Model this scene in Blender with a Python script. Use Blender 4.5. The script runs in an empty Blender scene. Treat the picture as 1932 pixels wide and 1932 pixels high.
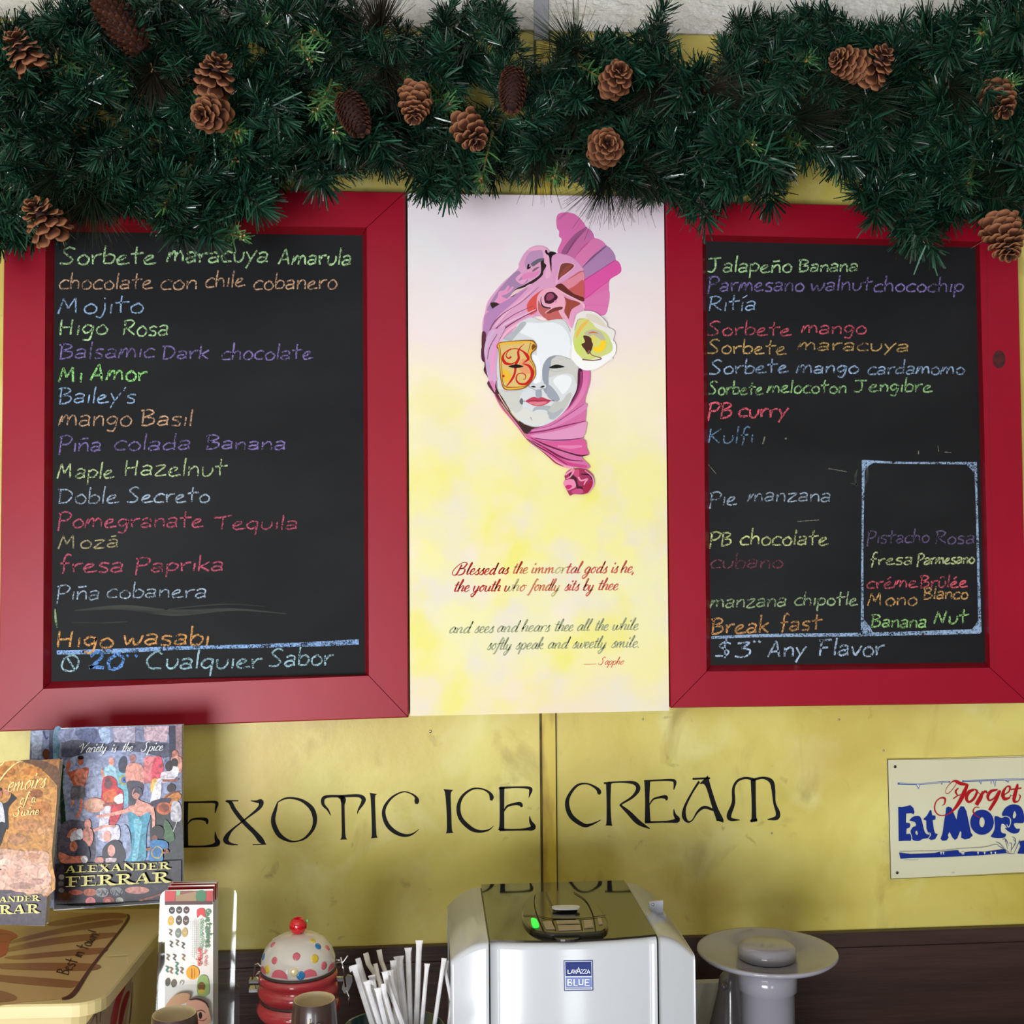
import bpy, math, random
from mathutils import Vector, Matrix
from mathutils.geometry import tessellate_polygon
random.seed(7)
C = bpy.context.scene.collection
scn = bpy.context.scene

# ------------------------------------------------------------------ camera
F_PX = 2200.0
CAM = Vector((0.0, -1.70, 1.60))
YAW, PITCH, ROLL = math.atan(0.073), math.atan(64/2200.0), 0.008
Fw = Vector((math.sin(YAW)*math.cos(PITCH), math.cos(YAW)*math.cos(PITCH), math.sin(PITCH)))
R0 = Fw.cross(Vector((0, 0, 1))).normalized()
U0 = R0.cross(Fw).normalized()
Rt = R0*math.cos(ROLL) - U0*math.sin(ROLL)
Up = U0*math.cos(ROLL) + R0*math.sin(ROLL)
cam = bpy.data.cameras.new('camera'); cam.sensor_width = 36; cam.lens = F_PX/1932*36; cam.clip_start = 0.02
co = bpy.data.objects.new('camera', cam); C.objects.link(co)
m = Matrix((Rt, Up, -Fw)).transposed().to_4x4(); m.translation = CAM
co.matrix_world = m
scn.camera = co

# ------------------------------------------------------------------ light
scn.view_settings.view_transform = 'Standard'
scn.view_settings.look = 'None'
scn.view_settings.gamma = 1
scn.view_settings.exposure = -0.18
scn.view_settings.use_curve_mapping = False
w = bpy.data.worlds.new('daylight'); scn.world = w; w.use_nodes = True
w.node_tree.nodes['Background'].inputs[0].default_value = (0.80, 0.90, 1.0, 1)
w.node_tree.nodes['Background'].inputs[1].default_value = 0.40


def area_light(name, loc, target, sx, sy, power, col):
    l = bpy.data.lights.new(name, 'AREA'); l.shape = 'RECTANGLE'; l.size = sx; l.size_y = sy
    l.energy = power; l.color = col
    o = bpy.data.objects.new(name, l); C.objects.link(o)
    o.location = loc
    o.rotation_euler = (Vector(target)-Vector(loc)).to_track_quat('-Z', 'Y').to_euler()
    return o


area_light('doorway_daylight', (-1.35, -3.9, 0.72), (0.0, 0, 1.45), 1.4, 1.4, 150, (0.96, 0.98, 1.0))
area_light('shop_window_daylight', (0.55, -4.0, 0.7), (0.1, 0, 1.4), 0.45, 1.3, 16, (0.92, 0.97, 1.0))


# ------------------------------------------------------------------ projection helpers
def ray(px, py):
    return Fw*F_PX + Rt*(px-966) - Up*(py-966)


def P(px, py, Y=0.0):
    d = ray(px, py)
    return CAM + d*((Y-CAM.y)/d.y)


def PZ(px, py, z):
    d = ray(px, py)
    return CAM + d*((z-CAM.z)/d.z)


class Plane:
    def __init__(s, p, n):
        s.p = Vector(p); s.n = Vector(n).normalized()
        if s.n.dot(CAM-s.p) < 0:
            s.n = -s.n

    def at(s, px, py, off=0.0):
        d = ray(px, py)
        t = (s.p+s.n*off-CAM).dot(s.n)/d.dot(s.n)
        return CAM + d*t


def wallplane(Y):
    return Plane((0, Y, 0), (0, -1, 0))


def lin(c):
    return tuple(((v/255.0)/12.92 if v/255.0 <= 0.04045 else ((v/255.0+0.055)/1.055)**2.4) for v in c)


# ------------------------------------------------------------------ materials
def mat(name, col=(0.5, 0.5, 0.5), rough=0.5, metal=0.0, spec=0.5, coat=0.0, noise=None, bump=None, attr=False,
        trans=0.0, emit=None, mod=None, randobj=0.0, coords='Object', stretch=(1, 1, 1)):
    mt = bpy.data.materials.new(name); mt.use_nodes = True
    nt = mt.node_tree; b = nt.nodes['Principled BSDF']; N = nt.nodes.new; L = nt.links.new
    b.inputs['Roughness'].default_value = rough
    b.inputs['Metallic'].default_value = metal
    b.inputs['Specular IOR Level'].default_value = spec
    b.inputs['Coat Weight'].default_value = coat
    b.inputs['Coat Roughness'].default_value = 0.08
    b.inputs['Transmission Weight'].default_value = trans
    b.inputs['Base Color'].default_value = (*col, 1)
    out = None
    if attr:
        a = N('ShaderNodeAttribute'); a.attribute_name = 'Col'; out = a.outputs['Color']
    tc = N('ShaderNodeTexCoord'); mp = N('ShaderNodeMapping'); mp.inputs['Scale'].default_value = stretch
    L(tc.outputs[coords], mp.inputs['Vector'])
    if noise:                       # (scale, second colour, contrast low, high)
        n = N('ShaderNodeTexNoise'); n.inputs['Scale'].default_value = noise[0]; n.inputs['Detail'].default_value = 6
        L(mp.outputs[0], n.inputs['Vector'])
        r = N('ShaderNodeMapRange'); r.inputs['From Min'].default_value = noise[2]; r.inputs['From Max'].default_value = noise[3]
        L(n.outputs['Fac'], r.inputs['Value'])
        mx = N('ShaderNodeMix'); mx.data_type = 'RGBA'
        L(r.outputs[0], mx.inputs['Factor'])
        if out:
            L(out, mx.inputs['A'])
        else:
            mx.inputs['A'].default_value = (*col, 1)
        mx.inputs['B'].default_value = (*noise[1], 1)
        out = mx.outputs['Result']
    if mod:                         # painterly brightness variation (scale, low, high)
        n = N('ShaderNodeTexNoise'); n.inputs['Scale'].default_value = mod[0]; n.inputs['Detail'].default_value = 5
        n.inputs['Distortion'].default_value = 1.5
        L(mp.outputs[0], n.inputs['Vector'])
        r = N('ShaderNodeMapRange'); r.inputs['From Min'].default_value = .3; r.inputs['From Max'].default_value = .7
        r.inputs['To Min'].default_value = mod[1]; r.inputs['To Max'].default_value = mod[2]
        L(n.outputs['Fac'], r.inputs['Value'])
        mx = N('ShaderNodeVectorMath'); mx.operation = 'SCALE'
        L(out, mx.inputs[0]); L(r.outputs[0], mx.inputs['Scale']); out = mx.outputs[0]
    if randobj:
        oi = N('ShaderNodeObjectInfo'); r = N('ShaderNodeMapRange')
        r.inputs['To Min'].default_value = 1-randobj; r.inputs['To Max'].default_value = 1+randobj
        L(oi.outputs['Random'], r.inputs['Value'])
        mx = N('ShaderNodeVectorMath'); mx.operation = 'SCALE'
        if out:
            L(out, mx.inputs[0])
        else:
            mx.inputs[0].default_value = col
        L(r.outputs[0], mx.inputs['Scale']); out = mx.outputs[0]
    if out:
        L(out, b.inputs['Base Color'])
    if bump:                        # (scale, strength, distance)
        n = N('ShaderNodeTexNoise'); n.inputs['Scale'].default_value = bump[0]; n.inputs['Detail'].default_value = 4
        L(mp.outputs[0], n.inputs['Vector'])
        bp = N('ShaderNodeBump'); bp.inputs['Strength'].default_value = bump[1]; bp.inputs['Distance'].default_value = bump[2]
        L(n.outputs['Fac'], bp.inputs['Height']); L(bp.outputs[0], b.inputs['Normal'])
    if emit:
        b.inputs['Emission Color'].default_value = (*emit[0], 1); b.inputs['Emission Strength'].default_value = emit[1]
    return mt


def wall_material():
    mt = bpy.data.materials.new('yellow_limewash'); mt.use_nodes = True
    nt = mt.node_tree; b = nt.nodes['Principled BSDF']; N = nt.nodes.new; L = nt.links.new
    tc = N('ShaderNodeTexCoord')

    def noise(scale, detail, lo, hi, sx=(1, 1, 1), off=(0, 0, 0)):
        mp = N('ShaderNodeMapping'); mp.inputs['Scale'].default_value = sx; mp.inputs['Location'].default_value = off
        L(tc.outputs['Object'], mp.inputs[0])
        n = N('ShaderNodeTexNoise'); n.inputs['Scale'].default_value = scale; n.inputs['Detail'].default_value = detail
        n.inputs['Distortion'].default_value = 0.6
        L(mp.outputs[0], n.inputs['Vector'])
        r = N('ShaderNodeMapRange'); r.inputs['From Min'].default_value = lo; r.inputs['From Max'].default_value = hi
        L(n.outputs['Fac'], r.inputs[0]); return r.outputs[0]

    def mix(f, a, bb):
        mx = N('ShaderNodeMix'); mx.data_type = 'RGBA'; L(f, mx.inputs['Factor'])
        for k, v in (('A', a), ('B', bb)):
            if isinstance(v, tuple):
                mx.inputs[k].default_value = (*v, 1)
            else:
                L(v, mx.inputs[k])
        return mx.outputs['Result']
    c = mix(noise(5, 5, 0.35, 0.65), lin((219, 207, 116)), lin((197, 180, 80)))
    c = mix(noise(9, 6, 0.55, 0.8, off=(3, 1, 2)), c, lin((224, 216, 150)))
    c = mix(noise(7, 8, 0.58, 0.78, sx=(1.6, 1, 1), off=(9, 2, 5)), c, lin((158, 136, 62)))
    c = mix(noise(30, 6, 0.66, 0.80, off=(5, 5, 5)), c, lin((150, 128, 66)))
    c = mix(noise(3.1, 3, 0.52, 0.75, off=(1.7, 0, 3.3)), c, lin((196, 170, 84)))
    L(c, b.inputs['Base Color'])
    b.inputs['Roughness'].default_value = 0.42
    n = N('ShaderNodeTexNoise'); n.inputs['Scale'].default_value = 60; n.inputs['Detail'].default_value = 5
    L(tc.outputs['Object'], n.inputs['Vector'])
    bp = N('ShaderNodeBump'); bp.inputs['Strength'].default_value = 0.15; bp.inputs['Distance'].default_value = 0.004
    L(n.outputs['Fac'], bp.inputs['Height']); L(bp.outputs[0], b.inputs['Normal'])
    return mt


def slate_material():
    mt = mat('slate', lin((28, 29, 31)), 0.6, spec=0.10, noise=(4, lin((39, 40, 42)), 0.42, 0.75), bump=(700, 0.1, 0.001), stretch=(0.8, 1, 1.6))
    return mt


def chalk_material():
    mt = bpy.data.materials.new('chalk'); mt.use_nodes = True
    nt = mt.node_tree; b = nt.nodes['Principled BSDF']; N = nt.nodes.new; L = nt.links.new
    a = N('ShaderNodeAttribute'); a.attribute_name = 'Col'
    tc = N('ShaderNodeTexCoord')
    n = N('ShaderNodeTexNoise'); n.inputs['Scale'].default_value = 520; n.inputs['Detail'].default_value = 3
    L(tc.outputs['Object'], n.inputs['Vector'])
    n2 = N('ShaderNodeTexNoise'); n2.inputs['Scale'].default_value = 60
    L(tc.outputs['Object'], n2.inputs['Vector'])
    ad = N('ShaderNodeMath'); ad.operation = 'MULTIPLY_ADD'; ad.inputs[1].default_value = 0.45
    L(n2.outputs['Fac'], ad.inputs[0]); L(n.outputs['Fac'], ad.inputs[2])
    r = N('ShaderNodeMapRange'); r.inputs['From Min'].default_value = 0.56; r.inputs['From Max'].default_value = 0.80
    L(ad.outputs[0], r.inputs[0])
    mx = N('ShaderNodeMix'); mx.data_type = 'RGBA'; L(r.outputs[0], mx.inputs['Factor'])
    mx.inputs['A'].default_value = (*lin((34, 36, 38)), 1); L(a.outputs['Color'], mx.inputs['B'])
    L(mx.outputs['Result'], b.inputs['Base Color']); b.inputs['Roughness'].default_value = 0.9
    b.inputs['Specular IOR Level'].default_value = 0.1
    return mt


def painting_material():
    mt = bpy.data.materials.new('watercolour_canvas'); mt.use_nodes = True
    nt = mt.node_tree; b = nt.nodes['Principled BSDF']; N = nt.nodes.new; L = nt.links.new
    tc = N('ShaderNodeTexCoord'); sp = N('ShaderNodeSeparateXYZ'); L(tc.outputs['Object'], sp.inputs[0])
    n = N('ShaderNodeTexNoise'); n.inputs['Scale'].default_value = 7; n.inputs['Detail'].default_value = 3
    L(tc.outputs['Object'], n.inputs['Vector'])
    ma = N('ShaderNodeMath'); ma.operation = 'MULTIPLY_ADD'; ma.inputs[1].default_value = 0.28
    L(n.outputs['Fac'], ma.inputs[0]); L(sp.outputs['Z'], ma.inputs[2])
    r = N('ShaderNodeMapRange'); r.inputs['From Min'].default_value = -0.40+0.14; r.inputs['From Max'].default_value = 0.40+0.14
    L(ma.outputs[0], r.inputs[0])
    cr = N('ShaderNodeValToRGB'); L(r.outputs[0], cr.inputs[0])
    e = cr.color_ramp.elements
    stops = [(0.0, (238, 222, 196)), (0.10, (240, 232, 168)), (0.22, (238, 234, 182)), (0.34, (240, 234, 160)), (0.47, (240, 234, 164)),
             (0.60, (246, 236, 205)), (0.72, (244, 228, 226)), (0.86, (240, 236, 240)), (1.0, (240, 222, 236))]
    e[0].position, e[0].color = stops[0][0], (*lin(stops[0][1]), 1)
    e[1].position, e[1].color = stops[-1][0], (*lin(stops[-1][1]), 1)
    for p, c in stops[1:-1]:
        q = e.new(p); q.color = (*lin(c), 1)
    out = cr.outputs[0]

    def over(src, scale, off, lo, hi, col, amt, low=False):
        mp = N('ShaderNodeMapping'); mp.inputs['Location'].default_value = off; L(tc.outputs['Object'], mp.inputs[0])
        q = N('ShaderNodeTexNoise'); q.inputs['Scale'].default_value = scale; q.inputs['Detail'].default_value = 3
        L(mp.outputs[0], q.inputs['Vector'])
        rr = N('ShaderNodeMapRange'); rr.inputs['From Min'].default_value = lo; rr.inputs['From Max'].default_value = hi
        rr.inputs['To Max'].default_value = amt
        L(q.outputs['Fac'], rr.inputs[0])
        fo_ = rr.outputs[0]
        if low:                     # only where the canvas is painted yellow
            g2 = N('ShaderNodeMapRange'); g2.inputs['From Min'].default_value = 0.62; g2.inputs['From Max'].default_value = 0.42
            L(r.outputs[0], g2.inputs[0]); mu = N('ShaderNodeMath'); mu.operation = 'MULTIPLY'; L(fo_, mu.inputs[0]); L(g2.outputs[0], mu.inputs[1]); fo_ = mu.outputs[0]
        mx = N('ShaderNodeMix'); mx.data_type = 'RGBA'; L(fo_, mx.inputs['Factor'])
        L(src, mx.inputs['A']); mx.inputs['B'].default_value = (*lin(col), 1); return mx.outputs['Result']
    out = over(out, 12, (2, 0, 1), 0.46, 0.66, (232, 224, 208), 0.9, True)
    out = over(out, 10, (7, 0, 3), 0.52, 0.64, (238, 230, 100), 0.6, True)
    out = over(out, 9, (5, 0, 8), 0.56, 0.72, (247, 226, 236), 0.6)
    L(out, b.inputs['Base Color']); b.inputs['Roughness'].default_value = 0.6
    b.inputs['Specular IOR Level'].default_value = 0.25
    return mt


def needle_material(name, rough):
    return mat(name, attr=True, rough=rough, spec=0.75, randobj=0.45)


M = dict(
    wall=wall_material(),
    ceiling=mat('stippled_ceiling', lin((236, 234, 228)), 0.4, noise=(6, lin((226, 220, 208)), 0.4, 0.7), bump=(150, 0.55, 0.005)),
    plaster=mat('stippled_plaster', lin((214, 211, 204)), 0.35, spec=0.5, noise=(9, lin((196, 188, 172)), 0.45, 0.7), bump=(75, 1.0, 0.010), stretch=(0.7, 1, 1.5)),
    strip=mat('grey_strip_paint', lin((150, 152, 158)), 0.4),
    yellow_strip=mat('yellow_strip_paint', lin((206, 182, 70)), 0.35, noise=(25, lin((150, 116, 40)), 0.45, 0.7), stretch=(2, 2, 0.4)),
    seam=mat('dark_seam', lin((92, 78, 32)), 0.8, noise=(40, lin((50, 44, 24)), 0.4, 0.7)),
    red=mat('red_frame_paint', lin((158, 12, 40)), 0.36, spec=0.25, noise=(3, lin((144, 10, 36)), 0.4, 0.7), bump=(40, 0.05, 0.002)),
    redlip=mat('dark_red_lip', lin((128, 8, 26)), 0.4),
    knot=mat('wood_knot', lin((84, 14, 22)), 0.5, noise=(120, lin((50, 8, 14)), 0.4, 0.6)),
    slate=slate_material(), chalk=chalk_material(),
    smear=mat('chalk_smear', lin((70, 74, 70)), 0.9, spec=0.1, noise=(30, lin((48, 50, 50)), 0.35, 0.6), stretch=(0.3, 1, 3)),
    canvas=painting_material(), canvas_side=mat('canvas_edge', lin((232, 218, 206)), 0.7),
    paint=mat('flat_print', attr=True, rough=0.6, spec=0.15),
    gloss_print=mat('gloss_print', attr=True, rough=0.30, spec=0.22),
    cover=mat('painterly_print', attr=True, rough=0.32, spec=0.2, mod=(130, 0.45, 1.35)),
    black=mat('black_wall_paint', lin((22, 22, 26)), 0.6, spec=0.15),
    needle=needle_material('plastic_needles', 0.22), fine=needle_material('fine_needles', 0.5),
    scale=mat('cone_scale', attr=True, rough=0.65, spec=0.12, noise=(90, lin((44, 20, 13)), 0.5, 0.9)),
    conecore=mat('cone_core', lin((48, 22, 18)), 0.8),
    wire=mat('silver_wire', (0.8, 0.8, 0.82), 0.25, metal=1),
    wood=mat('dark_wood', lin((52, 34, 30)), 0.42, noise=(14, lin((74, 50, 42)), 0.4, 0.7), bump=(60, 0.2, 0.002), stretch=(0.2, 1, 3)),
    counter=mat('counter_wood', lin((70, 48, 38)), 0.4, noise=(10, lin((50, 34, 28)), 0.4, 0.7), stretch=(0.3, 2, 1)),
    floor=mat('floor_tile', lin((150, 132, 110)), 0.5, noise=(8, lin((120, 100, 84)), 0.4, 0.6)),
    roomwall=mat('room_plaster', lin((190, 184, 168)), 0.8, noise=(3, lin((170, 164, 150)), 0.4, 0.6)),
    white=mat('white_plastic', lin((196, 199, 204)), 0.16, spec=0.5, coat=0.15, noise=(3, lin((192, 195, 200)), 0.4, 0.6)),
    smoke=mat('smoked_glass', lin((30, 28, 20)), 0.04, spec=0.55),
    pod=mat('smoked_pod', lin((40, 38, 26)), 0.12, spec=0.5),
    blackgloss=mat('black_gloss', lin((16, 15, 14)), 0.2),
    button=mat('beige_button', lin((150, 132, 108)), 0.35),
    silver=mat('silver_plastic', lin((205, 206, 212)), 0.3, noise=(9, lin((196, 197, 204)), 0.4, 0.6)),
    chrome=mat('chrome', (0.75, 0.76, 0.78), 0.12, metal=1), steel=mat('steel', (0.45, 0.46, 0.5), 0.35, metal=1),
    led=mat('green_lamp', lin((20, 220, 70)), 0.4, emit=(lin((10, 255, 70)), 0.8)),
    ceramic=mat('grey_white_ceramic', lin((156, 154, 164)), 0.14, coat=0.2, noise=(4, lin((150, 148, 158)), 0.4, 0.6)),
    grey_ceramic=mat('grey_ceramic', lin((104, 100, 106)), 0.15, coat=0.3),
    dome=mat('jar_white_glaze', lin((228, 222, 214)), 0.12, coat=0.6, noise=(6, lin((220, 214, 206)), 0.4, 0.6)),
    jarred=mat('jar_red_glaze', lin((196, 66, 72)), 0.18, coat=0.5, noise=(12, lin((180, 48, 58)), 0.4, 0.7)),
    jartan=mat('jar_tan_glaze', lin((206, 176, 128)), 0.3, coat=0.3, noise=(20, lin((180, 146, 98)), 0.4, 0.6)),
    cherry=mat('cherry_glaze', lin((206, 12, 26)), 0.1, coat=0.8), leaf=mat('cherry_stalk', lin((120, 190, 110)), 0.3),
    pink=mat('pink_glaze', lin((222, 110, 124)), 0.2, coat=0.5), blue=mat('blue_glaze', lin((52, 130, 190)), 0.2, coat=0.5),
    dotyellow=mat('yellow_glaze', lin((232, 202, 60)), 0.2, coat=0.5), pale=mat('pale_glaze', lin((236, 218, 160)), 0.2, coat=0.5),
    gasket=mat('brown_gasket', lin((70, 50, 46)), 0.5),
    mug=mat('brown_mug_glaze', lin((62, 42, 38)), 0.3, coat=0.3, noise=(40, lin((52, 36, 32)), 0.4, 0.7)),
    cream=mat('cream_glaze', lin((216, 198, 158)), 0.35),
    paper=mat('straw_paper', lin((226, 224, 226)), 0.7, noise=(60, lin((206, 202, 204)), 0.4, 0.7)),
    straw_shaded=mat('straw_paper_shaded_side', lin((214, 208, 198)), 0.7),  # wrapper paper again, with the back straws' shade put into its colour
    teal=mat('dark_teal_glass', lin((18, 60, 66)), 0.15, coat=0.3),
    tub=mat('cream_tub_plastic', lin((222, 206, 150)), 0.3, spec=0.45, noise=(5, lin((214, 196, 138)), 0.4, 0.6)),
    pages=mat('book_pages', lin((206, 200, 180)), 0.8, noise=(400, lin((170, 164, 146)), 0.45, 0.6), stretch=(1, 20, 0.05)),
    sign=mat('enamel_sign', lin((214, 212, 182)), 0.3, noise=(4, lin((206, 202, 168)), 0.4, 0.7)),
    signedge=mat('sign_edge', lin((40, 40, 30)), 0.5),
    darkplastic=mat('black_plastic', lin((26, 24, 26)), 0.3),
    card=mat('pale_card', lin((190, 188, 176)), 0.7),
    leaflet=mat('leaflet_paper', lin((228, 222, 214)), 0.3), leafletred=mat('leaflet_red', lin((150, 22, 26)), 0.35),
)
acr = bpy.data.materials.new('clear_acrylic'); acr.use_nodes = True
nt_ = acr.node_tree; nt_.nodes.remove(nt_.nodes['Principled BSDF'])
g_ = nt_.nodes.new('ShaderNodeBsdfGlossy'); g_.inputs['Roughness'].default_value = 0.06
t_ = nt_.nodes.new('ShaderNodeBsdfTransparent'); t_.inputs['Color'].default_value = (0.95, 0.96, 0.96, 1)
m_ = nt_.nodes.new('ShaderNodeMixShader'); lw_ = nt_.nodes.new('ShaderNodeFresnel'); lw_.inputs['IOR'].default_value = 1.49
nt_.links.new(lw_.outputs[0], m_.inputs[0]); nt_.links.new(t_.outputs[0], m_.inputs[1]); nt_.links.new(g_.outputs[0], m_.inputs[2])
nt_.links.new(m_.outputs[0], nt_.nodes['Material Output'].inputs['Surface'])
M['acrylic'] = acr


# ------------------------------------------------------------------ object helpers
def tagp(o, label=None, cat=None, group=None, kind=None):
    if label: o['label'] = label
    if cat: o['category'] = cat
    if group: o['group'] = group
    if kind: o['kind'] = kind
    return o


class MB:
    def __init__(s):
        s.v = []; s.f = []; s.c = []; s.mi = []

    def add(s, vs, fs, col=None, mi=0):
        b = len(s.v); s.v += [tuple(x) for x in vs]
        s.f += [tuple(b+i for i in f) for f in fs]
        s.mi += [mi]*len(fs)
        if col is None:
            s.c += [(1, 1, 1)]*len(vs)
        elif isinstance(col[0], (tuple, list)):
            s.c += list(col)
        else:
            s.c += [col]*len(vs)

    def build(s, name, mtl, parent=None, smooth=False, origin=None):
        o_ = Vector(origin) if origin is not None else Vector((0, 0, 0))
        me = bpy.data.meshes.new(name)
        me.from_pydata([tuple(Vector(v)-o_) for v in s.v], [], s.f)
        for mm in (mtl if isinstance(mtl, (list, tuple)) else [mtl]):
            me.materials.append(mm)
        if any(s.mi):
            me.polygons.foreach_set('material_index', s.mi)
        if smooth:
            me.polygons.foreach_set('use_smooth', [True]*len(s.f))
        at = me.color_attributes.new('Col', 'FLOAT_COLOR', 'POINT')
        flat = []
        for c in s.c:
            flat += [c[0], c[1], c[2], 1.0]
        at.data.foreach_set('color', flat)
        me.update()
        o = bpy.data.objects.new(name, me); C.objects.link(o)
        o.location = o_
        if parent is not None:
            o.parent = parent
            o.location = o_ - Vector(world_loc(parent))
        return o

    def box(s, lo, hi, col=None, mi=0):
        x0, y0, z0 = lo; x1, y1, z1 = hi
        s.add([(x0, y0, z0), (x1, y0, z0), (x1, y1, z0), (x0, y1, z0), (x0, y0, z1), (x1, y0, z1), (x1, y1, z1), (x0, y1, z1)],
              [(0, 3, 2, 1), (4, 5, 6, 7), (0, 1, 5, 4), (1, 2, 6, 5), (2, 3, 7, 6), (3, 0, 4, 7)], col, mi)

    def hexa(s, a, b, col=None):      # a: 4 front points, b: 4 back points
        s.add(list(a)+list(b), [(0, 1, 2, 3), (7, 6, 5, 4), (0, 4, 5, 1), (1, 5, 6, 2), (2, 6, 7, 3), (3, 7, 4, 0)], col)

    def lathe(s, prof, cen, n=40, col=None, axis=None):
        cx, cy, cz = cen; k = len(prof); vs = []
        for (r, z) in prof:
            for i in range(n):
                a = 2*math.pi*i/n; vs.append((cx+r*math.cos(a), cy+r*math.sin(a), cz+z))
        fs = []
        for j in range(k-1):
            for i in range(n):
                i2 = (i+1) % n
                fs.append((j*n+i, j*n+i2, (j+1)*n+i2, (j+1)*n+i))
        s.add(vs, fs, col)

    def tube(s, pts, r, n=8, col=None, cap=True):
        pts = [Vector(p) for p in pts]; vs = []; fs = []
        rs = r if isinstance(r, (list, tuple)) else [r]*len(pts)
        ref = None
        for i, p in enumerate(pts):
            t = (pts[min(i+1, len(pts)-1)]-pts[max(i-1, 0)]).normalized()
            if ref is None:
                ref = t.orthogonal().normalized()
            ref = (ref - t*ref.dot(t)).normalized(); bn = t.cross(ref)
            for k in range(n):
                a = 2*math.pi*k/n; vs.append(p+(ref*math.cos(a)+bn*math.sin(a))*rs[i])
        for i in range(len(pts)-1):
            for k in range(n):
                k2 = (k+1) % n; fs.append((i*n+k, i*n+k2, (i+1)*n+k2, (i+1)*n+k))
        if cap:
            fs.append(tuple(range(n-1, -1, -1))); fs.append(tuple((len(pts)-1)*n+k for k in range(n)))
        s.add(vs, fs, col)

    def sphere(s, c, r, nu=20, nv=12, col=None, sc=(1, 1, 1)):
        vs = []; fs = []
        for j in range(nv+1):
            th = math.pi*j/nv
            for i in range(nu):
                a = 2*math.pi*i/nu
                vs.append((c[0]+r*sc[0]*math.sin(th)*math.cos(a), c[1]+r*sc[1]*math.sin(th)*math.sin(a), c[2]+r*sc[2]*math.cos(th)))
        for j in range(nv):
            for i in range(nu):
                i2 = (i+1) % nu; fs.append((j*nu+i, (j+1)*nu+i, (j+1)*nu+i2, j*nu+i2))
        s.add(vs, fs, col)


def world_loc(o):
    v = Vector(o.location)
    while o.parent is not None:
        o = o.parent; v = v + Vector(o.location)
    return v


def empty(name, loc, label, cat, group=None):
    o = bpy.data.objects.new(name, None); C.objects.link(o); o.location = loc
    o.empty_display_size = 0.02
    return tagp(o, label, cat, group)


def catmull(pts, n=6, closed=False):
    out = []; k = len(pts)
    if k < 3:
        return [tuple(p) for p in pts]
    rng = range(k) if closed else range(k-1)
    for i in rng:
        if closed:
            p0, p1, p2, p3 = pts[i-1], pts[i], pts[(i+1) % k], pts[(i+2) % k]
        else:
            p0, p1, p2, p3 = pts[max(i-1, 0)], pts[i], pts[i+1], pts[min(i+2, k-1)]
        for j in range(n):
            t = j/n
            out.append(tuple(0.5*((2*b)+(-a+c)*t+(2*a-5*b+4*c-d)*t*t+(-a+3*b-3*c+d)*t**3) for a, b, c, d in zip(p0, p1, p2, p3)))
    if not closed:
        out.append(tuple(pts[-1]))
    return out


def ribbon(mb, pts, plane, off, col, n=5, smooth=True, col2=None):
    """pts: (px,py,width) in photograph pixels"""
    if smooth:
        pts = catmull(pts, n)
    L = len(pts); vs = []; fs = []; cs = []
    for i, p in enumerate(pts):
        a = pts[max(i-1, 0)]; b = pts[min(i+1, L-1)]
        dx, dy = b[0]-a[0], b[1]-a[1]; q = math.hypot(dx, dy) or 1.0
        nx, ny = -dy/q, dx/q; hw = max(p[2], 0.3)/2
        vs.append(plane.at(p[0]+nx*hw, p[1]+ny*hw, off)); vs.append(plane.at(p[0]-nx*hw, p[1]-ny*hw, off))
        if col2 is not None:
            t = i/(L-1); c = tuple(col[k]*(1-t)+col2[k]*t for k in range(3))
        else:
            c = col
        cs += [c, c]
        if i:
            fs.append((2*i-2, 2*i-1, 2*i+1, 2*i))
    mb.add(vs, fs, cs)


def fill(mb, pts, plane, off, col, n=4, smooth=True, holes=()):
    loops = [catmull(pts, n, True) if smooth else list(pts)] + [catmull(h, n, True) if smooth else list(h) for h in holes]
    flat = [Vector((p[0], p[1], 0)) for l in loops for p in l]
    tris = tessellate_polygon([[Vector((p[0], p[1], 0)) for p in l] for l in loops])
    mb.add([plane.at(p.x, p.y, off) for p in flat], [tuple(t) for t in tris], col)


def ell(cx, cy, rx, ry, n=14, rot=0.0):
    c, s = math.cos(rot), math.sin(rot)
    return [(cx+rx*math.cos(2*math.pi*i/n)*c-ry*math.sin(2*math.pi*i/n)*s, cy+rx*math.cos(2*math.pi*i/n)*s+ry*math.sin(2*math.pi*i/n)*c) for i in range(n)]


class Art:
    """flat print: layered colour shapes lying on one plane; crop coordinates are mapped to photograph pixels"""
    def __init__(s, plane, ox=0, oy=0, sc=1.0, base=2e-4, step=4e-5):
        s.mb = MB(); s.pl = plane; s.ox, s.oy, s.sc = ox, oy, sc; s.off = base; s.step = step

    def view(s, ox, oy, sc):
        s.ox, s.oy, s.sc = ox, oy, sc

    def m(s, p):
        return (s.ox+p[0]/s.sc, s.oy+p[1]/s.sc) + tuple(q/s.sc for q in p[2:])

    def f(s, pts, col, smooth=True, holes=()):
        fill(s.mb, [s.m(p) for p in pts], s.pl, s.off, lin(col), smooth=smooth, holes=[[s.m(p) for p in h] for h in holes]); s.off += s.step

    def e(s, cx, cy, rx, ry, col, rot=0.0):
        s.f(ell(cx, cy, rx, ry, 12, rot), col)

    def r(s, pts, col, col2=None, smooth=True):
        ribbon(s.mb, [s.m(p) for p in pts], s.pl, s.off, lin(col), smooth=smooth, col2=None if col2 is None else lin(col2)); s.off += s.step


# ------------------------------------------------------------------ stroke alphabets (baseline 0, x-height 1)
def parse(t):
    d = {}
    for row in t.strip().split('\n'):
        k, wd, body = row.strip().split(' ', 2)
        d[k] = (float(wd), [[tuple(float(q) for q in p.split(',')) for p in st.split()] for st in body.split('|')])
    return d


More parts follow.
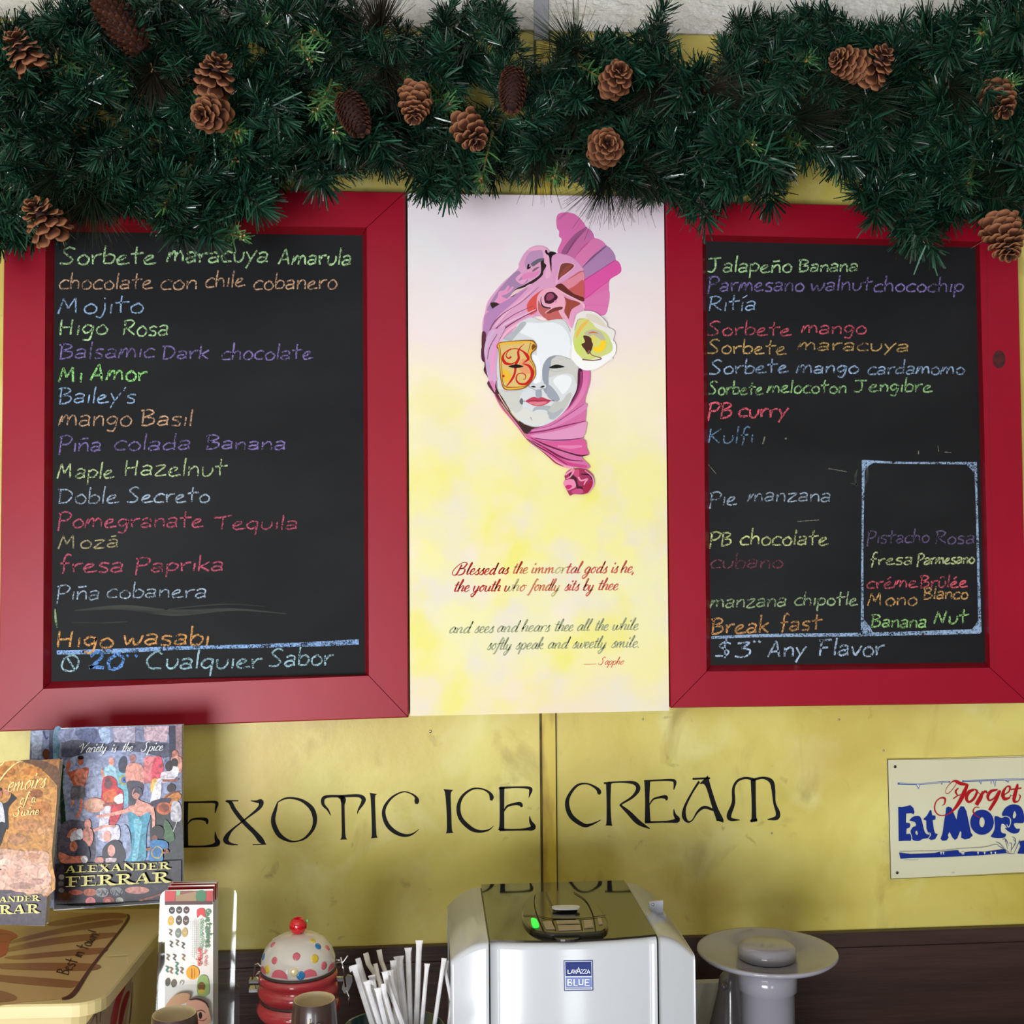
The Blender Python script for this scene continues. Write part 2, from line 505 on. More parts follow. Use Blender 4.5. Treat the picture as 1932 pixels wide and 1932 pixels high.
CHALK = parse('''
a .85 .1,.85 .4,1.02 .66,.85 .62,.45 .68,.02|.62,.5 .25,.5 .05,.22 .25,0 .6,.16
b .85 .12,1.9 .1,1 .12,.05|.12,.6 .4,1 .75,.7 .6,.1 .12,.05
c .8 .75,.85 .45,1 .08,.55 .2,.05 .75,.08
d .9 .72,1.9 .7,1 .72,0|.7,.7 .35,.8 .06,.4 .2,.02 .68,.2
e .85 .12,.35 .5,.62 .55,.88 .28,.85 .06,.4 .2,.02 .5,.05 .82,.14
f .7 .65,1.75 .4,1.85 .25,1.3 .3,.5 .22,-.25|.05,.85 .6,.95
g .85 .68,.85 .35,1 .08,.6 .3,.2 .62,.5 .7,.9 .66,.1 .5,-.5 .12,-.45
h .85 .12,1.9 .1,1 .1,0|.1,.55 .35,.95 .62,.8 .68,0
i .35 .18,.95 .17,.5 .16,0
j .5 .3,1 .32,.2 .15,-.5 -.1,-.4|.25,1.45 .32,1.52
k .8 .12,1.9 .12,1 .1,0|.7,1.05 .15,.5|.2,.55 .72,0
l .35 .2,1.9 .16,1 .15,0
m 1.25 .02,0 .15,.85 .2,.95|.18,.4 .4,1 .55,.8 .55,.05|.58,.5 .8,1 1.02,.8 1.1,.05
n .85 .1,.95 .12,0|.12,.5 .4,.95 .65,.8 .7,0
o .85 .45,1 .1,.6 .2,.06 .6,.05 .75,.55 .45,1
p .85 .12,.95 .12,0 .1,-.7|.12,.6 .4,1 .75,.7 .55,.15 .12,.15
q .85 .7,.9 .35,1 .06,.5 .3,.05 .68,.4|.7,1 .66,.2 .62,-.75
r .7 .08,.95 .12,.5 .16,0|.14,.5 .35,.9 .66,.98
s .75 .65,.95 .3,1 .12,.7 .55,.4 .5,.02 .08,.05
t .8 .35,1.75 .32,.9 .36,0|.0,1 .4,1.05 .78,1.12
u .85 .1,.95 .15,.15 .45,0 .7,.4 .72,.95
v .8 .06,.95 .35,0 .72,1
w 1.15 .04,.95 .2,.05 .5,.7 .62,.05 .9,.3 1.05,1
x .8 .08,.95 .7,0|.7,1 .05,0
y .8 .05,1 .35,.25|.75,1.1 .4,.3 .1,-.6
z .85 .08,.92 .7,1 .08,.02 .78,.06
A 1.1 .05,0 .35,1 .55,1.65 .7,.9 .85,0|.2,.5 .8,.6
B 1 .12,1.65 .12,.8 .12,0|-.05,1.55 .5,1.65 .75,1.3 .2,.85|.2,.85 .75,.75 .8,.3 .4,0 .05,.0
C 1.15 .95,1.35 .6,1.65 .1,.9 .3,.1 .95,.05
D 1.05 .15,1.5 .12,0|-.02,1.55 .6,1.5 .9,.9 .6,.1 .08,.0
F .95 .15,1.6 .12,.8 .1,-.05|-.05,1.55 .8,1.65|.1,.8 .6,.85
H 1 .1,1.6 .08,.8 .1,-.05|.75,1.6 .72,.8 .7,0|.08,.75 .72,.85
J 1.2 .0,1.5 1,1.6|.55,1.5 .62,.5 .4,.0 .0,.05
K 1 .12,1.7 .12,.8 .08,0|.85,1.7 .15,.8|.2,.85 .55,.35 .8,.0
M 1.3 .0,-.05 .22,1.55|.22,1.55 .5,.5|.5,.5 .85,1.6|.85,1.6 .95,.0
N 1.15 .05,0 .3,1.5|.3,1.5 .7,.1|.7,.1 .95,1.6
P .95 .15,1.65 .12,.8 .08,-.35|.0,1.5 .5,1.7 .85,1.35 .6,.8 .12,.75
Q 1.3 .5,1.4 .15,1.0 .1,.3 .5,0 .95,.1 1.05,.9 .7,1.35 .45,1.3|.35,1.2 .95,.0
R 1 .15,1.55 .12,.8 .08,0|.0,1.5 .5,1.65 .8,1.35 .5,.85 .12,.75|.3,.8 .55,.4 .9,.05
S 1 .85,1.5 .5,1.7 .15,1.3 .5,.8 .75,.4 .5,.02 .0,.05
T 1.1 -.05,1.4 .6,1.5 1.05,1.75|.5,1.5 .52,.8 .5,.0
$ 1.1 .8,1.35 .45,1.5 .2,1.1 .7,.6 .6,.15 .0,.1|.55,1.9 .5,1 .55,-.15
2 1.1 .1,1.2 .45,1.6 .8,1.3 .5,.6 .1,.1|.1,.1 .5,.15 .95,.1
0 1.1 .5,1.5 .12,.9 .2,.1 .7,.15 .95,.9 .7,1.5 .45,1.45
3 1 .1,1.4 .75,1.5 .35,.9|.35,.9 .8,.7 .75,.15 .35,-.05 .0,.05
' .3 .2,1.75 .1,1.3
! .4 .25,1.8 .2,.6|.18,.12 .2,.02
, .3 .2,.1 .08,-.3
. .3 .12,.12 .2,.02
- 1.6 .1,.5 1.4,.55
''')
for base, comp, mark in (('n', 'ñ', '.1,1.4 .65,1.5'), ('i', 'í', '.12,1.35 .45,1.65'), ('e', 'é', '.25,1.25 .55,1.6'),
                         ('u', 'û', '.15,1.3 .4,1.6|.4,1.6 .65,1.35'), ('a', 'á', '.25,1.4 .6,1.45')):
    CHALK[comp] = (CHALK[base][0], CHALK[base][1]+[[tuple(float(q) for q in p.split(',')) for p in st.split()] for st in mark.split('|')])

SCRIPT = parse('''
a .82 .62,.85 .4,1 .1,.5 .22,.02 .5,.3 .64,.95 .6,.15 .85,.15
b .8 .0,.4 .3,1.6 .2,1.9 .12,1 .12,.05|.12,.2 .4,.0 .7,.45 .5,.98 .15,.6
c .68 .6,.8 .4,1 .08,.5 .25,.0 .65,.25
d .85 .62,.85 .4,1 .1,.5 .22,.02 .5,.3 .68,1 .72,1.9|.72,1.9 .62,.6 .65,.05 .88,.2
e .66 .08,.4 .45,.6 .42,.98 .1,.75 .1,.2 .35,.0 .68,.3
f .55 .7,1.7 .5,1.9 .35,1.3 .22,.2 .05,-.6 -.2,-.55|.1,.95 .6,.95
g .82 .62,.85 .4,1 .1,.5 .22,.02 .5,.3 .66,.95|.66,.95 .55,-.3 .2,-.85 .0,-.5 .4,-.1 .85,.2
h .82 .0,.4 .3,1.6 .2,1.9 .1,1 .08,.0|.1,.4 .4,.95 .6,.8 .55,.1 .82,.2
i .42 .12,.95 .12,.1 .42,.2|.22,1.62 .14,1.35
k .8 .0,.4 .3,1.6 .2,1.9 .1,1 .08,.0|.1,.5 .5,.95 .5,.6 .2,.5 .55,.05 .8,.2
l .42 .0,.4 .3,1.6 .2,1.9 .1,1 .12,.1 .42,.2
m 1.2 .05,.9 .12,.0|.12,.4 .4,.98 .5,.0|.5,.4 .8,.98 .9,.1 1.2,.2
n .85 .05,.9 .12,.0|.12,.4 .4,.98 .58,.75 .55,.1 .85,.2
o .75 .4,1 .08,.5 .3,.0 .6,.45 .45,.95 .78,.85
p .8 .1,.9 .1,.0 .05,-.8|.1,.5 .4,1 .65,.6 .45,.0 .12,.15
r .62 .08,.95 .12,.5 .12,.0|.12,.4 .3,.9 .55,1 .62,.85
s .6 .05,.3 .4,1.05 .35,.7 .5,.25 .25,.0 .0,.2
t .5 .25,1.6 .15,.6 .2,.05 .5,.2|-.1,1.02 .2,1.08 .5,1.05
u .85 .1,.9 .1,.2 .35,.0 .6,.5|.64,.9 .58,.1 .85,.2
v .75 .05,.9 .25,.05 .6,.6 .55,1 .8,.9
w 1.05 .1,.9 .1,.15 .35,.0 .55,.8|.55,.8 .55,.15 .8,.05 .95,.6 .85,1 1.1,.9
x .7 .1,.9 .6,.05|.6,.95 .05,.0
y .82 .1,.9 .1,.2 .35,.0 .6,.5|.64,.9 .5,-.3 .2,-.85 .0,-.5 .4,-.1 .82,.2
B 1.5 .5,1.6 .4,.8 .25,.05 -.1,-.05 -.35,.4 -.1,1.2 .5,1.9 1.1,1.8 .9,1.1 .5,.95|.5,.95 1.1,.9 1.1,.2 .6,-.05 .25,.1
S 1.1 .9,1.6 .7,1.9 .3,1.5 .6,.8 .5,.1 .0,.0 -.2,.4
V 1.2 -.4,1.5 -.3,1.2 -.1,1.7 .15,1.9 .25,1.0 .3,.0|.3,.0 .7,1.2 1.25,2.1
M 1.8 -.1,.0 .2,.6 .6,2.1|.6,2.1 .75,.2|.75,.2 1.3,2.2|1.3,2.2 1.3,.4 1.7,.1
, .35 .2,.1 .08,-.3
. .35 .1,.1 .2,.0
- 1.6 .0,.5 1.6,.55
''')
# fat serif capitals for the author's name: each stroke x,y,width in cap-height units
SERIF = {
    'A': (.95, [[(.1, .0, .10), (.42, .95, .10)], [(.46, .98, .30), (.72, .0, .32)], [(.2, .33, .1), (.62, .33, .1)], [(0, .03, .08), (.25, .03, .08)], [(.52, .03, .08), (.95, .03, .08)]]),
    'L': (.8, [[(.25, 1, .3), (.25, 0, .3)], [(.0, .97, .08), (.5, .97, .08)], [(0, .04, .09), (.7, .05, .12)], [(.68, 0, .06), (.72, .32, .1)]]),
    'E': (.85, [[(.25, 1, .3), (.25, 0, .3)], [(.0, .96, .1), (.72, .96, .1)], [(.2, .5, .1), (.55, .5, .1)], [(0, .04, .1), (.75, .04, .1)], [(.7, .98, .08), (.72, .7, .06)], [(.75, .0, .08), (.78, .3, .06)], [(.56, .35, .06), (.56, .65, .06)]]),
    'X': (.95, [[(.2, 1, .32), (.75, 0, .32)], [(.8, 1, .1), (.12, 0, .1)], [(0, .97, .07), (.45, .97, .07)], [(.62, .97, .07), (.95, .97, .07)], [(0, .03, .07), (.3, .03, .07)], [(.5, .03, .07), (.97, .03, .07)]]),
    'N': (1, [[(.18, 1, .1), (.18, 0, .1)], [(.15, 1, .3), (.8, 0, .3)], [(.82, 1, .1), (.82, 0, .1)], [(0, .03, .07), (.35, .03, .07)], [(.65, .97, .07), (1, .97, .07)]]),
    'D': (.95, [[(.25, 1, .3), (.25, 0, .3)], [(0, .96, .1), (.5, .96, .1), (.75, .75, .28), (.78, .5, .32), (.72, .22, .28), (.5, .04, .1), (0, .04, .1)]]),
    'R': (.98, [[(.25, 1, .3), (.25, 0, .3)], [(0, .96, .1), (.5, .96, .12), (.68, .75, .28), (.5, .52, .1), (.3, .5, .1)], [(.45, .5, .2), (.7, .1, .3), (.98, .03, .1)], [(0, .03, .08), (.5, .03, .08)]]),
    'F': (.8, [[(.25, 1, .3), (.25, 0, .3)], [(.0, .96, .1), (.72, .96, .1)], [(.2, .5, .1), (.55, .5, .1)], [(.72, .98, .08), (.74, .68, .06)], [(.56, .35, .06), (.56, .65, .06)], [(0, .03, .08), (.5, .03, .08)]]),
}


def text_strokes(text, font, o, wvec, up, wid=2.0, pen=None, jit=0.0, rnd=random):
    """returns strokes [(x,y,w)...] in pixels. o baseline start, wvec total run, up = x-height vector.
    pen: None for an even line, or (thick, thin) for a broad pen that swells on down-strokes"""
    adv = [font[c][0] if c != ' ' else 0.6 for c in text]; tot = sum(adv); x = 0; out = []
    n = math.hypot(*wvec)
    for c, a in zip(text, adv):
        if c != ' ':
            jx, jy = rnd.uniform(-jit, jit), rnd.uniform(-jit, jit); js = 1+rnd.uniform(-jit, jit)
            for st in font[c][1]:
                pts = []
                for p in st:
                    gx = (x+p[0])/tot; gy = p[1]*js+jy
                    pts.append((o[0]+wvec[0]*gx+up[0]*gy+jx, o[1]+wvec[1]*gx+up[1]*gy))
                if len(p) == 3:
                    hgt = math.hypot(*up); w3 = [q[2]*hgt for q in st]
                    out.append([(q[0], q[1], ww) for q, ww in zip(catmull(pts, 4) if len(pts) > 2 else pts,
                                catmull([(v, 0) for v in w3], 4) if False else (w3 if len(pts) <= 2 else [c3[0] for c3 in catmull([(v,) for v in w3], 4)]))])
                    continue
                sm = catmull(pts, 5)
                q = []
                for i, s_ in enumerate(sm):
                    if pen:
                        b = sm[min(i+1, len(sm)-1)]; a_ = sm[max(i-1, 0)]
                        dx, dy = b[0]-a_[0], b[1]-a_[1]; L_ = math.hypot(dx, dy) or 1
                        k = abs(dy)/L_ if dx*up[0] > 0 or True else 0
                        k = max(0.0, (dy*-up[1]+dx*-up[0])/(L_*math.hypot(*up)))
                        k = abs(k) if (dy > 0) else abs(dy)/L_*0.25
                        q.append((s_[0], s_[1], pen[1]+(pen[0]-pen[1])*min(1, k)))
                    else:
                        q.append((s_[0], s_[1], wid))
                out.append(q)
        x += a
    return out


def put(mb, strokes, plane, off, col, colfn=None):
    for st in strokes:
        if colfn:
            ribbon(mb, st, plane, off, colfn(st[0][0]), smooth=False)
        else:
            ribbon(mb, st, plane, off, col, smooth=False)


# ================================================================== SETTING
mb = MB(); mb.box((-3.0, 0.0, 0.0), (3.2, 0.12, 2.6)); wall = mb.build('wall_back', M['wall']); tagp(wall, kind='structure')
# ceiling: its meeting line with the wall is read off the photograph
zpl = P(1030, 60, 0).z
zc = P(1030, -70, 0).z
mb = MB()
NX, NY = 150, 90
xs = [-1.1+2.4*i/NX for i in range(NX+1)]; ys = [-0.9+0.9*j/NY for j in range(NY+1)]
rc = random.Random(5)
vs = [(x, y, zc + (0.0 if j in (0, NY) or i in (0, NX) else rc.uniform(-0.0005, 0.0005))) for j, y in enumerate(ys) for i, x in enumerate(xs)]
fs = [(j*(NX+1)+i, (j+1)*(NX+1)+i, (j+1)*(NX+1)+i+1, j*(NX+1)+i+1) for j in range(NY) for i in range(NX)]
mb.add(vs, fs)
mb.add([(-3, -4.4, zc), (3.2, -4.4, zc), (3.2, -0.9, zc), (-3, -0.9, zc)], [(0, 3, 2, 1)])
mb.add([(-3, -0.9, zc), (-1.1, -0.9, zc), (-1.1, 0, zc), (-3, 0, zc)], [(0, 3, 2, 1)])
mb.add([(1.3, -0.9, zc), (3.2, -0.9, zc), (3.2, 0, zc), (1.3, 0, zc)], [(0, 3, 2, 1)])
mb.box((-3, -4.4, zc+0.002), (3.2, 0.12, zc+0.1))
ceil = mb.build('ceiling', M['ceiling'], smooth=False); tagp(ceil, kind='structure')
mb = MB(); mb.box((-3, -4.4, -0.1), (3.2, 0.12, 0)); tagp(mb.build('floor', M['floor']), kind='structure')
mb = MB(); mb.box((-3.1, -4.4, 0), (-3.0, 0.12, zc)); tagp(mb.build('wall_left', M['roomwall']), kind='structure')
mb = MB(); mb.box((3.2, -4.4, 0), (3.3, 0.12, zc)); tagp(mb.build('wall_right', M['roomwall']), kind='structure')
# vertical batten covering the panel joint, grey where it meets the ceiling
xa, xb = P(1024, 1500, -0.008).x, P(1049, 1500, -0.008).x
zt = P(1030, 76, -0.01).z
mb = MB(); mb.box((-3.0, -0.006, zpl), (3.2, -0.0001, zc-0.001)); tagp(mb.build('trim_3', M['plaster']), kind='structure')
mb = MB(); mb.box((xa, -0.008, 0.9), (xb, 0, zt)); tagp(mb.build('trim_1', M['yellow_strip']), kind='structure')
mb = MB(); mb.box((xa-0.0032, -0.0015, 0.9), (xa, 0.0, zpl)); mb.box((xb, -0.0015, 0.9), (xb+0.0022, 0.0, zpl))
mb.build('joint_line', M['seam'], bpy.data.objects['trim_1'])
mb = MB(); mb.box((xa-0.003, -0.012, zt), (xb-0.0015, 0, zc-0.001)); tagp(mb.build('trim_2', M['strip']), kind='structure')
# dark timber wainscot
zw = P(450, 1799, -0.012).z; zw2 = P(1932, 1747, -0.012).z
mb = MB()
zs = (zw+zw2)/2
za = P(1700, 1783, -0.012).z
mb.box((-2.9, -0.012, za+0.0012), (3.1, 0, zs)); mb.box((-2.9, -0.010, za-0.0012), (3.1, 0, za+0.0012)); mb.box((-2.9, -0.014, 0.88), (3.1, 0, za-0.0012))
tagp(mb.build('baseboard_back', M['wood']), kind='structure')

# wall lettering, each letter a painted mark on the wall
wp = wallplane(0.0)
VA = (330, 1440, 4.1106); VB = (780, 1440, 2.6833)
LET = [
 (VA, [[(83, 298, 42), (81, 480, 40), (83, 655, 42)], [(66, 303, 14), (200, 302, 14), (300, 300, 20), (325, 312, 26), (318, 350, 16), (312, 388, 5)],
       [(98, 472, 8), (130, 438, 14), (190, 430, 18), (240, 437, 28), (250, 458, 22), (246, 473, 6)],
       [(66, 645, 20), (180, 646, 14), (280, 640, 22), (330, 620, 42), (318, 580, 24), (312, 530, 4)]]),
 (VA, [[(392, 294, 8), (430, 305, 30), (460, 360, 32), (530, 450, 34), (620, 540, 36), (668, 598, 44), (700, 628, 10)], [(400, 292, 12), (492, 291, 9)],
       [(603, 631, 7), (708, 627, 10)], [(588, 291, 6), (630, 297, 18), (668, 300, 40), (650, 350, 26), (545, 435, 12), (450, 510, 16), (408, 560, 34), (395, 600, 42), (430, 625, 20), (490, 633, 6)]]),
 (VA, [[(795, 303, 8), (850, 275, 14), (910, 270, 16), (990, 292, 24), (1060, 350, 36), (1086, 430, 34), (1070, 510, 26), (1010, 580, 18), (940, 606, 10), (880, 600, 20), (812, 560, 36), (772, 490, 38), (762, 430, 34), (780, 360, 24), (797, 303, 8)]]),
 (VA, [[(1207, 404, 6), (1185, 360, 16), (1150, 320, 24), (1150, 275, 28), (1190, 257, 22), (1300, 255, 20), (1420, 252, 24), (1462, 275, 34), (1455, 310, 28), (1425, 360, 14), (1414, 392, 5)],
       [(1302, 260, 26), (1305, 420, 26), (1308, 560, 30), (1309, 592, 58)], [(1262, 262, 4), (1302, 275, 44), (1304, 320, 26)]]),
 (VA, [[(1537, 234, 60), (1535, 262, 36), (1540, 400, 32), (1545, 552, 36), (1547, 580, 58)]]),
 (VA, [[(1872, 316, 18), (1876, 292, 38), (1868, 262, 20), (1830, 235, 11), (1770, 222, 10), (1690, 260, 16), (1632, 330, 24), (1620, 400, 30), (1650, 480, 34), (1710, 535, 32), (1780, 560, 24), (1840, 550, 14), (1894, 511, 3)]]),
 (VB, [[(176, 133, 50), (175, 158, 28), (180, 250, 24), (182, 335, 26), (183, 354, 40)]]),
 (VB, [[(392, 188, 12), (396, 172, 22), (385, 150, 13), (350, 131, 8), (300, 130, 10), (250, 165, 14), (228, 220, 20), (240, 280, 22), (290, 330, 22), (335, 345, 14), (380, 338, 8), (406, 317, 2)]]),
 (VB, [[(447, 122, 32), (448, 150, 24), (448, 300, 24), (445, 340, 32)], [(436, 125, 12), (520, 122, 9), (580, 124, 13), (594, 134, 18), (589, 158, 9), (584, 174, 3)],
       [(457, 245, 5), (475, 218, 11), (510, 207, 13), (540, 206, 20), (549, 222, 10)], [(436, 337, 14), (510, 337, 9), (570, 334, 13), (607, 325, 26), (593, 295, 14), (588, 268, 3)]]),
 (VB, [[(938, 158, 12), (940, 144, 22), (925, 125, 14), (880, 104, 8), (830, 112, 12), (790, 160, 16), (778, 210, 22), (800, 270, 24), (860, 313, 20), (900, 310, 12), (949, 287, 3)]]),
 (VB, [[(964, 101, 9), (1006, 99, 9)], [(988, 103, 26), (988, 200, 20), (990, 300, 26), (990, 316, 40)], [(985, 98, 9), (1060, 95, 9), (1120, 101, 18), (1138, 130, 22), (1110, 170, 14), (1055, 205, 9), (1047, 215, 9)],
       [(1047, 212, 9), (1090, 250, 22), (1140, 300, 25), (1197, 331, 4)]]),
 (VB, [[(1184, 92, 30), (1184, 190, 22), (1186, 298, 30)], [(1168, 90, 10), (1250, 86, 9), (1310, 86, 13), (1324, 98, 16), (1318, 134, 4)],
       [(1195, 210, 5), (1215, 182, 9), (1250, 172, 12), (1278, 172, 20), (1281, 188, 8)], [(1172, 299, 12), (1250, 297, 9), (1300, 295, 13), (1337, 287, 26), (1323, 260, 14), (1318, 232, 3)]]),
 (VB, [[(1413, 79, 10), (1502, 76, 10)], [(1470, 82, 62), (1490, 110, 26), (1525, 220, 26), (1550, 282, 34), (1552, 292, 38)], [(1447, 92, 12), (1410, 150, 10), (1375, 220, 14), (1370, 268, 22), (1388, 296, 12), (1412, 288, 6), (1440, 245, 11), (1475, 223, 16), (1525, 240, 10)]]),
 (VB, [[(1652, 287, 4), (1608, 284, 18), (1598, 262, 24), (1620, 200, 18), (1620, 130, 14), (1640, 90, 12), (1680, 75, 12), (1722, 82, 14)], [(1720, 82, 26), (1723, 200, 22), (1724, 280, 26), (1724, 290, 40)],
       [(1720, 84, 14), (1770, 74, 12), (1810, 90, 22), (1822, 130, 20), (1828, 200, 14), (1845, 250, 22), (1838, 277, 22), (1792, 285, 4)]]),
]
for (vw, sts) in LET:
    mb = MB()
    for st in sts:
        ribbon(mb, [(vw[0]+x/vw[2], vw[1]+y/vw[2], ww/vw[2]) for x, y, ww in st], wp, 2e-4, (0.02, 0.02, 0.02))
    mb.build('painted_letter', M['black'], wall)
for (x, y, c) in [(812, 1380, 'chrome'), (1213, 1357, 'steel'), (1583, 1358, 'steel'), (1667, 1416, 'steel'), (1456, 1572, 'steel')]:
    mb = MB(); p = P(x, y, -0.001); mb.sphere(p, 0.0022 if c == 'chrome' else 0.0014, 10, 6, sc=(1, .6, 1)); mb.build('nail_head', M[c], wall, True)


# ================================================================== CHALKBOARDS
def quadframe(outer, face, inner, Yf, Yb, Ys, label, group, hole=None):
    """outer/face/inner: pixel corners TL TR BR BL"""
    O = [P(x, y, Yf) for x, y in outer]; Fc = [P(x, y, Yf) for x, y in face]; I = [P(x, y, Ys) for x, y in inner]
    cen = sum(O, Vector())/4
    root = empty('chalkboard', (cen.x, 0, cen.z), label, 'chalkboard', group)
    for k in range(4):
        a, b = k, (k+1) % 4
        mb = MB()
        o1, o2, f1, f2, i1, i2 = O[a], O[b], Fc[a], Fc[b], I[a], I[b]
        bk = lambda v: Vector((v.x, Yb, v.z))
        e = (o2-o1).normalized()*0.0006
        q = 0.0025*((f1-o1).normalized()); q2 = 0.0025*((f2-o2).normalized())
        back = Vector((0, 0.0025, 0))
        # rounded outer arris, face, sloping lip
        mb.add([bk(o1)+e, bk(o2)-e, o1+back+e, o2+back-e, o1+q+e, o2+q2-e, f1+e, f2-e, i1+e, i2-e, bk(i1), bk(i2)],
               [(0, 1, 3, 2), (2, 3, 5, 4), (4, 5, 7, 6), (8, 9, 11, 10), (0, 10, 11, 1), (0, 2, 4, 6, 8, 10), (1, 11, 9, 7, 5, 3)], None, 0)
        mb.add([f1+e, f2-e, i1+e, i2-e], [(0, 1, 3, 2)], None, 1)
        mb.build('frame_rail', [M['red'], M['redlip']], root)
    mb = MB()
    g = [Vector((v.x, Ys, v.z)) for v in I]
    c2 = sum(g, Vector())/4
    g = [v+(v-c2).normalized()*0.004 for v in g]
    mb.hexa(g, [v+Vector((0, 0.006, 0)) for v in g])
    sl = mb.build('slate', M['slate'], root, origin=c2)
    return root, sl


YF, YS = -0.034, -0.020
LB, slL = quadframe([(8, 347), (765, 362), (771, 1354), (-4, 1381)], [(86, 422), (692, 429), (696, 1275), (81, 1300)],
                    [(103, 437), (684, 444), (689, 1272), (97, 1286)], YF, 0, YS,
                    'tall red framed chalkboard left of the painting, menu starts with Sorbete maracuya', 'red framed menu boards')
RB, slR = quadframe([(1256, 377), (1920, 394), (1941, 1327), (1266, 1336)], [(1325, 443), (1848, 456), (1868, 1260), (1333, 1267)],
                    [(1332, 455), (1840, 467), (1859, 1250), (1341, 1255)], YF, 0, YS,
                    'red framed chalkboard right of the painting, menu starts with Jalapeño Banana', 'red framed menu boards')
mb = MB(); fill(mb, ell(1885, 678, 12, 17), wallplane(YF), 3e-4, (1, 1, 1)); mb.build('knot', M['knot'], RB)
mb = MB(); ribbon(mb, [(1862, 470, 1.2), (1876, 1262, 1.2)], wallplane(YF), 2e-4, (1, 1, 1), smooth=False); mb.build('face_groove', M['redlip'], RB)

GREEN, ORA, BLU, PUR, PINK = (176, 226, 156), (214, 166, 128), (150, 190, 236), (132, 112, 184), (200, 82, 112)
BGR, PALEG, GB, YEL = (152, 232, 128), (180, 206, 146), (158, 182, 206), (178, 166, 120)
# (colour, line width, [(word, x0, x1, baseline y, x-height)])
LEFT = [
 (GREEN, 3.6, [('Sorbete', 113, 292, 498, 18), ('maracuya', 314, 504, 495, 19), ('Amarula', 524, 660, 499, 17)]),
 (ORA, 3.0, [('chocolate', 110, 285, 545, 17), ('con', 301, 370, 546, 18), ('chile', 386, 459, 543, 17), ('cobanero', 477, 633, 546, 17)]),
 (BLU, 3.2, [('Mojito', 110, 269, 591, 18)]),
 (GREEN, 3.2, [('Higo', 111, 201, 632, 18), ('Rosa', 231, 315, 633, 18)]),
 (PUR, 3.0, [('Balsamic', 111, 289, 677, 17), ('Dark', 305, 391, 677, 15), ('chocolate', 416, 587, 679, 16)]),
 (BGR, 3.8, [('Mi', 111, 153, 721, 18), ('Amor', 169, 274, 717, 18)]),
 (BLU, 2.8, [("Bailey's", 110, 254, 761, 17)]),
 (ORA, 3.0, [('mango', 110, 246, 803, 19), ('Basil', 265, 361, 803, 17)]),
 (PUR, 3.1, [('Piña', 110, 189, 851, 17), ('colada', 214, 358, 849, 17), ('Banana', 388, 537, 847, 15)]),
 (PALEG, 3.0, [('Maple', 108, 212, 902, 17), ('Hazelnut', 234, 424, 897, 18)]),
 (GB, 3.0, [('Doble', 108, 221, 949, 17), ('Secreto', 239, 393, 948, 16)]),
 (PINK, 3.0, [('Pomegranate', 108, 381, 996, 17), ('Tequila', 403, 560, 998, 15)]),
 (YEL, 2.6, [('Mozá', 110, 222, 1035, 15)]),
 (PINK, 3.2, [('fresa', 111, 231, 1079, 17), ('Paprika', 254, 420, 1079, 16)]),
 (GB, 2.8, [('Piña', 106, 186, 1133, 17), ('cobanera', 200, 388, 1128, 16)]),
 ((224, 156, 84), 3.8, [('Higo', 106, 212, 1221, 19), ('wasabi', 232, 393, 1217, 19)]),
 ((92, 152, 236), 6.5, [('20', 165, 232, 1262, 19)]),
 ((152, 196, 210), 3.6, [('Q', 113, 150, 1268, 22), ('Cualquier', 273, 491, 1262, 19), ('Sabor', 507, 625, 1257, 19)]),
]
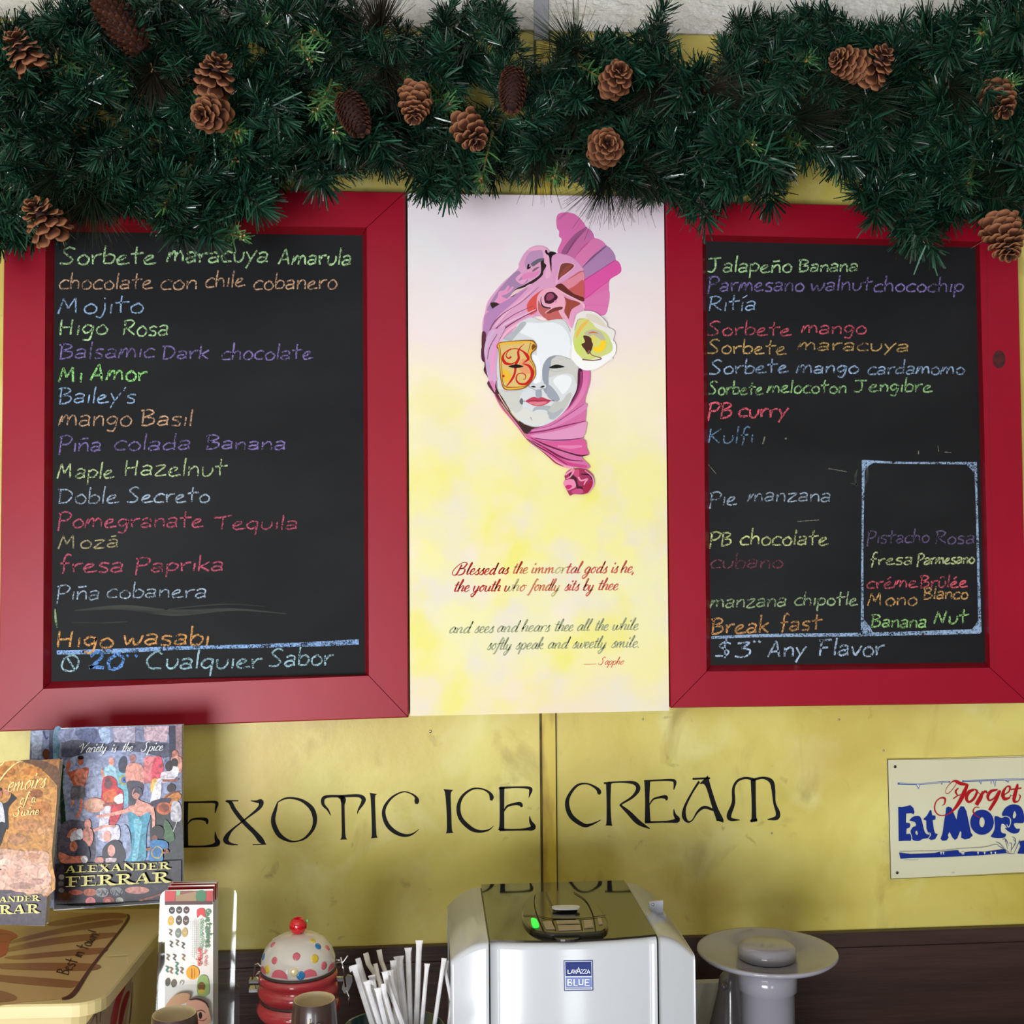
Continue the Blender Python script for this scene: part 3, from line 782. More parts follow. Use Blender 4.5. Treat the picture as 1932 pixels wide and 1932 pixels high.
RIGHT = [
 (GREEN, 3.2, [('Jalapeño', 1334, 1491, 513, 16), ('Banana', 1506, 1616, 513, 14)]),
 (PUR, 3.0, [('Parmesano', 1335, 1514, 549, 16), ('walnut', 1529, 1642, 549, 15), ('chocochip', 1647, 1815, 550, 15)]),
 (BLU, 2.8, [('Ritía', 1336, 1424, 587, 17)]),
 ((222, 84, 106), 3.0, [('Sorbete', 1334, 1490, 632, 15), ('mango', 1511, 1632, 629, 15)]),
 ((206, 164, 92), 3.0, [('Sorbete', 1334, 1481, 667, 15), ('maracuya', 1503, 1713, 661, 14)]),
 ((144, 176, 216), 3.0, [('Sorbete', 1338, 1484, 706, 15), ('mango', 1502, 1617, 704, 14), ('cardamomo', 1636, 1817, 706, 14)]),
 ((150, 206, 130), 3.0, [('Sorbete', 1336, 1436, 744, 14), ('melocoton', 1447, 1594, 741, 14), ('Jengibre', 1611, 1756, 739, 14)]),
 ((240, 88, 108), 3.8, [('PB', 1335, 1379, 789, 17), ('curry', 1392, 1483, 787, 16)]),
 ((98, 140, 180), 2.8, [('Kulfi', 1335, 1419, 836, 16)]),
 ((150, 172, 194), 2.8, [('Pie', 1338, 1387, 954, 16), ('manzana', 1410, 1565, 946, 15)]),
 ((192, 204, 130), 3.0, [('PB', 1338, 1378, 1031, 15), ('chocolate', 1395, 1560, 1028, 16)]),
 ((124, 62, 76), 2.8, [('cubano', 1339, 1475, 1072, 15)]),
 ((154, 184, 132), 3.0, [('manzana', 1339, 1481, 1147, 15), ('chipotle', 1498, 1615, 1142, 14)]),
 ((206, 146, 84), 3.6, [('Break', 1341, 1447, 1196, 17), ('fast', 1470, 1547, 1190, 17)]),
 ((104, 88, 132), 2.8, [('Pistacho', 1635, 1750, 1026, 14), ('Rosa', 1764, 1836, 1026, 14)]),
 ((190, 206, 140), 3.0, [('fresa', 1640, 1719, 1067, 13), ('Parmesano', 1730, 1835, 1065, 12)]),
 ((220, 84, 100), 3.0, [('créme', 1634, 1728, 1110, 13), ('Brûlée', 1735, 1822, 1109, 13)]),
 ((214, 160, 92), 3.0, [('Mono', 1637, 1728, 1142, 15), ('Blanco', 1742, 1823, 1130, 13)]),
 ((152, 210, 120), 3.4, [('Banana', 1643, 1745, 1183, 14), ('Nut', 1761, 1823, 1176, 15)]),
 ((164, 190, 222), 3.6, [('$3', 1349, 1416, 1239, 18), ('Any', 1447, 1517, 1240, 18), ('Flavor', 1544, 1665, 1236, 18)]),
]
sp = wallplane(YS)
rj = random.Random(3)


def chalk_words(rows, slate):
    for col, wd, words in rows:
        gm = sum(col)/3; lc = lin(tuple(v*.86+gm*.14 for v in col))
        for (t, x0, x1, y, xh) in words:
            mb = MB()
            ww = wd*(1 + rj.uniform(-.05, .05))
            st = text_strokes(t, CHALK, (x0, y), (x1-x0+4, rj.uniform(-3, 2)), (xh*0.10, -xh), ww, None, 0.05, rj)
            for s in st:
                s2 = []
                for i, p in enumerate(s):
                    s2.append((p[0]+rj.uniform(-.35, .35), p[1]+rj.uniform(-.35, .35), p[2]*rj.uniform(.75, 1.2)))
                k = rj.uniform(0.8, 1.12)
                ribbon(mb, s2, sp, 3e-4, tuple(v*k for v in lc), smooth=False)
            mb.build('chalk_word', M['chalk'], slate)


def chalk_marks(name, sts, col, slate, fills=()):
    mb = MB()
    for st in sts:
        ribbon(mb, st, sp, 2.5e-4, lin(col), n=8)
    for fl in fills:
        fill(mb, fl, sp, 2.8e-4, lin(col), smooth=False)
    mb.build(name, M['chalk'], slate)


chalk_words(LEFT, slL); chalk_words(RIGHT, slR)
chalk_marks('chalk_rule', [[(107, 1231, 8), (200, 1229, 9), (330, 1223, 7), (480, 1219, 7), (600, 1215, 9), (677, 1211, 10)]], (140, 176, 226), slL)
chalk_marks('chalk_dots', [[(238, 1236, 5), (243, 1239, 5)], [(254, 1236, 5), (259, 1239, 5)]], (92, 152, 236), slL)
chalk_marks('chalk_tick', [[(104, 1149, 3), (105, 1168, 4), (108, 1184, 3)]], (150, 176, 130), slL)
chalk_marks('chalk_rule', [[(1342, 1203, 5), (1450, 1199, 6), (1630, 1197, 7), (1750, 1194, 8), (1849, 1191, 9)]], (150, 176, 210), slR)
chalk_marks('chalk_box', [[(1629, 870, 5), (1700, 873, 4), (1843, 874, 5)], [(1629, 868, 6), (1628, 960, 4), (1627, 1060, 4), (1627, 1198, 6)], [(1840, 872, 5), (1843, 960, 4), (1849, 1193, 6)]],
            (150, 176, 210), slR,
            [[(1627, 868), (1654, 870), (1640, 878), (1632, 888), (1627, 912)], [(1818, 872), (1843, 872), (1844, 908), (1836, 890), (1829, 882)],
             [(1627, 1165), (1640, 1180), (1648, 1195), (1627, 1197)], [(1849, 1165), (1850, 1194), (1826, 1196), (1838, 1182)]])
chalk_marks('chalk_dots', [[(1421, 1209, 4), (1425, 1212, 4)], [(1431, 1209, 4), (1435, 1212, 4)]], (164, 190, 222), slR)
chalk_marks('chalk_tick', [[(1443, 824, 2.5), (1439, 838, 2.5)], [(1482, 826, 3), (1483, 829, 3)], [(1733, 850, 2), (1733, 857, 2)], [(1770, 841, 1.5), (1771, 852, 1.5)], [(1782, 853, 1.6), (1795, 854, 1.6)],
                           [(1563, 884, 1.5), (1598, 890, 1.8)], [(1505, 984, 1.2), (1545, 981, 1.8)], [(1336, 876, 1), (1351, 894, 1.4)]], (130, 132, 120), slR)
mb = MB()
for st in ([(140, 1152, 2), (230, 1146, 9), (330, 1156, 12), (440, 1150, 5), (540, 1158, 1)], [(136, 1174, 1), (190, 1175, 3), (240, 1173, 1)], [(310, 1150, 1), (420, 1140, 2), (500, 1144, 1)]):
    ribbon(mb, st, sp, 1.5e-4, (1, 1, 1), n=8)
mb.build('chalk_smear', M['smear'], slL)
mb = MB()
for st in ([(1618, 885, 1), (1614, 900, 5), (1616, 918, 1)], [(1636, 878, 2), (1636, 900, 6), (1630, 920, 1)], [(1604, 912, 1), (1618, 914, 4)]):
    ribbon(mb, st, sp, 1.5e-4, (1, 1, 1), n=8)
mb.build('chalk_smear', M['smear'], slR)

# ================================================================== PAINTING
YP = -0.030
pq = [(769, 365), (1252.5, 371), (1262.5, 1341), (774, 1351)]
PT = [P(x, y, YP) for x, y in pq]; cen = sum(PT, Vector())/4
pr = empty('canvas_painting', (cen.x, 0, cen.z), 'pink and yellow canvas of a white mask in a pink turban, between the chalkboards', 'painting')
mb = MB(); mb.hexa(PT, [Vector((v.x, 0, v.z)) for v in PT])
cv = mb.build('canvas', M['canvas'], pr, origin=cen)
A = Art(wallplane(YP))
A.view(880, 380, 6.0375)
# fan of pleated cloth
A.f([(1025, 190), (1060, 135), (1160, 125), (1250, 155), (1330, 235), (1370, 300), (1460, 415), (1595, 500), (1700, 660), (1765, 795), (1640, 885), (1625, 1000), (1618, 1180), (1560, 1300), (1340, 1240), (1320, 1000), (1330, 780), (1220, 650), (1040, 590), (1085, 440), (1055, 400), (1055, 340), (1030, 300)], (224, 112, 178))
A.f([(1080, 590), (1140, 480), (1240, 370), (1345, 300), (1375, 300), (1310, 400), (1200, 500), (1140, 600)], (160, 88, 140))
A.f([(1150, 600), (1250, 450), (1375, 305), (1455, 410), (1340, 520), (1240, 640)], (205, 110, 170))
A.r([(1140, 600, 8), (1240, 440, 26), (1372, 302, 14)], (120, 62, 104), (170, 90, 140))
A.r([(1235, 640, 6), (1330, 520, 10), (1462, 415, 6)], (206, 72, 140))
A.f([(1240, 645), (1340, 530), (1462, 418), (1590, 505), (1450, 620), (1320, 745)], (226, 124, 180))
A.f([(1325, 750), (1450, 620), (1595, 503), (1700, 665), (1500, 790), (1335, 905)], (178, 132, 180))
A.r([(1322, 752, 6), (1450, 625, 22), (1592, 508, 14)], (112, 84, 130), (130, 90, 130))
A.f([(1325, 910), (1500, 795), (1702, 670), (1764, 795), (1640, 885), (1500, 1000), (1335, 1120)], (226, 88, 168))
A.r([(1325, 912, 8), (1500, 795, 8), (1700, 668, 5)], (170, 70, 130))
A.r([(1335, 1120, 8), (1450, 1030, 6), (1630, 900, 5)], (206, 72, 140))
A.f([(1335, 1125), (1480, 1060), (1622, 1010), (1618, 1180), (1560, 1295), (1345, 1230)], (224, 120, 180))
A.r([(1345, 1190, 6), (1480, 1180, 4), (1610, 1190, 3)], (216, 92, 158))
# scarf: outer turban silhouette
A.f([(210, 1270), (250, 1130), (400, 940), (520, 830), (590, 760), (600, 700), (660, 590), (740, 520), (830, 500), (910, 520), (980, 580), (1100, 600), (1210, 640), (1310, 740), (1340, 860), (1330, 1000), (1330, 1150), (1350, 1200), (1330, 1240), (1250, 1290), (1230, 1400), (1190, 1440), (1100, 1330), (960, 1370), (850, 1310), (700, 1340), (520, 1480), (440, 1600), (380, 1811), (180, 1811), (168, 1700), (185, 1600), (180, 1400)], (226, 162, 202))
A.f([(230, 1240), (330, 1060), (460, 900), (580, 790), (640, 840), (700, 900), (620, 970), (480, 1090), (330, 1210)], (170, 134, 176))
A.f([(355, 1090), (370, 1030), (430, 1010), (470, 960), (490, 975), (460, 1030), (520, 970), (535, 990), (470, 1050), (400, 1080), (480, 1120), (430, 1160), (320, 1150)], (232, 152, 196))
A.f([(560, 880), (620, 820), (640, 840), (590, 900), (640, 890), (700, 870), (650, 940), (600, 930)], (236, 164, 206))
A.f([(272, 1160), (330, 1150), (380, 1170), (415, 1165), (340, 1215), (300, 1225)], (54, 38, 34))
A.f([(505, 1075), (560, 1000), (640, 960), (740, 905), (830, 840), (850, 780), (846, 680), (880, 650), (885, 700), (912, 730), (880, 790), (860, 850), (760, 930), (700, 950), (640, 1000), (600, 1020), (560, 1060), (520, 1090)], (48, 36, 34))
A.f([(560, 1010), (640, 985), (740, 945), (640, 1000), (520, 1080), (505, 1070)], (240, 206, 204))
A.f([(665, 700), (690, 620), (740, 570), (830, 530), (900, 560), (870, 640), (800, 650), (740, 700), (700, 770), (680, 760)], (196, 148, 192))
A.f([(690, 560), (760, 525), (850, 510), (930, 560), (945, 680), (960, 840), (900, 870), (910, 720), (880, 640), (860, 560), (780, 560)], (240, 176, 208))
A.f([(735, 710), (800, 660), (870, 645), (885, 660), (820, 700), (760, 740)], (104, 104, 118))
A.f([(690, 770), (700, 715), (720, 720), (712, 745), (735, 740), (720, 765)], (30, 26, 30))
A.f([(750, 790), (780, 760), (830, 745), (800, 775), (760, 800)], (140, 96, 110))
A.f([(640, 840), (700, 810), (760, 810), (840, 790), (780, 860), (700, 880), (640, 890)], (230, 138, 190))
A.f([(895, 560), (915, 555), (930, 585), (965, 570), (1025, 590), (975, 640), (968, 800), (950, 700), (940, 625), (905, 595)], (30, 22, 26))
# rosette
A.f([(980, 620), (1100, 600), (1210, 645), (1300, 735), (1330, 790), (1180, 860), (1010, 970), (990, 900), (975, 760)], (226, 158, 202))
A.f([(1010, 970), (1060, 740), (1110, 700), (1200, 705), (1235, 740), (1150, 830), (1060, 890)], (242, 176, 204))
A.f([(1040, 895), (1070, 740), (1110, 705), (1200, 710), (1222, 745), (1150, 810), (1080, 860)], (126, 66, 58))
A.f([(1085, 800), (1150, 730), (1205, 722), (1150, 800), (1060, 860)], (150, 74, 64))
A.f([(1010, 975), (1150, 890), (1330, 790), (1335, 1010), (1332, 1140), (1200, 1080), (1080, 1010)], (200, 98, 98))
A.f([(1075, 935), (1200, 870), (1330, 800), (1335, 910), (1200, 980), (1130, 1000)], (228, 140, 160))
A.f([(1015, 985), (1080, 935), (1170, 1010), (1240, 1060), (1330, 1090), (1330, 1140), (1200, 1085)], (104, 42, 36))
A.f([(1180, 1010), (1260, 940), (1332, 900), (1335, 1080), (1240, 1050)], (202, 92, 88))
A.f([(1030, 1020), (1150, 1090), (1330, 1160), (1350, 1200), (1330, 1240), (1240, 1290), (1225, 1400), (1190, 1430), (1130, 1330), (1110, 1200)], (232, 160, 198))
A.f([(1050, 1050), (1160, 1110), (1300, 1160), (1200, 1230), (1160, 1340), (1110, 1230), (1120, 1160)], (160, 74, 60))
A.r([(1000, 985, 30), (1130, 1060, 20), (1250, 1120, 18), (1325, 1165, 26), (1340, 1215, 16)], (244, 182, 204))
A.r([(1060, 1230, 20), (1120, 1300, 30), (1160, 1370, 24), (1190, 1430, 10)], (240, 178, 204))
A.f([(690, 1180), (760, 1080), (880, 1000), (830, 1070), (805, 1160), (800, 1250), (720, 1290)], (222, 86, 78))
A.f([(800, 1180), (810, 1080), (870, 1010), (960, 980), (1050, 1010), (1110, 1080), (1130, 1160), (1110, 1260), (1090, 1350), (960, 1370), (870, 1320), (815, 1260)], (240, 172, 196))
A.f([(820, 1130), (860, 1190), (960, 1215), (900, 1260), (905, 1330), (860, 1300), (818, 1240)], (190, 100, 98))
A.f([(905, 1270), (1000, 1215), (1080, 1200), (1050, 1250), (1080, 1310), (1090, 1345), (980, 1368), (910, 1340)], (200, 100, 96))
A.f([(920, 1270), (990, 1215), (1090, 1200), (1085, 1230), (1010, 1250), (950, 1275)], (120, 56, 50))
A.r([(850, 1080, 5), (850, 1150, 12), (880, 1200, 18), (960, 1215, 14)], (70, 40, 66))
A.f([(895, 1150), (885, 1090), (920, 1040), (980, 1030), (1020, 1060), (1040, 1090), (1015, 1130), (960, 1165), (910, 1160)], (70, 26, 48))
A.f([(910, 1120), (920, 1060), (970, 1045), (1000, 1080), (980, 1110), (940, 1130)], (150, 72, 100))
A.e(1015, 1140, 16, 14, (228, 140, 190))
# long folds sweeping down the left
A.view(880, 380, 6.0375)
A.f([(215, 1290), (330, 1200), (520, 1090), (700, 980), (500, 1180), (350, 1310), (260, 1480), (215, 1600), (190, 1500), (200, 1380)], (186, 134, 186))
A.r([(330, 1420, 24), (450, 1270, 34), (620, 1130, 30), (800, 960, 14)], (232, 186, 212), (238, 170, 206))
A.r([(225, 1580, 4), (300, 1400, 12), (430, 1270, 9), (620, 1150, 6), (820, 980, 3)], (132, 74, 118))
A.r([(205, 1700, 6), (270, 1530, 12), (400, 1390, 8), (560, 1280, 6), (760, 1190, 4)], (118, 62, 104))
A.r([(230, 1700, 20), (300, 1540, 26), (440, 1400, 24), (640, 1300, 18), (790, 1230, 8)], (230, 190, 216))
A.r([(215, 1800, 6), (300, 1610, 16), (420, 1460, 14), (600, 1340, 9), (800, 1240, 6)], (136, 44, 84))
A.r([(300, 1811, 14), (360, 1640, 22), (470, 1480, 30), (640, 1370, 30), (780, 1290, 10)], (242, 182, 210))
A.f([(185, 1520), (215, 1560), (232, 1640), (215, 1811), (178, 1811), (168, 1690), (186, 1620)], (70, 36, 62))
# face
A.view(880, 620, 5.682)
A.f([(400, 110), (520, 10), (560, -60), (700, -120), (820, -80), (1020, -100), (1100, 0), (1140, 140), (1190, 330), (1198, 440), (1190, 600), (1140, 760), (1040, 900), (920, 1000), (820, 1045), (700, 1045), (590, 1000), (480, 880), (400, 760), (340, 650), (320, 400), (330, 200)], (218, 222, 226))
A.f([(560, 30), (640, -60), (760, -60), (960, -60), (1080, 40), (1120, 200), (1120, 320), (960, 285), (870, 320), (820, 420), (800, 560), (740, 600), (700, 560), (740, 400), (740, 140)], (238, 242, 246))
A.f([(700, 290), (760, 300), (790, 400), (780, 540), (740, 590), (705, 560), (730, 420)], (246, 249, 252))
A.f([(400, 110), (520, 10), (590, -70), (640, -50), (520, 90), (480, 130)], (180, 186, 192))
A.f([(930, 560), (1000, 500), (1080, 500), (1130, 540), (1110, 620), (1040, 700), (990, 650)], (240, 243, 246))
A.f([(880, 330), (930, 300), (1110, 320), (1190, 380), (1190, 600), (1140, 500), (1060, 480), (960, 500), (900, 520), (830, 540), (820, 440)], (206, 206, 200))
A.f([(815, 540), (815, 420), (850, 340), (900, 300), (960, 300), (915, 330), (905, 390), (890, 440), (880, 520), (880, 600), (860, 700), (820, 640), (830, 580)], (150, 158, 172))
A.f([(860, 690), (880, 600), (960, 680), (1000, 760), (950, 780), (880, 740)], (160, 166, 180))
A.f([(905, 830), (960, 780), (1020, 780), (1080, 700), (1130, 700), (1080, 820), (1000, 920), (920, 980), (860, 920), (880, 890)], (196, 197, 192))
A.f([(745, 835), (900, 830), (880, 880), (940, 900), (1040, 850), (1000, 920), (910, 975), (870, 930), (860, 880), (760, 870), (710, 890)], (176, 181, 188))
A.f([(540, 870), (640, 850), (720, 900), (850, 900), (880, 960), (800, 1020), (680, 1010), (580, 950)], (222, 222, 216))
A.f([(340, 650), (460, 680), (600, 650), (560, 760), (600, 850), (520, 900), (400, 760)], (208, 210, 204))
A.r([(880, 335, 4), (930, 295, 8), (1020, 295, 6), (1115, 328, 5)], (150, 150, 150))
A.r([(890, 440, 4), (960, 460, 8), (1060, 440, 4)], (186, 188, 190))
A.f([(885, 422), (925, 395), (970, 386), (1020, 395), (1052, 410), (1000, 422), (940, 428)], (24, 24, 26))
A.f([(670, 600), (700, 570), (740, 590), (790, 580), (850, 600), (850, 640), (800, 640), (760, 660), (700, 645), (672, 625)], (214, 218, 222))
A.r([(670, 580, 4), (672, 620, 8), (710, 645, 6), (760, 662, 8), (815, 645, 8), (852, 640, 6), (860, 600, 4)], (150, 156, 164))
A.f([(690, 622), (720, 612), (745, 628), (715, 632)], (34, 34, 36)); A.f([(790, 628), (820, 610), (840, 618), (815, 634)], (34, 34, 36))
A.f([(745, 660), (800, 660), (805, 730), (770, 740), (745, 725)], (160, 168, 180))
A.f([(570, 770), (590, 745), (605, 770), (600, 815), (575, 800)], (110, 112, 114))
A.r([(600, 775, 6), (640, 778, 5), (900, 772, 5), (942, 780, 8)], (80, 70, 74))
A.f([(635, 778), (690, 742), (730, 733), (768, 745), (810, 735), (860, 755), (905, 772), (850, 812), (790, 830), (720, 825), (670, 800)], (196, 66, 92))
A.f([(670, 790), (760, 785), (860, 785), (820, 815), (740, 822)], (224, 128, 146))
A.r([(640, 778, 3), (730, 770, 6), (770, 776, 6), (840, 768, 5), (900, 773, 3)], (130, 30, 56))
A.f([(680, 945), (700, 960), (700, 990)], (180, 182, 180))
# left edge of scarf lower, dark contour
A.f([(168, 40), (210, 60), (190, 200), (215, 330), (250, 470), (310, 560), (330, 660), (420, 830), (560, 1000), (700, 1060), (640, 1130), (560, 1040), (440, 880), (330, 740), (225, 600), (240, 545), (185, 450), (195, 380), (165, 240)], (92, 44, 60))
A.f([(210, 120), (250, 20), (330, 0), (420, -20), (340, 150), (330, 300), (320, 450), (330, 560), (310, 660), (260, 600), (220, 480), (200, 330), (190, 230)], (216, 166, 204))
A.r([(200, 300, 14), (220, 150, 20), (300, 20, 24)], (206, 182, 216)); A.r([(225, 330, 6), (250, 200, 8), (330, 60, 6)], (110, 50, 90))
A.r([(270, 480, 30), (290, 300, 34), (320, 150, 30)], (236, 156, 204)); A.r([(230, 350, 30), (235, 440, 30), (255, 500, 10)], (190, 168, 206))
A.r([(265, 560, 34), (290, 620, 34), (305, 680, 8)], (222, 132, 188))
A.r([(320, 560, 6), (320, 650, 14), (400, 770, 8), (470, 890, 5)], (60, 30, 34))
A.r([(345, 700, 12), (400, 800, 10), (450, 870, 8)], (226, 170, 160))
A.r([(300, 700, 10), (370, 830, 22), (480, 960, 26), (560, 1060, 22), (640, 1170, 18), (760, 1270, 12), (860, 1330, 22), (960, 1420, 40), (1050, 1470, 34), (1150, 1490, 30)], (228, 128, 168), (240, 158, 184))
A.r([(310, 715, 5), (390, 850, 8), (500, 985, 6), (580, 1090, 5), (660, 1200, 6), (780, 1290, 6), (880, 1370, 14), (960, 1440, 16), (1040, 1475, 8)], (160, 60, 84))
# neck cloth
A.f([(1198, 440), (1240, 450), (1322, 450), (1325, 560), (1300, 660), (1270, 780), (1285, 880), (1275, 990), (1288, 1060), (1255, 1160), (1270, 1230), (1312, 1330), (1305, 1360), (1245, 1365), (1250, 1395), (1322, 1470), (1300, 1505), (1200, 1490), (1050, 1460), (900, 1370), (760, 1260), (640, 1150), (690, 1070), (830, 1040), (980, 960), (1100, 820), (1180, 660)], (214, 112, 166))
A.f([(560, 990), (640, 1040), (740, 1060), (820, 1050), (700, 1090), (650, 1130), (600, 1080)], (60, 36, 36))
A.f([(1198, 440), (1245, 455), (1240, 600), (1180, 740), (1090, 860), (1130, 760), (1185, 640)], (80, 34, 60))
A.r([(1230, 460, 22), (1225, 600, 24), (1170, 740, 16), (1080, 870, 6)], (160, 56, 116))
A.r([(1280, 460, 50), (1275, 580, 50), (1230, 720, 40), (1120, 860, 24), (960, 980, 12)], (222, 108, 172), (226, 150, 190))
A.f([(700, 1080), (900, 1030), (1080, 930), (1270, 800), (1282, 860), (1150, 950), (950, 1050), (760, 1110)], (220, 132, 184))
A.r([(690, 1085, 5), (900, 1040, 6), (1080, 930, 8), (1260, 810, 5)], (150, 60, 112))
A.r([(660, 1120, 18), (860, 1090, 16), (1060, 1040, 14), (1275, 990, 5)], (150, 50, 110), (120, 40, 80))
A.f([(680, 1150), (900, 1110), (1100, 1060), (1280, 1000), (1285, 1060), (1250, 1160), (1100, 1190), (900, 1190)], (224, 152, 194))
A.r([(700, 1170, 5), (900, 1195, 10), (1100, 1190, 14), (1250, 1172, 5)], (112, 62, 110))
A.f([(650, 1140), (800, 1200), (1000, 1210), (1255, 1185), (1290, 1290), (1310, 1335), (1240, 1350), (1080, 1310), (880, 1260), (700, 1190)], (216, 92, 152))
A.r([(980, 1260, 20), (1120, 1270, 36), (1240, 1260, 20)], (228, 130, 178))
A.r([(690, 1170, 4), (860, 1250, 16), (1060, 1320, 14), (1220, 1362, 18), (1305, 1350, 5)], (96, 30, 58))
A.r([(700, 1200, 6), (860, 1290, 18), (1000, 1370, 20), (1120, 1410, 12), (1250, 1420, 5)], (120, 34, 74))
A.r([(800, 1260, 12), (960, 1380, 30), (1100, 1450, 34), (1290, 1480, 26)], (206, 60, 130), (206, 76, 140))
A.r([(650, 1180, 6), (760, 1260, 10), (900, 1340, 8), (1080, 1460, 6)], (70, 34, 40))
# knot at the bottom
A.f([(1052, 1580), (1080, 1530), (1140, 1505), (1220, 1500), (1300, 1520), (1360, 1580), (1368, 1660), (1330, 1740), (1260, 1775), (1150, 1775), (1110, 1790), (1080, 1740), (1040, 1660), (1060, 1620)], (164, 50, 92))
A.f([(1100, 1560), (1130, 1540), (1180, 1600), (1200, 1680), (1260, 1700), (1240, 1760), (1190, 1720), (1160, 1660), (1120, 1610)], (74, 30, 42))
A.f([(1130, 1530), (1200, 1510), (1210, 1560), (1190, 1600), (1140, 1560)], (206, 80, 124))
A.f([(1040, 1650), (1080, 1620), (1150, 1620), (1175, 1690), (1130, 1720), (1080, 1730)], (236, 140, 180))
A.f([(1060, 1690), (1100, 1675), (1135, 1690), (1090, 1725)], (200, 44, 112))
A.r([(1060, 1570, 16), (1090, 1545, 20), (1150, 1512, 20), (1120, 1580, 14), (1070, 1610, 8)], (242, 150, 184))
A.r([(1200, 1590, 20), (1230, 1630, 18), (1300, 1610, 14), (1270, 1650, 14), (1262, 1700, 10)], (240, 150, 186))
A.r([(1230, 1560, 12), (1320, 1570, 16), (1345, 1620, 12)], (60, 26, 40)); A.f([(1270, 1760), (1250, 1690), (1330, 1640), (1355, 1660), (1320, 1730)], (166, 36, 70))
A.r([(1270, 1520, 8), (1350, 1590, 14), (1360, 1680, 14), (1300, 1770, 6)], (232, 146, 190))
A.f([(1130, 1740), (1200, 1715), (1250, 1730), (1240, 1765), (1150, 1772)], (196, 78, 130))
# flower
A.view(880, 380, 6.0375)
A.f([(1215, 1420), (1260, 1290), (1360, 1245), (1480, 1270), (1590, 1370), (1610, 1430), (1690, 1480), (1670, 1600), (1690, 1700), (1640, 1740), (1640, 1811), (1200, 1811), (1200, 1600), (1180, 1500)], (236, 232, 228))
A.view(880, 620, 5.682)
A.f([(1130, 250), (1140, 120), (1240, 100), (1560, 120), (1600, 250), (1540, 330), (1450, 400), (1360, 440), (1260, 445), (1180, 390), (1130, 320)], (248, 248, 248))
A.view(880, 380, 6.0375)
A.f([(1230, 1500), (1270, 1360), (1350, 1330), (1430, 1380), (1480, 1440), (1590, 1500), (1650, 1600), (1660, 1700), (1560, 1760), (1440, 1800), (1330, 1800), (1250, 1700), (1215, 1600)], (212, 218, 130))
A.f([(1250, 1500), (1320, 1390), (1400, 1350), (1300, 1480), (1260, 1560)], (240, 190, 90))
A.f([(1370, 1280), (1480, 1300), (1560, 1370), (1600, 1440), (1500, 1400), (1380, 1340)], (226, 216, 200))
A.f([(1230, 1620), (1300, 1530), (1320, 1640), (1300, 1760), (1240, 1700)], (206, 222, 110))
A.f([(1340, 1500), (1420, 1460), (1520, 1480), (1580, 1560), (1560, 1600), (1480, 1540), (1400, 1530)], (192, 188, 168))
A.f([(1330, 1530), (1400, 1540), (1440, 1600), (1430, 1680), (1390, 1740), (1350, 1690), (1310, 1630), (1350, 1600)], (84, 48, 36))
A.r([(1390, 1500, 8), (1440, 1490, 18), (1500, 1500, 6)], (214, 110, 50))
A.f([(1440, 1660), (1500, 1650), (1540, 1580), (1590, 1600), (1580, 1670), (1520, 1720), (1450, 1700)], (252, 212, 50))
A.f([(1600, 1560), (1660, 1620), (1650, 1700), (1580, 1700), (1600, 1640)], (206, 218, 140))
A.f([(1430, 1520), (1480, 1550), (1470, 1640), (1430, 1600)], (230, 214, 110))
A.r([(1380, 1740, 14), (1400, 1700, 16), (1430, 1750, 10), (1540, 1790, 12), (1440, 1811, 14), (1320, 1800, 16)], (140, 106, 90))
A.r([(1230, 1470, 3), (1270, 1350, 5), (1330, 1340, 3)], (160, 100, 80)); A.r([(1560, 1300, 3), (1600, 1380, 4), (1605, 1430, 3)], (190, 180, 180))
# gold patch with a scrolled B
A.view(880, 620, 5.682)
A.f([(325, 180), (345, 155), (400, 140), (680, 122), (735, 150), (752, 190), (740, 230), (700, 265), (695, 320), (735, 400), (742, 500), (700, 570), (640, 630), (560, 655), (430, 660), (385, 620), (360, 500), (345, 240), (330, 215)], (150, 84, 24))
A.f([(335, 178), (400, 148), (670, 132), (735, 165), (742, 200), (715, 235), (690, 262), (688, 320), (728, 400), (735, 500), (690, 570), (630, 622), (560, 645), (440, 652), (395, 612), (370, 500), (352, 240)], (236, 186, 66))
A.f([(375, 180), (520, 168), (690, 155), (670, 240), (665, 300), (705, 400), (715, 500), (660, 590), (600, 610), (440, 625), (395, 590), (378, 400), (370, 260)], (222, 192, 120))
A.f([(385, 440), (460, 460), (480, 520), (440, 580), (400, 540)], (240, 190, 60)); A.f([(600, 320), (690, 380), (700, 470), (620, 480), (560, 420)], (232, 160, 110))
A.f([(700, 190), (720, 165), (745, 190), (725, 215), (705, 230)], (120, 70, 30))
A.r([(690, 150, 8), (665, 240, 6), (660, 310, 6), (715, 400, 6), (722, 500, 6), (660, 600, 8), (560, 628, 6), (430, 628, 12)], (150, 90, 30))
A.r([(350, 170, 8), (365, 240, 6), (378, 420, 6), (395, 590, 8), (440, 630, 10)], (150, 90, 30))
RED = (200, 28, 30)
A.r([(620, 165, 4), (580, 200, 10), (555, 250, 22), (560, 320, 26), (530, 380, 30), (520, 470, 22), (490, 540, 24), (430, 618, 8)], RED)
A.r([(480, 300, 20), (450, 320, 16), (425, 285, 10), (460, 230, 10), (530, 215, 10), (600, 240, 16), (650, 290, 34), (660, 330, 26), (610, 365, 8)], RED)
A.r([(480, 212, 5), (410, 260, 14), (390, 320, 26), (420, 370, 32), (480, 380, 18), (520, 360, 8)], RED)
A.r([(600, 375, 8), (670, 400, 26), (705, 460, 34), (695, 530, 34), (640, 590, 28), (570, 590, 20), (535, 550, 16), (545, 495, 12), (600, 478, 10), (635, 505, 10), (625, 545, 6), (605, 540, 4)], RED)
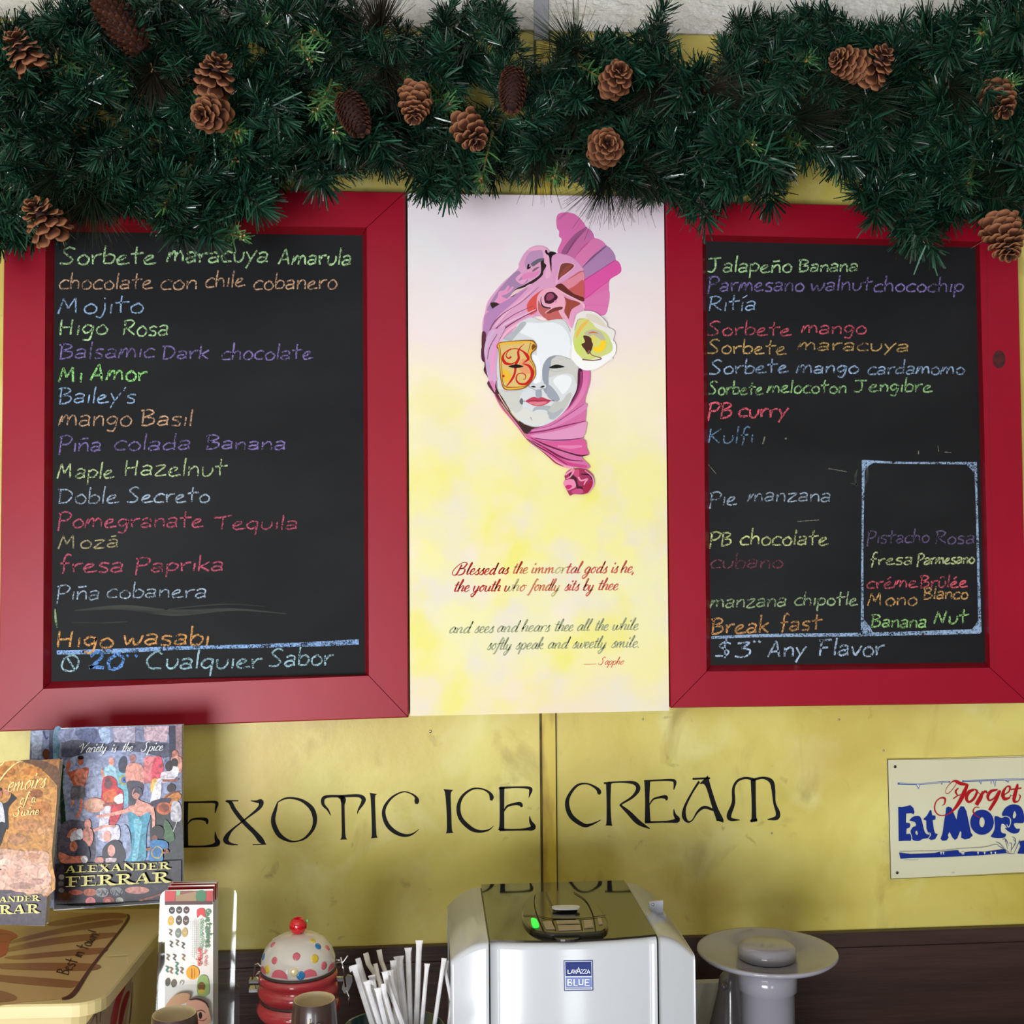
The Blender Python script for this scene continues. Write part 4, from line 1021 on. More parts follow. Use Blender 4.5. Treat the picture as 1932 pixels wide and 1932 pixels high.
A.e(397, 508, 12, 14, RED)
A.f([(448, 405), (500, 388), (550, 385), (612, 405), (560, 420), (500, 420)], (20, 16, 16))
A.mb.build('mask_figure', M['paint'], cv)
# verses
mb = MB(); pp = wallplane(YP)


def vcol(x):
    if x < 958 or (970 < x < 975): return lin((178, 44, 38))
    if 955 <= x < 970: return lin((186, 170, 130))
    if x < 1050: return lin((204, 120, 84))
    if x < 1066: return lin((190, 180, 120))
    return lin((200, 92, 84))


def verse(words, size, colfn, pen=(3.0, 1.25)):
    mb = MB()
    for (t, x0, x1, y) in words:
        put(mb, text_strokes(t, SCRIPT, (x0, y), (x1-x0, 0), (size*0.38, -size), 2, pen), pp, 2.2e-4, None, colfn)
    mb.build('painted_verse', M['paint'], cv)


verse([('Blessed', 857, 934, 1084.5), ('as', 939, 958, 1083), ('the', 966, 994, 1082.5), ('immortal', 1001, 1094, 1082), ('gods', 1101, 1144, 1081.5), ('is', 1152, 1164, 1081), ('he,', 1170, 1197, 1081)], 12, vcol)
verse([('the', 855, 884, 1116.5), ('youth', 891, 943, 1116), ('who', 950, 990, 1115.5), ('fondly', 999, 1054, 1115), ('sits', 1064, 1091, 1114.5), ('by', 1099, 1118, 1114.5), ('thee', 1127, 1165, 1113.5)], 12, vcol)
gcol = lambda x: lin((160, 166, 132))
verse([('and', 846, 886, 1195), ('sees', 894, 930, 1194), ('and', 936, 976, 1193), ('hears', 983, 1036, 1192), ('thee', 1045, 1080, 1191), ('all', 1087, 1112, 1190.5), ('the', 1121, 1146, 1190), ('while', 1154, 1203, 1189)], 12, gcol)
verse([('softly', 918, 963, 1226), ('speak', 972, 1024, 1225), ('and', 1032, 1070, 1224), ('sweetly', 1079, 1142, 1223), ('smile.', 1152, 1207, 1222)], 12, gcol)
verse([('-', 1100, 1124, 1257), ('Sappho', 1130, 1176, 1254)], 7.5, lambda x: lin((214, 96, 70)), (1.6, 0.8))


# ================================================================== GARLAND
rg = random.Random(21)


def interp(tab, x):
    for (x0, y0), (x1, y1) in zip(tab, tab[1:]):
        if x0 <= x <= x1:
            return y0+(y1-y0)*(x-x0)/(x1-x0)
    return tab[-1][1] if x > tab[-1][0] else tab[0][1]


BOT = [(-60, 500), (0, 492), (40, 465), (120, 452), (150, 415), (190, 425), (235, 405), (290, 425), (315, 462), (345, 440), (372, 425), (385, 455), (430, 462), (446, 420), (470, 398), (500, 412),
       (530, 385), (534, 325), (590, 322), (600, 375), (632, 382), (640, 312), (662, 312), (670, 352), (705, 352), (712, 312), (726, 312), (735, 345), (758, 340), (766, 312), (782, 316), (790, 372), (870, 380), (893, 368), (900, 330),
       (925, 362), (955, 362), (966, 344), (1028, 348), (1036, 296), (1052, 300), (1066, 340), (1084, 338), (1092, 300), (1100, 352), (1165, 365), (1180, 372), (1240, 385), (1262, 375), (1290, 410), (1340, 414), (1366, 390), (1374, 345),
       (1390, 372), (1440, 380), (1488, 365), (1500, 300), (1520, 292), (1545, 330), (1610, 335), (1622, 385), (1640, 425), (1668, 420), (1684, 470), (1700, 492), (1760, 478), (1782, 440), (1800, 402), (1830, 420), (1868, 420), (1890, 400), (2000, 480)]
TOP = [(-60, 10), (0, 32), (30, 48), (55, 10), (90, -20), (600, -20), (700, 10), (760, 30), (800, 40), (830, 5), (900, -10), (965, 12), (978, 60), (988, 100), (1000, 118), (1030, 114), (1050, 72), (1075, 58), (1110, 62), (1145, 48), (1170, 42), (1184, 90),
       (1200, 70), (1225, 25), (1255, 8), (1272, 60), (1282, 130), (1310, 140), (1332, 95), (1355, 50), (1390, 15), (1400, -10), (1470, 10), (1490, 30), (1510, -10), (1570, 10), (1610, 48), (1650, 34), (1690, 5), (1760, 28), (1800, 5), (1850, -20), (2000, -20)]


def cmul(c, k):
    return tuple(min(1, v*k) for v in c)


def sprig_mesh(kind, seed, n, L, nl, nw, cols, amin, amax, stemcol, droop=0.0):
    r = random.Random(seed); mb = MB()
    bend = r.uniform(-.18, .18); bend2 = r.uniform(-.12, .12)

    def ax(t):
        return Vector((bend*L*t*t, bend2*L*t*t, L*t))
    mb.tube([ax(i/5) for i in range(6)], [0.0013*(1-0.5*i/5) for i in range(6)], 4, stemcol)
    for i in range(n):
        t = r.uniform(0.04, 1.0) if kind != 'fan' else r.uniform(0.55, 1.0)
        if r.random() < 0.12: t = 1.0
        p = ax(t); phi = r.uniform(0, 2*math.pi)
        al = math.radians(r.uniform(amin, amax))*(1.0 if t < 0.97 else 0.55)
        d = Vector((math.sin(al)*math.cos(phi), math.sin(al)*math.sin(phi), math.cos(al)))
        ln = nl*r.uniform(0.75, 1.1)*(1.0 if t < .9 else .85)
        side = d.cross(Vector((r.uniform(-1, 1), r.uniform(-1, 1), r.uniform(-1, 1)))).normalized()
        crv = Vector((0, 0, 1))*ln*r.uniform(0.02, 0.16) + Vector((r.uniform(-1, 1), r.uniform(-1, 1), r.uniform(-1, 1)))*ln*0.05
        hw = nw/2
        c = cmul(r.choice(cols), r.uniform(0.65, 1.35))
        p1 = p+d*ln*.5+crv*.25; p2 = p+d*ln+crv
        mb.add([p-side*hw*.8, p+side*hw*.8, p1+side*hw, p1-side*hw, p2+side*hw*.6, p2-side*hw*.6], [(0, 1, 2, 3), (3, 2, 4, 5)], c)
    if stemcol[0] > 0.05 or kind == 'fan':
        for k in range(5):
            q = ax(1.0)+Vector((r.uniform(-1, 1), r.uniform(-1, 1), r.uniform(-.5, 1)))*0.003
            mb.sphere(q, 0.0016, 5, 3, lin((150, 112, 60)))
    return mb


DG = [lin(c) for c in ((22, 54, 41), (18, 44, 34), (28, 66, 50), (15, 36, 28), (44, 88, 68), (22, 50, 32), (34, 74, 52))]
LG = [lin(c) for c in ((64, 112, 66), (74, 124, 70), (48, 94, 60), (90, 128, 74))]
FG = [lin(c) for c in ((26, 46, 26), (34, 54, 28), (40, 38, 22), (20, 36, 22))]
BR = [lin(c) for c in ((44, 34, 26), (52, 38, 28), (30, 36, 22), (36, 28, 22))]
STEM = lin((58, 50, 30)); TAN = lin((138, 110, 62))
proto = {}


def mk(key, kind, count, **kw):
    proto[key] = []
    for k in range(count):
        b = sprig_mesh(kind, hash(key) % 1 + 100*len(key)+k*7+ord(key[0]), **kw)
        me_o = b.build('needle_sprig', M['fine'] if kind == 'fan' else M['needle'])
        proto[key].append((me_o.data, b, kw['L']))
        bpy.data.objects.remove(me_o)


mk('dark', 'tip', 7, n=150, L=0.092, nl=0.036, nw=0.0022, cols=DG, amin=28, amax=68, stemcol=STEM)
mk('light', 'tip', 3, n=90, L=0.075, nl=0.018, nw=0.0016, cols=LG, amin=35, amax=75, stemcol=TAN)
mk('green_fan', 'fan', 3, n=330, L=0.03, nl=0.075, nw=0.0007, cols=FG, amin=4, amax=62, stemcol=TAN)
mk('brown_fan', 'fan', 2, n=330, L=0.03, nl=0.070, nw=0.0007, cols=BR, amin=4, amax=58, stemcol=TAN)

gl = P(966, 210, 0)
garland = empty('garland', (gl.x, -0.08, gl.z), 'thick dark green artificial pine garland hung along the top of the wall', 'garland')
GO = Vector(garland.location)
NAMES = {'dark': ('needle_sprig', None), 'light': ('needle_sprig', 'light green short needled sprig'), 'green_fan': ('needle_fan', 'long fine needled fan'), 'brown_fan': ('needle_fan', 'long fine brownish needled fan')}
count_parts = 0
filler = MB()


def orient(base, tip, roll):
    z = (tip-base).normalized(); x = z.orthogonal().normalized(); y = z.cross(x)
    R = Matrix((x, y, z)).transposed()
    return R @ Matrix.Rotation(roll, 3, 'Z')


def sprig(key, b, t, Yb, Yt, part=True, scale=None):
    global count_parts
    base = P(b[0], b[1], Yb); tip = P(t[0], t[1], Yt)
    data, src, L = rg.choice(proto[key])
    s = scale or max(0.6, min(1.35, (tip-base).length/L))
    R = orient(base, tip, rg.uniform(0, 6.28))
    if part and count_parts < 296:
        count_parts += 1
        o = bpy.data.objects.new(NAMES[key][0], data); C.objects.link(o)
        if NAMES[key][1]: o['label'] = NAMES[key][1]
        o.parent = garland
        mm = R.to_4x4() @ Matrix.Scale(s, 4); mm.translation = base-GO
        o.matrix_basis = mm
    else:
        filler.add([base + R @ (Vector(v)*s) for v in src.v], src.f, src.c)


# tips along the lower and upper outline
def along(tab, sgn, step):
    x = -40
    while x < 1970:
        y = interp(tab, x); nb = [interp(tab, x-14), interp(tab, x+14)]
        y2 = min([y]+nb) if sgn > 0 else max([y]+nb)
        ln = rg.uniform(70, 105); an = rg.uniform(-0.55, 0.55)
        tip = (x, y2 - sgn*rg.uniform(20, 27)); base = (x-ln*math.sin(an), tip[1]-sgn*ln*math.cos(an))
        sprig('dark', base, tip, rg.uniform(-.09, -.06), rg.uniform(-.15, -.09))
        x += rg.uniform(step*.8, step*1.2)


along(BOT, 1, 25); along(TOP, -1, 30)
# hand-placed tips
for k, b, t in [('dark', (300, 380), (322, 440)), ('dark', (360, 380), (408, 445)), ('dark', (420, 340), (500, 385)), ('dark', (600, 290), (614, 365)), ('dark', (780, 300), (810, 362)), ('dark', (850, 300), (860, 360)),
                ('dark', (1700, 400), (1740, 475)), ('dark', (1660, 340), (1655, 405)), ('dark', (1300, 320), (1320, 395)), ('dark', (1420, 280), (1440, 360)), ('dark', (1220, 90), (1250, 25)),
                ('light', (360, 210), (450, 270)), ('light', (440, 215), (438, 280)), ('light', (540, 60), (590, 90)), ('light', (650, 100), (600, 75)), ('light', (620, 190), (650, 260)), ('light', (625, 150), (612, 230)),
                ('light', (800, 150), (870, 210)), ('light', (930, 250), (905, 330)), ('light', (1075, 290), (1062, 335)), ('light', (1090, 120), (1125, 150)), ('light', (1360, 220), (1405, 270)), ('light', (1765, 200), (1768, 260)),
                ('light', (1840, 280), (1845, 350)), ('light', (1850, 150), (1925, 150)), ('light', (360, 310), (310, 370)), ('light', (150, 70), (140, 140)), ('light', (400, 430), (440, 450)), ('light', (740, 130), (790, 170)), ('light', (170, 130), (210, 160)),
                ('light', (1500, 90), (1540, 120)), ('light', (1900, 40), (1860, 80)), ('light', (530, 100), (520, 40)), ('light', (1480, 255), (1520, 270))]:
    sprig(k, b, t, -.13, -.20)
for k, b, t in [('green_fan', (172, 345), (172, 372)), ('brown_fan', (285, 120), (290, 150)), ('brown_fan', (712, 90), (712, 60)), ('brown_fan', (722, 110), (724, 140)), ('green_fan', (1020, 262), (1022, 292)),
                ('green_fan', (1150, 320), (1140, 345)), ('green_fan', (1200, 300), (1195, 330)), ('brown_fan', (1305, 160), (1340, 168)), ('green_fan', (1470, 225), (1505, 222)), ('green_fan', (1590, 170), (1620, 190)),
                ('green_fan', (1790, 150), (1792, 180)), ('green_fan', (1120, 170), (1108, 200)), ('green_fan', (1530, 150), (1570, 162)), ('green_fan', (1900, 290), (1900, 320)), ('green_fan', (120, 310), (110, 330)), ('green_fan', (1100, 110), (1080, 95)),
                ('green_fan', (800, 250), (810, 285)), ('brown_fan', (1260, 150), (1240, 170))]:
    sprig(k, b, t, -.14, -.165, scale=1.0)
# body of the garland, two depth layers as parts, deeper ones joined
pts = []
x = -50
while x < 1980:
    yt, yb = interp(TOP, x)+18, interp(BOT, x)-30
    n = max(3, int((yb-yt)/62))
    for k in range(n):
        pts.append((x+rg.uniform(-26, 26), yt+(yb-yt)*(k+rg.uniform(.1, .9))/n))
    x += 52
rg.shuffle(pts)


def inside(p, mrg):
    return interp(TOP, p[0])+mrg < p[1] < interp(BOT, p[0])-mrg


def body(depth, cnt, part):
    for (x, y) in pts[:cnt] if cnt else pts:
        x += rg.uniform(-20, 20); y += rg.uniform(-20, 20)
        v = (y-(interp(TOP, x)+interp(BOT, x))/2)/200
        for _ in range(12):
            an = rg.uniform(0, 6.28); ln = rg.uniform(45, 100)
            t = (x+ln*math.cos(an), y+ln*math.sin(an)+v*30)
            if inside(t, 24) and inside((x, y), 10):
                dd = depth-.03 if max(y, t[1]) > 335 and depth > -.1 else depth
                sprig('dark', (x, y), t, dd+rg.uniform(-.02, .02), dd-rg.uniform(.01, .07), part)
                break


body(-.155, 0, True)
print('parts', count_parts)
body(-.06, 0, False); body(-.05, 0, False); body(-.085, 0, False)
fo = filler.build('inner_greenery', M['needle'], garland); fo['kind'] = 'stuff'
print('filler faces', len(filler.f))

# ------------------------------------------------------------------ pine cones
def scale_mesh():
    mb = MB(); nu, nv = 6, 5; vs = []; cs = []
    for side in (1, -1):
        for j in range(nv+1):
            t = j/nv
            wdt = 0.12+0.33*math.sin(min(1, t*1.15)*math.pi/2)**1.2
            if t > .8: wdt *= 1-0.40*((t-.8)/.2)**2
            for i in range(nu+1):
                u = -1+2*i/nu
                thick = (0.035+0.05*t)*(1-abs(u)**2*0.7)
                x = u*wdt; y = t*(1-0.08*u*u) + (0.05*(1-u*u) if j == nv else 0)
                z = 0.22*t*t + 0.10*(u*u)*t + side*thick*.5
                vs.append((x, y, z))
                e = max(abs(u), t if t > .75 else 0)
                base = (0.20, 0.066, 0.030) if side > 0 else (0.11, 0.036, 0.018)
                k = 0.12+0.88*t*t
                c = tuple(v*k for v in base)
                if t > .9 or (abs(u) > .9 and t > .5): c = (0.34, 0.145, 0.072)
                cs.append(c)
    W = nu+1; H = (nv+1)*W; fs = []
    for j in range(nv):
        for i in range(nu):
            a = j*W+i
            fs.append((a, a+1, a+W+1, a+W)); fs.append((H+a, H+a+W, H+a+W+1, H+a+1))
    for i in range(nu):
        a = nv*W+i; fs.append((a, a+1, H+a+1, H+a))
    for j in range(nv):
        a = j*W; fs.append((a, a+W, H+a+W, H+a)); a = j*W+nu; fs.append((a, H+a, H+a+W, a+W))
    mb.add(vs, fs, cs)
    o = mb.build('scale', M['scale'], smooth=True); d = o.data; bpy.data.objects.remove(o); return d


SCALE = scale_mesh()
rcn = random.Random(4)


def open_cone(px, py, r_px, axis, Y, label, n=36, spread=1.0, tint=None, hgt=1.0):
    """axis: pointing from the cone's base to its tip (x right, y away, z up)"""
    c = P(px, py, Y); R = r_px*(c-CAM).dot(Fw)/F_PX
    root = empty('pine_cone', c, label, 'pine cone', 'open pine cones in the garland')
    z = Vector(axis).normalized(); x = z.orthogonal().normalized(); yv = z.cross(x)
    B = Matrix((x, yv, z)).transposed()
    core = MB(); H = R*0.80*hgt
    pts_ = [Vector(B @ Vector((0, 0, -H*.75+H*1.5*i/7))) for i in range(8)]
    core.tube([c+p for p in pts_], [R*q for q in (.12, .24, .26, .24, .2, .15, .09, .04)], 8, (0.10, 0.04, 0.03))
    core.build('core', M['conecore'], root, True)
    for i in range(n):
        t = (i+.5)/n
        zz = -H*.72+H*1.42*t
        ang = i*2.39996+rcn.uniform(-.1, .1)
        elev = math.radians(-30+98*t**1.3 + rcn.uniform(-9, 9))*spread      # angle above the radial plane
        ln = R*(0.84-0.50*t**1.5)*rcn.uniform(.92, 1.06)
        rr = R*(0.18-0.13*t)
        rad = Vector((math.cos(ang), math.sin(ang), 0)); tang = Vector((-math.sin(ang), math.cos(ang), 0))
        d = rad*math.cos(elev)+Vector((0, 0, 1))*math.sin(elev); nrm = tang.cross(d)
        if nrm.z < 0 and elev < 1.3: nrm = -nrm
        Rm = B @ Matrix((tang, d, tang.cross(d))).transposed()
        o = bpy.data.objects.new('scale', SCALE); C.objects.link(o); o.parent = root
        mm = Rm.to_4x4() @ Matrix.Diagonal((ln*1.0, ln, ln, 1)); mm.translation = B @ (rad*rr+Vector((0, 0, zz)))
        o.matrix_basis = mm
    mb = MB()
    e = c + B @ Vector((0, 0, -H*.7)); wv = Vector((rcn.uniform(-.02, .02), 0.05, rcn.uniform(-.02, .02)))
    mb.tube(catmull([tuple(e), tuple(e+wv*.4+Vector((.006, -.004, .004))), tuple(e+wv)], 5), 0.0006, 5)
    mb.build('wire', M['wire'], root, True)
    return root


def closed_cone(px, py, hl, hw, axis, Y, label):
    c = P(px, py, Y); k = (c-CAM).dot(Fw)/F_PX; H = hl*k; R = hw*k
    root = empty('pine_cone', c, label, 'pine cone', 'narrow pine cones in the garland')
    z = Vector(axis).normalized(); x = z.orthogonal().normalized(); yv = z.cross(x)
    B = Matrix((x, yv, z)).transposed(); core = MB()
    prof = lambda t: R*(math.sin(math.pi*min(.999, (.12+.80*t)))**.55)
    core.tube([c + B @ Vector((0, 0, -H+2*H*i/9)) for i in range(10)], [prof(i/9)*.82 for i in range(10)], 12, (0.05, 0.02, 0.015))
    core.build('core', M['conecore'], root, True)
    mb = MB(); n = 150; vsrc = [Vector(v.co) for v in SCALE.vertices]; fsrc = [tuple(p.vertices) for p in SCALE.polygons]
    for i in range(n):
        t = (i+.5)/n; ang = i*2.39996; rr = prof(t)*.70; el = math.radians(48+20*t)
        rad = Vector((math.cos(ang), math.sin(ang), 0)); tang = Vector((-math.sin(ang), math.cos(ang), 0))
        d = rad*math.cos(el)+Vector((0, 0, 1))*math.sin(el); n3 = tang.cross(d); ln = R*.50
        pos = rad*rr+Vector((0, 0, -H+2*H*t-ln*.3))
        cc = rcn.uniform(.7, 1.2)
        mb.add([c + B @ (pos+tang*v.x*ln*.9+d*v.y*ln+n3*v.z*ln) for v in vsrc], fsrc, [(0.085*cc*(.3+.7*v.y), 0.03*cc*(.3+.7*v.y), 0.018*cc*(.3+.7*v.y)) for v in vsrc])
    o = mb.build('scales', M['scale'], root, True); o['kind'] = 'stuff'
    return root


YC = -0.245
open_cone(38, 88, 42, (-.35, -.45, .75), YC, 'open brown pine cone at the far left end near the top of the garland')
open_cone(408, 135, 43, (.25, -.55, .55), YC, 'upper cone of the touching pair of open cones in the left half')
open_cone(391, 215, 43, (-.2, -.75, -.30), YC, 'lower cone of the touching pair of open cones in the left half')
open_cone(78, 408, 46, (-.3, -.55, .6), YC, 'open brown cone hanging low by the top left corner of the left chalkboard')
open_cone(782, 204, 37, (-.05, -.30, -.9), YC, 'small open cone above the left edge of the painting', 58, hgt=1.05)
open_cone(892, 255, 39, (.35, -.4, -.75), YC, 'tilted open cone low in the garland above the painting')
open_cone(1165, 143, 38, (.08, -.95, .1), YC, 'round open cone near the garland top above the painting right edge')
open_cone(1144, 276, 42, (-.05, -.95, -.12), YC, 'round light brown open cone hanging lowest above the painting')
open_cone(1592, 116, 37, (-.85, -.35, .15), YC, 'left cone of the touching pair above the right chalkboard', 56, hgt=.9)
open_cone(1657, 117, 39, (.25, -.65, .45), YC, 'right cone of the touching pair above the right chalkboard')
open_cone(1888, 196, 38, (.1, -.5, -.75), -0.2, 'shaded open cone half under needles near the right end of the garland')
open_cone(1897, 456, 44, (.1, -.35, -.9), YC, 'open cone hanging low at the top right corner of the right chalkboard', 62, hgt=1.1)
closed_cone(230, 46, 58, 33, (-.62, -.15, .75), -0.22, 'long narrow dark cone leaning at the top left of the garland')
closed_cone(666, 214, 40, 28, (.35, -.3, -.85), -0.22, 'small narrow dark cone left of the painting')
closed_cone(967, 168, 42, 25, (-.08, -.35, -.95), -0.23, 'narrow upright dark cone above the middle of the painting')

# ================================================================== COUNTER AND WHAT STANDS ON IT
ZC = 0.87
mb = MB(); mb.box((-1.6, -1.0, ZC-0.04), (1.9, -0.013, ZC)); mb.box((-1.58, -0.95, 0), (1.88, -0.05, ZC-0.04))
ct = mb.build('counter', M['counter']); tagp(ct, 'brown wooden counter under the wall, carrying the machine and jars', 'counter')


def plane3(p, q, r):
    return Plane(p, (q-p).cross(r-p))


# ---- cream tub
zl = 1.12
FR = PZ(190, 1893, zl); BRc = PZ(304, 1712, zl); FL0 = PZ(0, 1897, zl)
u = (FL0-FR).normalized(); vdir = (BRc-FR); v = (vdir-u*vdir.dot(u)).normalized(); Lv = vdir.dot(v)-0.004; Lu = 0.36


def rrect(o, u, v, a, b, r, n=6):
    pts = []
    for cx, cy, s in ((r, r, math.pi), (a-r, r, 1.5*math.pi), (a-r, b-r, 0), (r, b-r, .5*math.pi)):
        for k in range(n+1):
            t = s+math.pi/2*k/n
            pts.append(o+u*(cx+r*math.cos(t))+v*(cy+r*math.sin(t)))
    return pts


def prism(mb, pts, zlo, zhi, bev=0.0, inset=0.0, col=None):
    n = len(pts); cen_ = sum(pts, Vector())/n
    lv = [(zlo, 0, inset), (zhi-bev, 0, 0), (zhi, bev, 0)] if bev else [(zlo, 0, inset), (zhi, 0, 0)]
    vs = []
    for z, b, ins in lv:
        for p in pts:
            d = (p-cen_); d.z = 0; q = p-d.normalized()*(b+ins); vs.append((q.x, q.y, z))
    fs = []
    for l in range(len(lv)-1):
        for i in range(n):
            j = (i+1) % n; fs.append((l*n+i, l*n+j, (l+1)*n+j, (l+1)*n+i))
    fs.append(tuple(range((len(lv)-1)*n, len(lv)*n))); fs.append(tuple(reversed(range(n))))
    mb.add(vs, fs, col)


tub = empty('storage_tub', ((FR+BRc)/2)-Vector((0, 0, zl-ZC)), 'cream plastic tub with a printed sunburst lid on the left of the counter', 'tub')
mb = MB(); prism(mb, rrect(FR-u*0.0, u, v, Lu, Lv, 0.03), zl-0.014, zl, 0.002); lid = mb.build('lid', M['tub'], tub)
mb = MB(); prism(mb, rrect(FR+u*0.012+v*0.01, u, v, Lu-0.024, Lv-0.02, 0.03), ZC, zl-0.014, 0, 0.012); bd = mb.build('tub_body', M['tub'], tub)
A = Art(Plane((0, 0, zl), (0, 0, 1))); A.view(0, 1660, 4.025)
TB, TS, TD = (196, 164, 112), (150, 104, 66), (84, 48, 38)
A.f([(-400, 240), (600, 250), (900, 250), (985, 290), (900, 400), (700, 650), (560, 860), (480, 900), (200, 925), (-400, 935)], TB)
for s in ([(380, 320), (700, 262), (880, 250), (960, 262), (940, 290), (780, 300), (420, 352)], [(110, 455), (420, 375), (870, 300), (900, 340), (500, 400), (100, 482)],
          [(50, 520), (400, 440), (860, 400), (830, 440), (420, 490), (40, 548)], [(40, 585), (400, 545), (790, 515), (760, 560), (400, 585), (150, 605)],
          [(0, 635), (700, 635), (680, 690), (100, 680), (0, 668)], [(-60, 720), (20, 722), (600, 770), (560, 812), (480, 816), (0, 770)], [(-200, 820), (0, 840), (100, 870), (130, 900), (60, 922), (-200, 930)],
          [(-300, 300), (-100, 330), (-80, 400), (-300, 380)]):
    A.f(s, TS)
A.f([(-200, 370), (40, 380), (135, 425), (80, 460), (60, 520), (20, 580), (-200, 600)], (176, 40, 34))
A.r([(-200, 420, 12), (0, 410, 8), (100, 420, 4)], (120, 24, 24)); A.r([(-200, 480, 10), (0, 470, 7), (60, 470, 4)], (120, 24, 24))
A.r([(965, 262, 10), (975, 290, 20), (905, 395, 18), (700, 655, 24), (560, 862, 36), (470, 903, 14)], TD)
for st in text_strokes('Best in town!', CHALK, (512, 722), (255, -322), (-52, -14), 9):
    A.r([(p[0], p[1], 7) for p in st], (64, 42, 32), smooth=False)
A.r([(815, 578, 4), (965, 570, 5), (972, 640, 4)], (236, 222, 176), smooth=False)
A.mb.build('lid_print', M['gloss_print'], lid)
# side print (right flank of the tub)
sidep = plane3(FR+u*0.012+v*0.03-Vector((0, 0, .02)), FR+u*0.012+v*0.2-Vector((0, 0, .02)), FR+u*0.022+v*0.1-Vector((0, 0, .24)))
A = Art(sidep, base=9e-4); A.view(0, 1660, 4.025)
A.f([(760, 960), (900, 820), (1000, 660), (1010, 700), (960, 1110), (640, 1110)], (176, 150, 116), False)
A.f([(835, 1095), (870, 930), (930, 800), (960, 745), (955, 800), (915, 930), (880, 1095)], (170, 40, 36)); A.f([(900, 1090), (925, 940), (965, 850), (985, 860), (950, 990), (925, 1095)], (150, 34, 34))
A.r([(760, 1080, 5), (770, 990, 7), (800, 940, 4)], (100, 76, 60)); A.r([(690, 1090, 4), (730, 1020, 8), (735, 1095, 4)], (100, 76, 60)); A.r([(985, 1090, 5), (1000, 960, 6), (1005, 780, 4)], (120, 70, 60))
A.mb.build('side_print', M['gloss_print'], bd)


# ---- books
def book(corners, Y0, zb, thick, label, lean, name='paperback_book', group=None):
    """corners px (TL,TR,BR,BL) on a cover plane that stands at height zb with its foot at depth Y0, leaning back"""
    bl = P(corners[3][0], corners[3][1], Y0); br = P(corners[2][0], corners[2][1], Y0)
    n = Vector((0, -math.cos(lean), math.sin(lean)))
    pl = Plane(Vector((0, Y0, (bl.z+br.z)/2)), n)
    cs_ = [pl.at(*p) for p in corners]
    cc = sum(cs_, Vector())/4
    root = empty(name, (cc.x, Y0, min(c.z for c in cs_)), label, 'book', group)
    bk = -pl.n*thick
    mb = MB(); mb.hexa(cs_, [c-pl.n*0.0008 for c in cs_]); front = mb.build('cover', M['gloss_print'], root)
    mb = MB(); mb.hexa([c+bk for c in cs_], [c+bk-pl.n*0.0008 for c in cs_]); mb.build('back_cover', M['pages'], root)
    ins = [c+(cc-c).normalized()*0.0015 - pl.n*0.0009 for c in cs_]
    mb = MB(); mb.hexa(ins, [c+bk+pl.n*0.0009 for c in ins]); mb.build('pages', M['pages'], root)
    return root, front, pl


# front book with the arch
bkA, frA, plA = book([(-88, 1448), (112, 1434), (84, 1747), (-120, 1742)], -0.245, zl, 0.014, 'orange brown paperback on the tub at the left edge, suited man on its cover', math.radians(7))
for o_ in [c for c in bkA.children if c.name.startswith('pages')]:
    pass
A = Art(plA); A.view(0, 1340, 4.8306)
A.f([(-430, 520), (545, 440), (408, 1965), (-580, 1945)], (150, 96, 40), False)
A.f([(-300, 560), (0, 480), (150, 460), (300, 500), (420, 570), (520, 690), (470, 1300), (430, 1700), (-500, 1700), (-420, 900)], (198, 138, 66), True)
A.f([(170, 465), (280, 450), (420, 470), (545, 550), (535, 700), (500, 660), (400, 560), (280, 490)], (104, 66, 34))
for (x, y, rx, ry, c) in [(300, 560, 90, 50, (190, 120, 44)), (200, 640, 120, 60, (204, 140, 60)), (380, 900, 90, 70, (176, 110, 44)), (250, 1050, 130, 60, (190, 130, 76)), (400, 1100, 60, 40, (206, 150, 96)), (60, 560, 80, 50, (180, 112, 40)), (330, 760, 60, 40, (150, 88, 36)), (160, 1180, 90, 50, (182, 128, 84)), (430, 1000, 40, 80, (196, 132, 70))]:
    A.e(x, y, rx, ry, c)
A.f([(-400, 1270), (0, 1260), (200, 1280), (440, 1300), (420, 1500), (400, 1690), (-500, 1690)], (210, 164, 138))
A.f([(-400, 1330), (60, 1320), (300, 1390), (420, 1420), (400, 1600), (-400, 1600)], (222, 176, 160))
for (x, y, rx, ry, c) in [(300, 1330, 70, 30, (196, 140, 108)), (120, 1480, 110, 40, (208, 160, 142)), (330, 1560, 70, 30, (186, 142, 128)), (200, 1600, 120, 30, (172, 132, 120)), (40, 1380, 60, 30, (226, 196, 180))]:
    A.e(x, y, rx, ry, c)
A.f([(-500, 1640), (100, 1640), (250, 1690), (430, 1700), (410, 1965), (-560, 1945)], (70, 60, 76), False)
A.e(150, 1680, 90, 24, (96, 82, 96)); A.e(330, 1690, 60, 18, (110, 84, 84))
